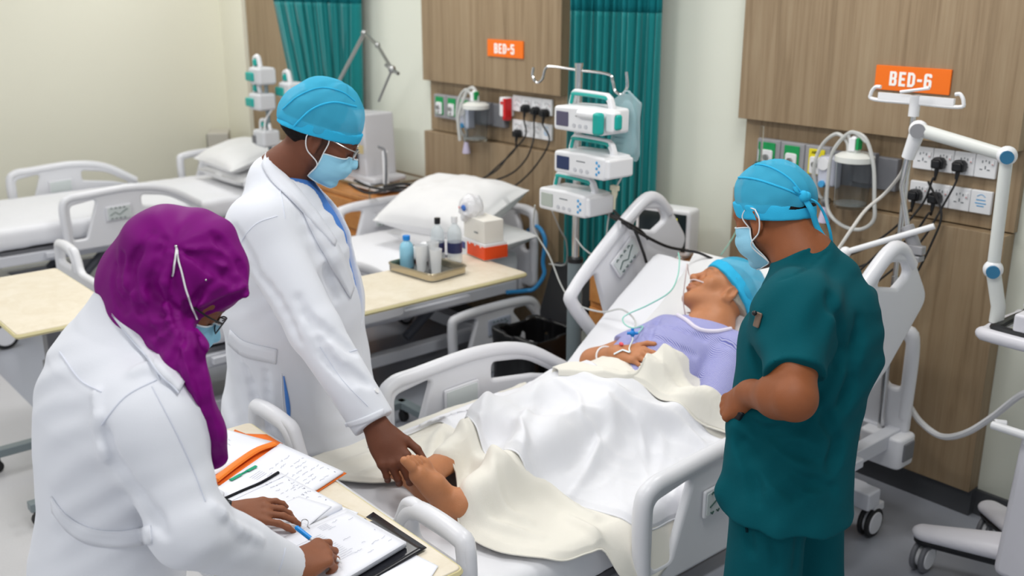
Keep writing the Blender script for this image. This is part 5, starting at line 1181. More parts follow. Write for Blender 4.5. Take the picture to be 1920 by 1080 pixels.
def glasses(H, parent, m, lens=True, rx=.024, rz=.016):
    b = MB()
    for q in (-1, 1):
        C_ = H.w(q*.033, .106, .004); ring = [H.w(q*.033+rx*math.cos(a), .106-.006*abs(math.cos(a)), .002+rz*math.sin(a)) for a in np.linspace(0, 2*np.pi, 20, endpoint=False)]
        b.tube(ring, .0014, 6, closed=True)
        b.tube([H.w(q*.057, .100, .012), H.w(q*.080, .060, .014), H.w(q*.0835, -.01, .018), H.w(q*.082, -.03, .006)], .0018, 6, smooth=4)
    b.tube([H.w(-.009, .108, .006), H.w(0, .112, .010), H.w(.009, .108, .006)], .0013, 6, smooth=3)
    o = obj('glasses', b, m, parent)
    for q in (-1, 1):
        b = MB(); n = 18; V = [H.w(q*.033, .1055, .002)]+[H.w(q*.033+rx*math.cos(a), .106-.006*abs(math.cos(a)), .002+rz*math.sin(a)) for a in np.linspace(0, 2*np.pi, n, endpoint=False)]
        b.add(V, [(0, 1+i, 1+(i+1) % n) for i in range(n)]); l = obj('lens', b, mat('lens_glass', (225, 235, 240), .05, alpha=.25), o); md = l.modifiers.new('t', 'SOLIDIFY'); md.thickness = .001
    return o
glasses(mH, man, M_steel)
# scrub top and coat
lat = unit(NP(.85, -.52, 0)); fwd2 = unit(NP(.52, .85, 0))
def torso_chain(S, pts, rads, fl, k=.06):
    for i in range(len(pts)-1): S.cone(pts[i], pts[i+1], rads[i], rads[i+1], k, flat=(lat, (fl[i]+fl[i+1])/2))
tp = [pd(535, 378, 3.0), pd(540, 450, 3.05), pd(548, 560, 3.15), pd(562, 680, 3.26), pd(566, 790, 3.32), pd(566, 905, 3.34)]
S = Solid(); torso_chain(S, tp, (.080, .158, .192, .195, .222, .242), (1.3, 1.22, 1.05, .95, .9, .85)); S.cone(neck+NP(0, 0, .0), tp[0], .068, .10, .05)
S.disp.append(cloth_disp(.003, 9, .001, 22, (1, 1, .5), 5)); keepif(S, lambda P: .66-P[:, 2]); solid('scrub_top', S, M_scrubb, man, .006); SS = S
S = Solid(); torso_chain(S, tp, (.092, .172, .208, .213, .243, .263), (1.35, 1.26, 1.08, .98, .93, .88))
S.cone(neck+NP(-.01, -.02, -.01), tp[0], .076, .105, .05)
S.cone(shR, shL, .085, .08, .06)
S.cone(shR, elR, .088, .072, .045); S.cone(elR, wrR-unit(wrR-elR)*.005, .072, .058, .02)
S.cone(shL, elL, .08, .07, .05); S.cone(elL, wrL, .068, .055, .02)
# open front wedge (shows the blue scrub top), neck opening, cuff ends
C0 = f32(tp[1]); l32 = f32(lat); g32 = f32(fwd2)
S.fn((0, 0, 0), 1e3, lambda P: np.maximum(np.abs((P-C0)@l32-.012)-np.clip((P[:, 2]-.95)*.2, 0.0, .075), -((P-C0)@g32-.04))-.0, .006, True)
S.ell(mH.w(0, -.02, -.10), (.062, .066, .07), mH.M, .012, True)
wd = f32(unit(wrR-elR)); w0 = f32(wrR-unit(wrR-elR)*.012)
S.fn((0, 0, 0), 1e3, lambda P: np.maximum(-((P-w0)@wd), np.sqrt(((P-w0)**2).sum(1))-.10), .003, True)
zh = .56; keepif(S, lambda P: zh-P[:, 2])
S.disp.append(folds(Rv+.35*upv_, .11, .0035, 11)); S.disp.append(folds(upv_-.6*Rv, .06, .0022, 13, 5, -.1))
for pts in ([(470, 500), (520, 560), (560, 640)], [(560, 560), (600, 640), (640, 700)], [(585, 600), (640, 640), (665, 660)], [(440, 430), (480, 500)], [(600, 660), (660, 720)], [(430, 640), (470, 720), (480, 800)], [(650, 690), (690, 720)], [(500, 700), (505, 800)], [(610, 500), (630, 560)]):
    crease(S, pts, .002, .026)
coatS = S; solid('white_coat', S, M_coat, man, .005)
cm = [o for o in bpy.data.objects if o.name == 'white_coat'][0]
seam('shoulder_seam', S, [(462, 470), (445, 500), (452, 455), (480, 420), (520, 405)][1:], .0014, M_coats, cm)
seam('yoke_seam', S, [(520, 330), (528, 370), (535, 410)], .0012, M_coats, cm)
strip('belt_strap', S, [(432, 618), (460, 640), (520, 655)], [(428, 645), (458, 668), (518, 682)], .003, M_coat, cm)
seam('sleeve_seam', S, [(600, 650), (640, 710), (690, 762)], .0011, M_coats, cm)
strip('slit_lining', S, [(531, 705), (536, 760), (542, 800)], [(533, 705), (544, 760), (543, 800)], .002, M_scrubb, cm, nv=3)
seam('slit_edge', S, [(528, 700), (531, 760), (540, 802)], .002, M_coat, cm)
# collar and lapel as folded bands
strip('collar', S, [(500, 290), (520, 318), (550, 345), (590, 395), (628, 450)], [(492, 312), (512, 345), (545, 378), (590, 425), (625, 462)], .006, M_coat, cm, off=.006)
strip('lapel', S, [(580, 385), (610, 425), (640, 475), (662, 540)], [(560, 385), (588, 445), (620, 500), (655, 560)], .005, M_coat, cm, off=.004)
strip('undershirt_collar', SS, [(575, 362), (592, 378), (608, 402)], [(580, 380), (592, 398), (604, 415)], .004, M_navy, man, off=.006)
for x, y in ((641, 503), (706, 733)):
    h = trace(S, x, y); g = grad(S, h); b = MB(); b.cyl(h, h+g*.003, .0075); obj('button', b, M_strap, cm)
strip('cuff_hem', S, [(640, 806), (680, 795), (722, 778)], [(636, 796), (676, 784), (718, 766)], .002, M_coat, cm, off=.001)
seam('pocket_edge', S, [(655, 660), (672, 655), (690, 650)], .002, M_coats, cm)
legs_part(hipL, hipR, ftL, ftR, M_trs, man, fwd2)
settle(man, (float(pelv[0]), float(pelv[1]), 0))
# ================================================================== man in dark teal scrubs
teal = thing('person', 'man in dark teal scrubs and blue tied cap standing beside the bed, seen from behind', 'person', 'hospital staff')
tH = Head(pd(1450, 405, 2.48), (-.93, .10, -.42), (.06, 0, 1), .99)
B = Solid(); neck = pd(1512, 492, 2.43)
tH.build(B, neck, (.052, .056)); B.cone(tH.w(0, -.05, -.03), neck, .044, .052, .03)
shL = pd(1496, 586, 2.28); elL = pd(1490, 748, 2.145); wrL = pd(1402, 738, 2.32); shR = pd(1580, 585, 2.54); elR = pd(1545, 745, 2.58); wrR = pd(1480, 800, 2.62)
chest = pd(1512, 630, 2.42); pelv = pd(1478, 890, 2.42)
B.chain([neck, chest, pelv], (.06, .082, .09), .06); B.cone(shL, shR, .045, .042, .05)
B.chain([shL, shL+(elL-shL)*.6, elL], (.046, .044, .037), .03); B.cone(elL, elL+(wrL-elL)*.35, .037, .042, .05); B.cone(elL+(wrL-elL)*.35, wrL, .042, .029, .03)
B.chain([shR, elR, wrR], (.038, .034, .026), .03)
hfw = unit(pd(1372, 775, 2.36)-wrL)
hand(B, wrL, unit(hfw*.8+NP(-.3, .1, 0)), unit(-Rv*.75+NP(-.2, -.3, .5)), NP(0, .2, 1)-fwv*.2, ((.9, 1.2, .7), (1.0, 1.25, .7), (1.05, 1.25, .7), (1.05, 1.2, .7)), (.5, .5), 1.0)
hand(B, wrR, NP(-.8, 0, -.4), NP(0, .3, .9), NP(0, -1, .2), (.5, .5, .5, .5))
hipL = pelv+NP(.02, -.08, -.03); hipR = pelv+NP(.02, .09, -.03); ftL = NP(hipL[0]+.02, hipL[1]-.02, 0); ftR = NP(hipR[0]+.04, hipR[1]+.03, 0)
B.cone(hipL, ftL+NP(0, 0, .1), .065, .04, .04); B.cone(hipR, ftR+NP(0, 0, .1), .065, .04, .04)
solid('body', B, M_skin_teal, teal, .003, tH.skin((138, 78, 42), (110, 60, 48), (20, 14, 12), (44, 28, 20)))
S = Solid(); S.ell(tH.w(0, -.018, .036), np.array((.077, .097, .087)), tH.M, .01); S.ell(tH.w(0, -.06, .0), np.array((.060, .048, .03)), tH.M, .03); Mt = f32(tH.M); Ct = f32(tH.c)
keepif(S, lambda P: -(((P-Ct)@Mt.T)[:, 2]+.008)); keepif(S, lambda P: (((P-Ct)@Mt.T)[:, 1]-.05-1.6*((P-Ct)@Mt.T)[:, 2]))
solid('hair', S, M_hair, teal, .004)
tcap, capS, capB = cap(tH, teal, (.085, .100, .088), (0, -.012, .050), .034, -.034, .040, 8)
b = MB(); b.tube(surf_line(capS, [(1370, 333), (1410, 335), (1460, 350), (1500, 366)], 5, .001), .0028, 6); b.tube(surf_line(capS, [(1400, 308), (1440, 312), (1480, 335), (1505, 365)], 5, .001), .0022, 6); obj('cap_seam', b, M_capb, tcap)
kp = trace(capS, 1506, 368); kp = kp if kp is not None else tH.w(0, -.12, .02)
b = MB(); b.ball(kp, (.013, .011, .014)); b.ball(kp+Rv*.008, (.010, .012, .011)); obj('cap_knot', b, M_capb, tcap)
def ribbon(name, pts, w_, m, parent, wdir):
    P = catmull(pts, 8); wd_ = unit(wdir); G = np.stack([P-wd_*w_/2, P, P+wd_*w_/2], 1); b = MB(); b.grid(G); o = obj(name, b, m, parent, sharp=0); md = o.modifiers.new('t', 'SOLIDIFY'); md.thickness = .0012; return o
kd = float((kp-NP(0, 0, CAMZ))@fwv)
ribbon('cap_tie', [kp, pd(1522, 395, kd), pd(1532, 425, kd+.02), pd(1548, 450, kd+.03), pd(1562, 462, kd+.04)], .014, M_capb, tcap, Rv+.3*upv_)
ribbon('cap_tie', [kp, pd(1530, 378, kd), pd(1546, 402, kd+.02), pd(1556, 432, kd+.03), pd(1560, 458, kd+.05)], .008, M_capb, tcap, Rv+.3*fwv)
ribbon('cap_tie', [kp, pd(1495, 360, kd-.01), pd(1490, 350, kd-.01)], .010, M_capb, tcap, Rv)
mk, G = mask_mesh(tH, B, teal, M_mask, -.118, .0, 76, .119); straps(tH, G, mk)
lat = unit(NP(.15, .98, 0)); fwd2 = unit(NP(-.98, .15, 0))
tp = [pd(1530, 520, 2.43), pd(1532, 585, 2.43), pd(1520, 660, 2.43), pd(1492, 770, 2.43), pd(1478, 870, 2.42), pd(1476, 965, 2.42)]
S = Solid()
for i, (ra, rb, fl) in enumerate(((.070, .112, 1.5), (.112, .136, 1.35), (.136, .130, 1.2), (.128, .130, 1.1), (.130, .150, 1.06))): S.cone(tp[i], tp[i+1], ra, rb, .06, flat=(lat, fl))
S.cone(neck+NP(.005, 0, -.01), tp[0], .066, .075, .03); S.cone(neck+NP(0, 0, -.05), shL+NP(0, 0, .005), .05, .062, .06)
S.cone(shL, shR, .070, .066, .06); S.cone(pd(1436, 890, 2.36), pd(1428, 965, 2.36), .058, .072, .06)
S.cone(shL, shL+(elL-shL)*.70, .076, .066, .07); S.cone(shR, shR+(elR-shR)*.62, .066, .062, .03)
# cloth pulled forward by the pocketed hand, front hem kicking out
S.cone(pd(1440, 785, 2.36), pd(1398, 800, 2.36), .06, .032, .05); S.cone(pd(1398, 800, 2.36), pd(1392, 865, 2.36), .028, .020, .04); S.cone(pd(1400, 865, 2.36), pd(1360, 922, 2.37), .030, .008, .05); S.cone(pd(1360, 922, 2.37), pd(1425, 965, 2.34), .008, .02, .05)
ad = f32(unit(elL-shL)); a0 = f32(shL+(elL-shL)*.74); S.fn((0, 0, 0), 1e3, lambda P: np.maximum(-((P-a0)@ad), np.sqrt(((P-a0)**2).sum(1))-.088), .004, True)
hz = f32([0.10, 0, 1]); h0 = f32(pd(1468, 985, 2.32)); keepif(S, lambda P: -((P-h0)@hz))
S.cone(pd(1522, 520, 2.43), pd(1492, 450, 2.43), .074, .069, .02); nc_ = f32(pd(1498, 467, 2.43)); nn_ = f32(unit(upv_*.82-Rv*.46)); S.fn((0, 0, 0), 1e3, lambda P: np.maximum(-((P-nc_)@nn_), np.sqrt(((P-nc_)**2).sum(1))-.13), .0015, True)
S.disp.append(folds(Rv+.2*upv_, .10, .0045, 21)); S.disp.append(folds(upv_-.9*Rv, .07, .003, 23, 5, .0))
for pts in ([(1395, 800), (1440, 850), (1500, 900), (1560, 915)], [(1400, 790), (1460, 830), (1530, 860)], [(1385, 820), (1410, 880), (1420, 940)], [(1560, 560), (1580, 620), (1572, 680)], [(1395, 830), (1450, 890), (1490, 930)], [(1540, 760), (1570, 830), (1560, 880)], [(1410, 660), (1425, 700)], [(1610, 600), (1600, 690), (1580, 760)], [(1535, 720), (1500, 800), (1450, 810)]):
    crease(S, pts, .003, .030)
crease(S, [(1464, 524), (1494, 514), (1528, 494), (1556, 470)], .0022, .008); crease(S, [(1430, 690), (1470, 700), (1524, 708)], .0016, .006)
topS = S; top = solid('scrub_top', S, M_teal_s, teal, .0042)
h = trace(S, 1423, 600); g = grad(S, h); b = MB(); b.box(h+g*.004, (.018, .006, .034), frame(g).T); bd = obj('name_badge', b, mat('badge_bronze', (112, 92, 78), .35), teal, bev=.003)
b = MB(); b.ball(h+g*.014+upv_*.014, (.006, .006, .006)); obj('badge_clip', b, M_blk, bd)
b = MB(); hp = pd(1387, 778, 2.34); b.box(hp, (.02, .03, .05), euler(.3, .4, .2)); ph = obj('phone', b, M_blk, teal, bev=.006)
TT = Solid()
for h_, f_, q in ((hipL, ftL, -1), (hipR, ftR, 1)): h_ = h_-Rv*.012; TT.cone(h_+NP(0, 0, -.07), (h_+f_)/2-Rv*.012, .086, .095, .05); TT.cone((h_+f_)/2-Rv*.012, f_+NP(0, 0, .08), .098, .085, .03)
TT.ell(pelv+NP(.0, 0, -.03), (.10, .135, .09), None, .05); TT.disp.append(cloth_disp(.006, 7, .002, 20, (1, 1, .35), 31))
for pts in ([(1400, 985), (1410, 1040)], [(1450, 990), (1455, 1075)], [(1500, 985), (1490, 1075)]): crease(TT, pts, .004, .02)
tr_ = solid('scrub_trousers', TT, M_teal_s, teal, .007)
strip('pocket_slit', TT, [(1396, 968), (1398, 998)], [(1402, 968), (1403, 998)], .004, mat('deep_teal', (6, 40, 48), .9), tr_, n=6, nv=3)
for f_ in (ftL, ftR):
    Q = Solid(); t = fwd2; Q.cone(f_+NP(0, 0, .045)-t*.05, f_+NP(0, 0, .035)+t*.13, .045, .037, .03); keepif(Q, lambda P: -P[:, 2]+.002); solid('shoe', Q, M_wht, teal, .007)
settle(teal, (float(pelv[0]), float(pelv[1]), 0))
# ================================================================== woman in purple hijab and white coat
wom = thing('person', 'woman in purple hijab and white coat writing on papers at the overbed table', 'person', 'hospital staff')
wH = Head(pd(322, 548, 1.88), (.28, .72, -.64), (0, 0, 1), .98)
M_hij = mat('purple_satin', (116, 2, 112), .6, bump=.12, bscale=600)
B = Solid(); neck = pd(250, 605, 1.91); wH.build(B, neck, (.05, .056))
shR = pd(290, 785, 1.80); elR = pd(352, 985, 1.80); wrR = atz(545, 1066, .838); shL = pd(300, 755, 2.10); elL = pd(330, 925, 2.24); wrL = atz(432, 964, .835)
chest = pd(228, 760, 1.93); pelv = pd(200, 1060, 2.02)
B.chain([neck, chest, pelv], (.055, .10, .11), .06); B.cone(shR, shL, .045, .045, .05)
B.chain([shR, elR, wrR], (.042, .036, .023), .03); B.chain([shL, elL, wrL], (.042, .036, .022), .03)
up3 = NP(0, 0, 1)
# left hand resting on the page, ring finger side near; right hand closed round the pen
hand(B, wrL, unit(Rv+fwv*.0+NP(0, 0, .10)), unit(up3*.8-fwv*.45), -Fv, ((.25, .45, .25), (.30, .45, .25), (.42, .6, .3), (.35, .5, .3)), (.5, .9), .93, .10, tdir=unit(Rv*.55-Fv*.45-up3*.62))
pw = unit(atz(606, 1036, .842)-wrR)
hand(B, wrR, pw, unit(up3*.75-Fv*.40-Rv*.1), Fv, ((.55, 1.35, .75), (.75, 1.35, .75), (.9, 1.3, .75), (1.0, 1.25, .75)), (.9, .5), .97, .03, tdir=unit(Rv*.75+Fv*.45-up3*.35))
hipR = pelv+NP(.08, .0, -.05); hipL = pelv+NP(-.09, .0, -.05); ftR = NP(hipR[0], hipR[1]-.02, 0); ftL = NP(hipL[0], hipL[1]+.02, 0)
B.cone(hipR, ftR+NP(0, 0, .1), .045, .028, .04); B.cone(hipL, ftL+NP(0, 0, .1), .045, .028, .04)
solid('body', B, M_skin_wom, wom, .003, wH.skin((138, 84, 56), (120, 66, 58), (24, 18, 16)))
mk, G = mask_mesh(wH, B, wom, M_mask, -.112, -.004, 76, .121)
glasses(wH, wom, M_blk, rx=.025, rz=.018)
# --- hijab: hood, under-cap peak, throat wrap and hanging tail
S = Solid()
S.ell(wH.w(0, -.018, .060), (.098, .122, .098), wH.M, .02)
S.cone(wH.w(0, .02, .075), pd(460, 545, 1.86), .078, .010, .04)
S.ell(pd(243, 512, 1.92), (.050, .050, .062), None, .06)
S.ell(pd(300, 452, 1.90), (.050, .050, .035), None, .05); S.ell(pd(375, 452, 1.87), (.045, .045, .030), None, .05)
S.cone(pd(256, 545, 1.90), pd(294, 612, 1.89), .064, .056, .05)
S.cone(pd(292, 560, 1.84), pd(318, 640, 1.84), .060, .040, .05); S.cone(wH.w(0, .0, -.06), pd(322, 615, 1.93), .062, .058, .05)
# tail
fl = (unit(fwv*.8+Rv*.55), .62)
TP = [pd(318, 610, 1.82), pd(345, 668, 1.79), pd(362, 730, 1.80), pd(385, 800, 1.84), pd(405, 858, 1.87)]
for i, (ra, rb) in enumerate(((.052, .042), (.042, .034), (.034, .031), (.031, .027))): S.cone(TP[i], TP[i+1], ra, rb, .03, flat=fl)
S.cone(pd(362, 680, 1.83), pd(374, 720, 1.83), .018, .015, .025)
# face opening seen from below the peak
S.ell(wH.w(0, .128, -.060), (.072, .092, .076), wH.M, .018, True)
_pin = f32(pd(331, 462, 1.78)); _cor = f32(pd(352, 598, 1.80)); _ru = f32(Rv); _uu = f32(upv_)
def fan(P, c, n, amp, fall, ph=0):
    q = P-c; u = q@_ru; v = q@_uu; r = np.sqrt(u*u+v*v)+1e-4; return amp*np.sin(np.arctan2(v, u)*n+ph+.6*vnoise(P, 7, 3))*np.clip(r/.06, 0, 1)*np.exp(-(r/fall)**2)
def hj(P, d):
    d = d+fan(P, _pin, 8, .0026, .11)+fan(P, _cor, 11, .0030, .15, 1.0); q = P-f32(wH.c); a = np.arctan2(q[:, 0], q[:, 1]); return d+.0035*vnoise(P, 9, 4)+.0028*np.sin((P@f32(Rv*72+upv_*38+fwv*14))+3*vnoise(P, 6, 9))*np.clip((1.50-P[:, 2])*6, 0.15, 1)+.0012*vnoise(P, 30, 3)
S.disp.append(hj)
for pts, r in (([(330, 470), (322, 520), (328, 580), (350, 640)], .004), ([(262, 470), (245, 520), (262, 580), (300, 650)], .004), ([(228, 480), (222, 530), (240, 575)], .003), ([(295, 540), (305, 600), (330, 655)], .004), ([(470, 545), (430, 565), (385, 585), (352, 590)], .003), ([(450, 500), (410, 525), (370, 560), (350, 580)], .003), ([(352, 640), (372, 720), (398, 800)], .004), ([(332, 660), (355, 740), (388, 830)], .003), ([(355, 590), (362, 630), (378, 680)], .004)):
    crease(S, pts, r*1.15, .012)
for pts, r in (([(282, 440), (250, 490), (240, 560)], .004), ([(310, 450), (285, 520), (290, 600), (325, 670)], .0035), ([(345, 480), (400, 478), (455, 500)], .003), ([(338, 468), (390, 500), (440, 530)], .003), ([(300, 640), (330, 700), (362, 780)], .003), ([(340, 640), (368, 700), (392, 790), (415, 860)], .0035), ([(215, 500), (212, 540), (232, 585)], .003), ([(400, 440), (440, 480), (462, 520)], .0025)):
    crease(S, pts, r, .012)
for pts, r in (([(322, 478), (308, 530), (318, 600), (345, 660)], .003), ([(460, 535), (420, 552), (375, 572)], .002)):
    crease(S, pts, r, .012, False, depth=.001)
hij = solid('hijab', S, M_hij, wom, .0036); HS = S
b = MB(); b.tube(surf_line(S, [(330, 463), (326, 490), (322, 517)], 6, .002), .0017, 6); b.tube(surf_line(S, [(330, 463), (340, 505), (352, 555), (368, 600)], 6, .002), .0017, 6); obj('mask_loop', b, M_strap, hij)
b = MB(); h = trace(S, 330, 462); b.ball(h, .003); h = trace(S, 386, 525); b.ball(h, .002); obj('pin_head', b, M_chrome, hij)
# --- coat
lat = unit(NP(.97, -.22, 0)); fwd2 = unit(NP(.22, .97, 0))
tp = [pd(238, 622, 1.92), pd(226, 685, 1.93), pd(217, 765, 1.95), pd(212, 860, 1.98), pd(206, 950, 2.0), pd(203, 1060, 2.02), pd(205, 1300, 2.08)]
S = Solid()
for i, (ra, rb, flt) in enumerate(((.072, .108, 1.35), (.108, .130, 1.45), (.130, .126, 1.35), (.126, .114, 1.25), (.114, .132, 1.2), (.132, .165, 1.15))): S.cone(tp[i], tp[i+1], ra, rb, .06, flat=(lat, flt))
S.cone(neck, tp[0], .064, .075, .03); S.cone(pd(236, 568, 1.90), pd(262, 625, 1.88), .054, .058, .03)
S.cone(shR, shL, .076, .076, .09); S.cone(pd(318, 700, 1.90), pd(325, 900, 1.95), .04, .055, .06)
S.cone(shR, elR, .078, .064, .05); S.cone(elR, wrR-unit(wrR-elR)*.006, .066, .045, .03); S.cone(elR+NP(0, 0, -.02), elR+(wrR-elR)*.5, .05, .045, .03)
S.cone(shL, elL, .075, .06, .04); S.cone(elL, wrL-unit(wrL-elL)*.02, .055, .038, .02)
for we, el_ in ((wrR, elR), (wrL, elL)):
    wd = unit(we-el_); w0 = f32(we-wd*(.012 if we is wrR else .03)); wd = f32(wd); S.fn((0, 0, 0), 1e3, lambda P, wd=wd, w0=w0: np.maximum(-((P-w0)@wd), np.sqrt(((P-w0)**2).sum(1))-.09), .003, True)
S.ell(wH.w(0, .0, -.10), (.045, .045, .05), wH.M, .012, True)
S.cone(pd(214, 572, 1.92), pd(262, 612, 1.86), .036, .036, .02)
keepif(S, lambda P: .50-P[:, 2])
S.disp.append(folds(Rv+.3*upv_, .12, .0035, 41)); S.disp.append(folds(upv_-.5*Rv, .055, .0022, 43, 5, -.1))
crease(S, [(189, 800), (205, 850), (235, 895), (275, 950), (305, 1000)], .004, .022)
for pts in ([(115, 640), (150, 690), (185, 730)], [(150, 780), (170, 850), (205, 905)], [(120, 760), (128, 850), (150, 930)], [(260, 880), (265, 960), (275, 1040)], [(300, 760), (340, 850), (370, 930)], [(345, 900), (395, 950), (440, 985)], [(380, 960), (430, 1010), (460, 1050)], [(420, 975), (452, 1015), (470, 1065)], [(485, 1000), (500, 1040), (500, 1075)], [(210, 720), (240, 740)], [(330, 960), (360, 1010), (400, 1060)], [(150, 990), (160, 1060)], [(320, 690), (350, 740), (362, 790)]):
    pass
for pts in ([(250, 700), (280, 690), (310, 712)], [(182, 740), (186, 800), (196, 860)], [(402, 948), (448, 992), (490, 1012)]): crease(S, pts, .002, .02, False)
wc = solid('white_coat', S, M_coat, wom, .0045)
seam('sleeve_seam', S, [(190, 797), (235, 744), (294, 712)], .0018, M_coats, wc); seam('sleeve_seam', S, [(285, 725), (330, 810), (362, 880), (385, 940)], .0012, M_coats, wc)
seam('yoke_seam', S, [(112, 660), (150, 712), (190, 735)], .0013, M_coats, wc); seam('shoulder_seam', S, [(262, 640), (285, 680), (300, 712)], .0013, M_coats, wc)
strip('belt_strap', S, [(97, 930), (125, 965), (170, 990), (225, 995), (282, 985)], [(100, 960), (130, 998), (172, 1020), (228, 1026), (286, 1018)], .004, M_coat, wc, off=.002)
strip('collar', S, [(228, 575), (250, 600), (280, 638), (312, 674), (345, 715)], [(214, 592), (234, 620), (264, 660), (296, 698), (332, 738)], .007, M_coat, wc, off=.006)
seam('collar_edge', S, [(214, 593), (234, 621), (264, 661), (296, 699), (332, 739)], .002, M_coats, wc, off=.006)
seam('cuff_hem', S, [(535, 1028), (530, 1050), (522, 1075)], .0012, M_coats, wc)
# watch
b = MB(); ax_ = unit(wrL-elL); c_ = wrL-ax_*.012; R = frame(ax_); ring = [c_+R.T@NP(.0265*math.cos(a), 0, .0225*math.sin(a)) for a in np.linspace(0, 2*np.pi, 24, endpoint=False)]; b.tube(ring, .0055, 8, closed=True); b.box(c_+up3*.024, (.026, .030, .009), R.T); obj('wristwatch', b, M_blk, wom, bev=.002)
legs_part(hipL, hipR, ftL, ftR, M_trs, wom, fwd2, nm='trousers')
settle(wom, (float(pelv[0]), float(pelv[1]), 0))
# ================================================================== patient
pat = thing('person', 'elderly patient in lilac striped gown and blue cap lying asleep in the bed', 'person')
M_skin_pat = mat('skin_tan', (176, 118, 80), .5, attr=True, bump=.25, bscale=350, sub=.05)
pH = Head(pd(1352, 552, 3.47), (-.62, -.36, .66), (.10, .86, .60), .98)
B = Solid(); neck = pd(1335, 612, 3.42); pH.build(B, neck, (.054, .060), age=1)
neck = np.array(neck)
pel = NP(-2.10, 2.14, .655); che = NP(-2.07, 2.43, .765); shR = pd(1248, 628, 3.53); shL = NP(-1.88, 2.57, .815)
B.chain([neck, che, pel], (.062, .078, .082), .06); B.cone(shR, shL, .055, .055, .05)
elR = pd(1112, 678, 3.48); wrR = pd(1160, 662, 3.31); elL = NP(-1.80, 2.36, .68); wrL = NP(-1.90, 2.16, .665)
B.chain([shR, elR, wrR], (.046, .040, .026), .03); B.chain([shL, elL, wrL], (.046, .04, .028), .03)
hf = unit(pd(1198, 666, 3.25)-wrR)
hand(B, wrR, hf, unit(upv_*.7-fwv*.7), unit(upv_*.2+fwv*1.0), ((.35, .5, .3), (.45, .5, .3), (.5, .55, .3), (.55, .55, .3)), (.3, .4), 1.0, .04, tdir=unit(hf*.7+fwv*.3+upv_*.3))
hand(B, wrL, NP(-.8, -.5, .1), (0, 0, 1), (0, 1, 0), (.3, .3, .3, .3))
# legs and feet
hR = NP(-2.19, 2.10, .655); hL = NP(-2.00, 2.10, .655); kR = NP(-2.20, 1.80, .65); kL = NP(-1.97, 1.82, .66)
H1 = pd(836, 968, 2.745); H1[2] = max(H1[2], .578); H2 = pd(808, 952, 2.82); H2[2] = .600
cv = lambda a, b_, c: a*Rv+b_*upv_+c*fwv
an1 = foot(B, H1, cv(.80, .25, -.40), cv(-.45, .80, -.40), cv(-.22, -.50, -.75), .98)
an2 = foot(B, H2, cv(.55, .15, -.80), cv(-.62, .38, .60), cv(.2, -.7, .4), .85)
B.chain([hR, kR, an2], (.07, .048, .034), .04); B.chain([hL, kL, an1+NP(.0, .06, .0), an1], (.07, .046, .030, .029), .04)
solid('body', B, M_skin_pat, pat, .003, pH.skin((186, 124, 84), (150, 84, 66), (96, 78, 66), None))
# sparse grey hair at the temple and nape
M_ghair = mat('grey_hair', (176, 170, 156), .7, bump=1, bscale=250)
S = Solid(); S.ell(pH.w(0, -.020, .032), np.array((.0775, .097, .086))*.98, pH.M, .01); S.ell(pH.w(0, -.066, -.022), np.array((.070, .050, .050)), pH.M, .03); Mp = f32(pH.M); Cp = f32(pH.c)
keepif(S, lambda P: ((P-Cp)@Mp.T)[:, 1]-.038-.5*((P-Cp)@Mp.T)[:, 2]); keepif(S, lambda P: -(((P-Cp)@Mp.T)[:, 2]+.062)); keepif(S, lambda P: -(((P-Cp)@Mp.T)[:, 2]+.012-1.2*np.maximum(((P-Cp)@Mp.T)[:, 1]+.028, 0)*-1-.0)+0)
S.disp.append(lambda P, d: d+.002*vnoise(P, 170, 3)); solid('hair', S, M_ghair, pat, .004)
cap(pH, pat, (.092, .116, .112), (0, -.020, .052), .046, -.006, .038, 14, amp=.0025)
# gown
M_gown = mat('gown_lilac', (150, 152, 204), .85); nt = M_gown.node_tree; bsdf = nt.nodes['Principled BSDF']
tc = nt.nodes.new('ShaderNodeTexCoord'); wv = nt.nodes.new('ShaderNodeTexWave'); wv.inputs['Scale'].default_value = 75; wv.inputs['Distortion'].default_value = .25; wv.inputs['Detail Scale'].default_value = .1; wv.bands_direction = 'Y'
rp = nt.nodes.new('ShaderNodeValToRGB'); rp.color_ramp.elements[0].color = srgb(112, 116, 186); rp.color_ramp.elements[1].color = srgb(188, 188, 222); rp.color_ramp.elements[0].position = .3; rp.color_ramp.elements[1].position = .6
nt.links.new(tc.outputs['Object'], wv.inputs['Vector']); nt.links.new(wv.outputs['Fac'], rp.inputs['Fac']); nt.links.new(rp.outputs['Color'], bsdf.inputs['Base Color'])
S = Solid(); sl = unit(NP(0, .84, .55)); X1 = NP(1, 0, 0)
S.cone(neck-sl*.07, che+NP(0, 0, .01), .080, .090, .06, flat=(X1, 1.75)); S.cone(che+NP(0, 0, .01), pel+NP(0, 0, .01), .090, .088, .06, flat=(X1, 1.7)); S.cone(shR, shL, .062, .066, .05)
S.cone(shR, shR+(elR-shR)*.60, .064, .054, .03); S.cone(shL, elL, .066, .06, .03)
S.ell(pH.w(.0, .0, -.10), (.066, .07, .045), pH.M, .012, True); S.cone(neck+sl*.02, neck+sl*.2+NP(0, -.05, .05), .068, .09, .012, True)
ad = f32(unit(elR-shR)); a0 = f32(shR+(elR-shR)*.62); S.fn((0, 0, 0), 1e3, lambda P: np.maximum(-((P-a0)@ad), np.sqrt(((P-a0)**2).sum(1))-.085), .004, True)
S.disp.append(cloth_disp(.005, 9, .0022, 24, (1, .6, 1), 51))
for pts in ([(1230, 605), (1270, 615), (1320, 635)], [(1210, 625), (1250, 640), (1300, 665)], [(1350, 640), (1385, 660), (1392, 690)], [(1240, 590), (1225, 610), (1215, 640)]): crease(S, pts, .004, .018)
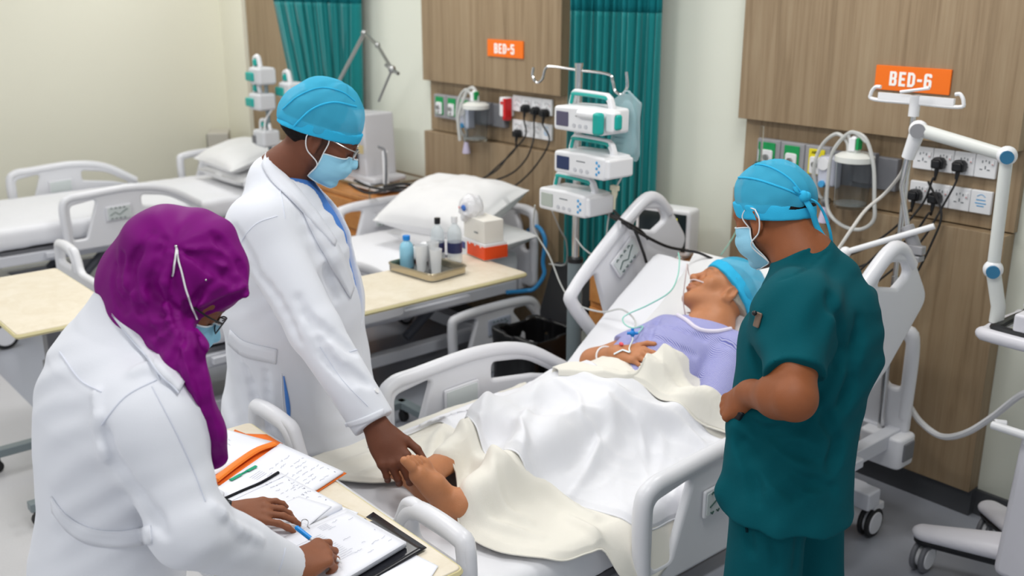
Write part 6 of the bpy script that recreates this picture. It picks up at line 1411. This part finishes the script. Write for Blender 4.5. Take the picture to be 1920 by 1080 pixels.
gn = solid('gown', S, M_gown, pat, .0045)
q = surf_line(S, [(1262, 588), (1285, 600), (1310, 618), (1345, 622), (1385, 616), (1402, 625)], 5, .003)
if len(q) > 1: b = MB(); b.tube(q, .007, 8); obj('gown_neckband', b, mat('gown_band', (226, 220, 234), .85), gn)
# wrist band, tape, cannula
b = MB(); c_ = elR+(wrR-elR)*.52; ax_ = unit(wrR-elR); R = frame(ax_); b.tube([c_+R.T@NP(.036*math.cos(a), 0, .036*math.sin(a)) for a in np.linspace(0, 2*np.pi, 24, endpoint=False)], .0035, 6, closed=True); obj('wrist_band', b, M_strap, pat)
tube_m = mat('cannula_tube', (214, 222, 220), .25)
h1 = traceN(B, [(1168, 657), (1182, 662), (1165, 648), (1160, 668), (1152, 664)])[0]; g1 = gradN(B, h1)
b = MB(); b.tube([h1[4]+g1[4]*.002, h1[0]+g1[0]*.003], .006, 6, flat=.4); b.tube([h1[1]+g1[1]*.003, h1[0]+g1[0]*.003], .005, 6, flat=.4); obj('tape_strip', b, M_maskw, pat)
b = MB(); b.ball(h1[2]+g1[2]*.006, (.009, .006, .006)); obj('cannula_port', b, mat('pink_plastic', (238, 92, 104), .4), pat)
sc_p = pd(1186, 625, 3.33); b = MB(); b.ball(sc_p, (.010, .010, .010)); b.cyl(sc_p-Rv*.018, sc_p+Rv*.018, .005); b.cyl(sc_p-upv_*.012, sc_p+upv_*.016, .005)
tag(obj('stopcock', b, M_blue, bev=.001), 'bright blue three-way tap lying on the gown sleeve above the patient hand', 'stopcock')
cable('drip_line', [sc_p-upv_*.012, pd(1186, 638, 3.30), pd(1180, 652, 3.27), h1[1]+g1[1]*.005], .0025, tube_m, 'short clear line between the blue tap and the patient hand', 'tube')
M_gt = mat('green_tube', (150, 214, 200), .25)
cable('oxygen_tube', [sc_p+Rv*.018, pd(1205, 612, 3.39), pd(1186, 615, 3.42), pd(1170, 606, 3.45), pd(1172, 592, 3.48), pd(1215, 572, 3.5), pd(1255, 548, 3.5), pd(1270, 520, 3.52), pd(1274, 490, 3.56), pd(1272, 474, 3.6)], .0025, M_gt, 'thin green tube looping from the blue tap up to the bed head', 'tube')
cable('oxygen_tube', [aty(1352, 478, 3.3), aty(1370, 452, 3.45), aty(1385, 425, 3.55)], .0025, M_gt, 'thin green tube rising from the pillow to the wall', 'tube')
cable('monitor_cable', [pd(1285, 470, 3.75), pd(1310, 474, 3.75), pd(1345, 488, 3.74), pd(1390, 492, 3.72), pd(1420, 500, 3.7), pd(1452, 508, 3.68)], .005, M_cord, 'black cable lying along the top edge of the raised mattress', 'cable')
nose = pH.w(0, .110, -.044)
b = MB(); b.tube([nose, pH.w(.03, .098, -.040), pH.w(.062, .055, -.022), pH.w(.078, .01, .004), pH.w(.086, -.012, .022)], .0022, 6, smooth=5); b.tube([nose, pH.w(-.03, .10, -.042), pH.w(-.062, .05, -.03)], .0026, 6, smooth=5)
b.tube([pH.w(.086, -.03, -.02), pH.w(.070, .0, -.075), pH.w(.045, .03, -.115), pH.w(.01, .04, -.135)], .0026, 6, smooth=5); b.tube([pH.w(.028, .02, -.150), pH.w(.0, .075, -.122), pH.w(-.02, .11, -.09), pH.w(-.04, .15, -.045), pH.w(-.02, .16, -.02), pH.w(0, .135, -.03), pH.w(0, .118, -.037)], .0022, 6, smooth=5)
obj('nasal_cannula', b, mat('cannula_pink', (222, 206, 204), .3), pat)
settle(pat, (-2.08, 2.14, .0))
PB = Solid(); PB.p = [p for p in B.p]
# ------------------------------------------------------------------ pillow under the head
pillow('flat white pillow under the patient head', (-2.03, 2.80, .895), rot_yz(math.radians(35)) @ euler(0, 0, .05), .66, .40, .09, 13)
# ------------------------------------------------------------------ bedding: height field of mattress + covered body
gx = np.arange(-2.75, -1.40, .0125); gy = np.arange(1.05, 3.0, .0125); GX, GY = np.meshgrid(gx, gy, indexing='ij')
def ztop(y): return np.where(y < 2.2, .574, np.where(y < 2.36, .574+(y-2.2)**2*2.1875, .574+.056+(y-2.36)*.70))
LB = Solid(); LB.p = []
LB.chain([hR, kR, kR+(an2-kR)*.75], (.078, .062, .040), .06); LB.chain([hL, kL, an1+NP(.0, .03, .0)], (.078, .062, .056), .06); LB.ell(pel, (.18, .15, .085), None, .08)
LB.cone(pel, che+NP(0, -.04, -.01), .082, .084, .08, flat=((1, 0, 0), 1.8)); LB.cone(elL, wrL, .045, .04, .05); LB.cone(kR, kL, .055, .055, .06)
TZm = np.full(GX.shape, 1.25); 
for _ in range(60):
    d_ = LB.ev(f32(np.stack([GX, GY, TZm], -1).reshape(-1, 3))).reshape(GX.shape); TZm = np.where(TZm > .5, TZm-np.maximum(d_, .0)*.8, TZm)
body_h = np.where(TZm > .56, TZm, 0); base_h = ztop(GY); Hh = np.maximum(base_h, body_h)
def blur(A, s_):
    k = np.exp(-np.arange(-3*s_, 3*s_+1)**2/(2.*s_*s_)); k /= k.sum()
    A = np.apply_along_axis(lambda v: np.convolve(np.pad(v, 3*s_, mode='edge'), k, 'valid'), 0, A); return np.apply_along_axis(lambda v: np.convolve(np.pad(v, 3*s_, mode='edge'), k, 'valid'), 1, A)
H_t = np.maximum(blur(Hh, 3), blur(Hh, 6)-.004); H_t = np.maximum(H_t, Hh); H_t = blur(H_t, 1)
def Hat(x, y):
    fx = np.clip((np.asarray(x)-gx[0])/.0125, 0, len(gx)-1.001); fy = np.clip((np.asarray(y)-gy[0])/.0125, 0, len(gy)-1.001); i = fx.astype(int); j = fy.astype(int); u = fx-i; v = fy-j
    z = H_t[i, j]*(1-u)*(1-v)+H_t[i+1, j]*u*(1-v)+H_t[i, j+1]*(1-u)*v+H_t[i+1, j+1]*u*v
    ov = np.maximum(np.abs(np.asarray(x)+2.095)-.435, 0); return z-ov*ov*14
def onbed(px, py):
    z = np.linspace(1.15, .35, 1600)[:, None]; r = ray(px, py); P = NP(0, 0, CAMZ)+r*(z-CAMZ)/r[2]; k = np.argmax(P[:, 2] < Hat(P[:, 0], P[:, 1])); return P[k, :2]
def cloth(name, top, bot, off, m, amp, label=None, cat=None, parent=None, n=230, mm=170, ridges=(), seed=0, fs=(5, 13), hem=.003, world=False, group=None, thick=.004, curlr=0):
    def rs(P, k):
        P = np.array(P if world else [onbed(*p) for p in P]); P = catmull(np.c_[P, np.zeros(len(P))], 8)[:, :2]; d = np.r_[0, np.cumsum(np.linalg.norm(np.diff(P, axis=0), axis=1))]; t = np.linspace(0, d[-1], k); return np.stack([np.interp(t, d, P[:, q]) for q in (0, 1)], 1)
    A = rs(top, n); Bt = rs(bot, n); t = np.linspace(0, 1, mm)[None, :, None]; XY = A[:, None]*(1-t)+Bt[:, None]*t; x, y = XY[..., 0], XY[..., 1]
    P3 = np.stack([x, y, 0*x+seed], -1).reshape(-1, 3); warp = vnoise(P3, 3.0, seed).reshape(x.shape)*.10
    Pa = np.stack([(x+warp)*1.0, (y+warp*.6)*.45, 0*x+seed], -1).reshape(-1, 3); f1 = 1-np.abs(vnoise(Pa, fs[0]*1.3, seed+1)).reshape(x.shape)*2
    Pb = np.stack([(x*.75+y*.65+warp)*1.0, (y*.75-x*.65)*.35, 0*x+seed], -1).reshape(-1, 3); f2 = 1-np.abs(vnoise(Pb, fs[1], seed+2)).reshape(x.shape)*2
    Pc = np.stack([(x*.5-y*.86+warp)*1.0, (y*.5+x*.86)*.4, 0*x+seed], -1).reshape(-1, 3); f3 = 1-np.abs(vnoise(Pc, fs[1]*1.8, seed+4)).reshape(x.shape)*2; mk_ = np.clip(vnoise(P3, 5, seed+6).reshape(x.shape)*1.4+.45, .1, 1)
    z = Hat(x, y)+off+amp*(.65*f1+.5*f2*mk_+.3*f3*mk_+.1*vnoise(P3, 40, seed+3).reshape(x.shape))+amp*.5
    for pts, h_, w_ in ridges:
        L = np.array([onbed(*p) for p in pts]); L = catmull(np.c_[L, np.zeros(len(L))], 8)[:, :2]; D = np.full(x.shape, 9.); wt = np.zeros(x.shape)
        for i in range(len(L)-1):
            a, b_ = L[i], L[i+1]; v = b_-a; tt = np.clip(((x-a[0])*v[0]+(y-a[1])*v[1])/(v@v+1e-12), 0, 1); dd = np.hypot(x-a[0]-tt*v[0], y-a[1]-tt*v[1]); s_ = (i+tt)/(len(L)-1); nw = dd < D; D = np.where(nw, dd, D); wt = np.where(nw, np.sin(np.pi*np.clip(s_*.9+.05, 0, 1))**.5, wt)
        z = z+h_*wt*np.exp(-(D/w_)**2)
    e = np.minimum(1, np.minimum(np.linspace(0, 1, mm)[None]*mm/5., (1-np.linspace(0, 1, mm))[None]*mm/5.)); floor_ = Hat(x, y)+off*.5+.001; z = np.maximum(z, floor_); z = floor_+(z-floor_)*(.45+.55*np.clip(e, 0, 1))
    G_ = np.stack([x, y, z], -1); b = MB(); b.grid(G_); o = obj(name, b, m, parent, sharp=0); md = o.modifiers.new('thick', 'SOLIDIFY'); md.thickness = thick; md.offset = 1; md.use_rim = True
    if label: tag(o, label, cat, group)
    b = MB(); b.tube([G_[i, -1] for i in range(0, n, 2)]+[G_[-1, -1]], hem, 6); h = obj('hem', b, m, o, sharp=0)
    return o, G_
cloth('blanket', [(985, 722), (1045, 708), (1110, 672), (1180, 690), (1290, 742), (1390, 795), (1440, 820)], [(520, 890), (625, 905), (700, 912), (765, 905), (800, 896), (832, 884), (857, 902), (860, 985), (892, 1023), (950, 1046), (1040, 1058), (1100, 1046), (1130, 1040), (1165, 1090), (1215, 1120)], .010, M_blank, .009, 'cream blanket covering the patient legs and lifted off one foot', 'blanket', ridges=[([(832, 815), (880, 838), (950, 885), (1030, 935), (1110, 985)], .030, .022), ([(832, 815), (815, 840), (800, 880)], .020, .02), ([(640, 880), (720, 858), (800, 830)], .014, .018), ([(905, 870), (935, 930), (990, 990)], .018, .018), ([(865, 960), (930, 1000), (1010, 1020)], .014, .016), ([(1060, 980), (1110, 1010), (1130, 1035)], .018, .016), ([(680, 900), (760, 870)], .012, .014)], seed=3)
cloth('top_sheet', [(1000, 725), (1060, 700), (1130, 706), (1200, 730), (1290, 775), (1400, 845)], [(690, 850), (770, 825), (835, 806), (900, 838), (985, 897), (1090, 962), (1190, 1000), (1270, 985)], .022, M_sheet, .012, 'white sheet lying over the middle of the cream blanket', 'sheet', ridges=[([(935, 760), (905, 800), (895, 850)], .020, .02), ([(1010, 740), (985, 800), (975, 870), (1000, 900)], .024, .024), ([(1130, 760), (1150, 820), (1130, 870), (1080, 920)], .026, .024), ([(1080, 720), (1170, 760), (1260, 810), (1340, 860)], .018, .018), ([(1050, 800), (1090, 790), (1130, 800)], .014, .016), ([(1200, 800), (1240, 850), (1230, 920)], .014, .02), ([(760, 830), (860, 790), (960, 745)], .012, .02), ([(960, 800), (985, 850), (975, 890)], .012, .010), ([(1090, 800), (1120, 850), (1110, 900), (1070, 950)], .012, .011), ([(1160, 780), (1200, 830), (1210, 880)], .012, .011), ([(870, 800), (880, 830), (920, 860)], .010, .010), ([(1040, 730), (1080, 760), (1090, 800)], .010, .010), ([(1240, 800), (1290, 830), (1330, 870)], .010, .010)], seed=8)
cloth('folded_blanket', [(1048, 722), (1075, 724), (1105, 724), (1140, 728), (1175, 730), (1202, 718), (1218, 690), (1245, 672), (1290, 692), (1345, 714), (1420, 738)], [(1035, 715), (1080, 706), (1150, 720), (1215, 748), (1290, 790), (1350, 828), (1420, 850)], .036, M_blank, .009, 'cream blanket edge folded back in a thick band across the patient waist', 'blanket', mm=60, ridges=[([(1080, 700), (1160, 700), (1240, 735), (1320, 785), (1380, 815)], .026, .028), ([(1225, 665), (1270, 720), (1330, 760)], .022, .02), ([(1300, 690), (1340, 730), (1380, 760)], .018, .02)], seed=12)
# ------------------------------------------------------------------ files and papers on the table
M_paper = mat('paper_white', (236, 238, 246), .8); M_pink = mat('paper_ink', (120, 124, 152), .8); M_pblack = mat('black_folder', (24, 25, 32), .22)
TT0 = .7815
def sheet_pts(pts, z): return [atz(x, y, z)[:2] for x, y in pts]
def quad(name, pts, z, m, label=None, cat=None, th=.0008, parent=None, lift=None, group=None, nn=14):
    """one sheet of paper from four corners, gently lifted towards chosen corners"""
    Q = [NP(*p, z) for p in sheet_pts(pts, z)]; u = np.linspace(0, 1, nn); G = np.zeros((nn, nn, 3))
    for i, a in enumerate(u):
        for j, c in enumerate(u):
            p = (Q[0]*(1-a)+Q[1]*a)*(1-c)+(Q[3]*(1-a)+Q[2]*a)*c; l = 0
            if lift: l = lift[0]*(1-a)*(1-c)+lift[1]*a*(1-c)+lift[2]*a*c+lift[3]*(1-a)*c
            G[i, j] = p+NP(0, 0, l*abs(l/(.03+abs(l)))*1.0+.0006*math.sin(5*a+3*c))
    b = MB(); b.grid(G); o = obj(name, b, m, parent, sharp=0); md = o.modifiers.new('t', 'SOLIDIFY'); md.thickness = th; md.offset = 0
    if label: tag(o, label, cat, group)
    return o, G
def gpt(G, a, c):
    n = G.shape[0]-1; i = min(int(a*n), n-1); j = min(int(c*n), n-1); fa = a*n-i; fc = c*n-j
    return (G[i, j]*(1-fa)+G[i+1, j]*fa)*(1-fc)+(G[i, j+1]*(1-fa)+G[i+1, j+1]*fa)*fc
def scribbles(G, parent, rows, seed, r=.0003, x0=.1, x1=.9, dens=.7, amp=.006, name='handwriting', rot=False):
    rg = np.random.default_rng(seed); b = MB()
    for k in rows:
        a = x0
        while a < x1:
            L = rg.uniform(.03, .10)
            if rg.random() < dens:
                n = max(5, int(L*110)); aa = np.linspace(a, min(a+L, x1), n); cc = k+amp*np.cumsum(rg.normal(0, .55, n))/math.sqrt(n)+amp*rg.normal(0, .7, n)
                P = [gpt(G, *((x, c) if not rot else (c, x)))+NP(0, 0, .0010) for x, c in zip(aa, np.clip(cc, .01, .99))]; b.tube(P, r, 4, cap=False)
            a += L+rg.uniform(.015, .04)
    if b.n: obj(name, b, M_pink, parent, sharp=0)
def ruled(G, parent, a0, a1, c0, c1, k, r=.0003, name='printed_lines'):
    b = MB()
    for c in np.linspace(c0, c1, k): b.tube([gpt(G, a, c)+NP(0, 0, .0009) for a in np.linspace(a0, a1, 8)], r, 4, cap=False)
    obj(name, b, mat('print_grey', (150, 152, 172), .8), parent, sharp=0)
# orange file (far): cover, left pages, spine, right pages with a green clip
fo = thing('orange_folder', 'open orange folder with handwritten sheets at the far end of the overbed table', 'folder')
quad('cover', [(395, 905), (440, 805), (650, 888), (560, 945)], TT0+.001, M_orange2, parent=fo, th=.0012)
quad('cover', [(380, 900), (330, 810), (500, 815), (530, 832)], TT0+.0015, M_orange2, parent=fo, th=.0012)
o, G = quad('left_page', [(395, 895), (360, 800), (430, 808), (512, 829)], TT0+.006, M_paper, parent=fo, th=.004, nn=10)
G = G+NP(0, 0, .002)
scribbles(G, o, np.linspace(.15, .6, 6), 3, rot=False, x0=.4, dens=.5)
o2, G2 = quad('right_page', [(395, 925), (526, 832), (644, 886), (530, 958)], TT0+.007, M_paper, parent=fo, th=.005)
G2 = G2+NP(0, 0, .0025)
scribbles(G2, o2, np.linspace(.28, .92, 9), 5, x0=.45, x1=.93, dens=.55, amp=.010); ruled(G2, o2, .35, .5, .2, .3, 4)
b = MB(); A_ = [NP(*atz(x, y, TT0+.012)) for x, y in ((404, 900), (440, 872), (480, 845), (515, 832))]; b.tube(A_, .012, 8, smooth=5, flat=.5); obj('spine', b, mat('orange_spine', (246, 128, 30), .4), fo)
b = MB(); c0_ = atz(432, 900, TT0+.013); c1_ = atz(480, 874, TT0+.013)
b.tube([c0_, (c0_*.6+c1_*.4)], .006, 6, flat=.4); b.tube([(c0_*.35+c1_*.65), c1_], .006, 6, flat=.4); b.tube([c0_*.65+c1_*.35, c0_*.35+c1_*.65], .0025, 6); obj('spring_clip', b, mat('clip_green', (20, 160, 120), .35), fo)
# pale folder under the stack with orange tab
quad('manila_folder', [(560, 1000), (600, 925), (700, 978), (640, 1010)], TT0+.0015, mat('manila', (222, 208, 176), .7), 'manila folder edge showing beneath the papers by the table rim', 'folder')
# black file (near)
bf = thing('black_folder', 'open black folder full of handwritten sheets, under the woman hands', 'folder')
quad('cover', [(520, 1085), (700, 960), (800, 1030), (640, 1120)], TT0+.002, M_pblack, parent=bf, th=.002, lift=(0, 0, .012, 0))
quad('cover', [(400, 950), (522, 886), (640, 952), (500, 1060)], TT0+.002, M_pblack, parent=bf, th=.002)
o, G = quad('upper_stack', [(418, 938), (524, 888), (642, 952), (530, 1012)], TT0+.010, M_paper, parent=bf, th=.012)
G = G+NP(0, 0, .006)
scribbles(G, o, np.linspace(.12, .8, 9), 11, x0=.62, x1=.95, dens=.6, amp=.012); scribbles(G, o, (.35, .42), 12, x0=.80, x1=.97); ruled(G, o, .02, .98, .12, .12, 1)
quad('loose_page', [(430, 990), (560, 930), (622, 950), (500, 1050)], TT0+.018, M_paper, parent=bf, th=.0006)
b = MB(); b.tube([atz(x, y, TT0+.018) for x, y in ((419, 936), (455, 920), (490, 905), (522, 886))], .0042, 8, smooth=5); obj('spine_strip', b, M_pblack, bf)
o3, G3 = quad('lower_stack', [(470, 1040), (650, 957), (762, 1022), (610, 1110)], TT0+.012, M_paper, parent=bf, th=.012, lift=(0, 0, .006, 0))
b = MB()
for k in range(5): b.tube([gpt(G3, 1, c)+NP(0, 0, -.005+.0025*k) for c in np.linspace(0, 1, 8)], .0004, 4)
obj('page_edges', b, mat('page_edge', (200, 204, 220), .8), o3)
quad('front_page', [(472, 1038), (652, 958), (760, 1020), (612, 1106)], TT0+.0192, M_paper, parent=bf, th=.0006, lift=(0, 0, .006, 0))
for o_, G_ in ((o3, G3+NP(0, 0, .0085)),):
    scribbles(G_, o_, np.linspace(.14, .86, 9), 21, x0=.55, x1=.93, dens=.42, amp=.008); ruled(G_, o_, .25, .55, .25, .75, 16); ruled(G_, o_, .6, .7, .12, .2, 4)
b = MB()
for cx_, cy_ in ((577, 988), (480, 1010)):
    p_ = atz(cx_, cy_, TT0+.030)
R_ = NP(*Rv); U_ = NP(*Fv)
loop = [atz(x, y, TT0+.030) for x, y in ((565, 984), (566, 976), (573, 974), (578, 978), (577, 987), (581, 991))]
b.tube(loop, .0011, 6, smooth=5); obj('binder_ring', b, M_chrome, bf)
b = MB(); b.tube([atz(x, y, TT0+.034) for x, y in ((512, 1001), (518, 1003), (520, 1012), (523, 1017))], .0014, 6, smooth=4); b.ball(atz(523, 1017, TT0+.032), .0025); obj('binder_ring', b, M_chrome, bf)
quad('loose_sheet', [(690, 1090), (770, 1035), (822, 1062), (790, 1110)], TT0+.001, M_paper, 'loose printed sheet sticking out at the near corner of the table', 'paper')
quad('loose_sheet', [(600, 962), (632, 946), (672, 962), (640, 985)], TT0+.006, M_paper, 'loose sheet peeking out between the two folders by the table rim', 'paper')
# pen in the right hand
pn = thing('pen', 'white pen with bright blue cap held in the woman right hand', 'pen')
P0 = atz(557, 990, .875); P2 = atz(641, 1056, TT0+.031); d_ = P2-P0
b = MB(); b.cyl(P0, P0+d_*.30, .0052); b.ball(P0, .0052); obj('cap', b, mat('pen_blue', (0, 148, 236), .3), pn)
b = MB(); b.cyl(P0+d_*.30, P0+d_*.92, .0042); b.cyl(P0+d_*.92, P2, .0035, .0008); obj('barrel', b, M_wht, pn)
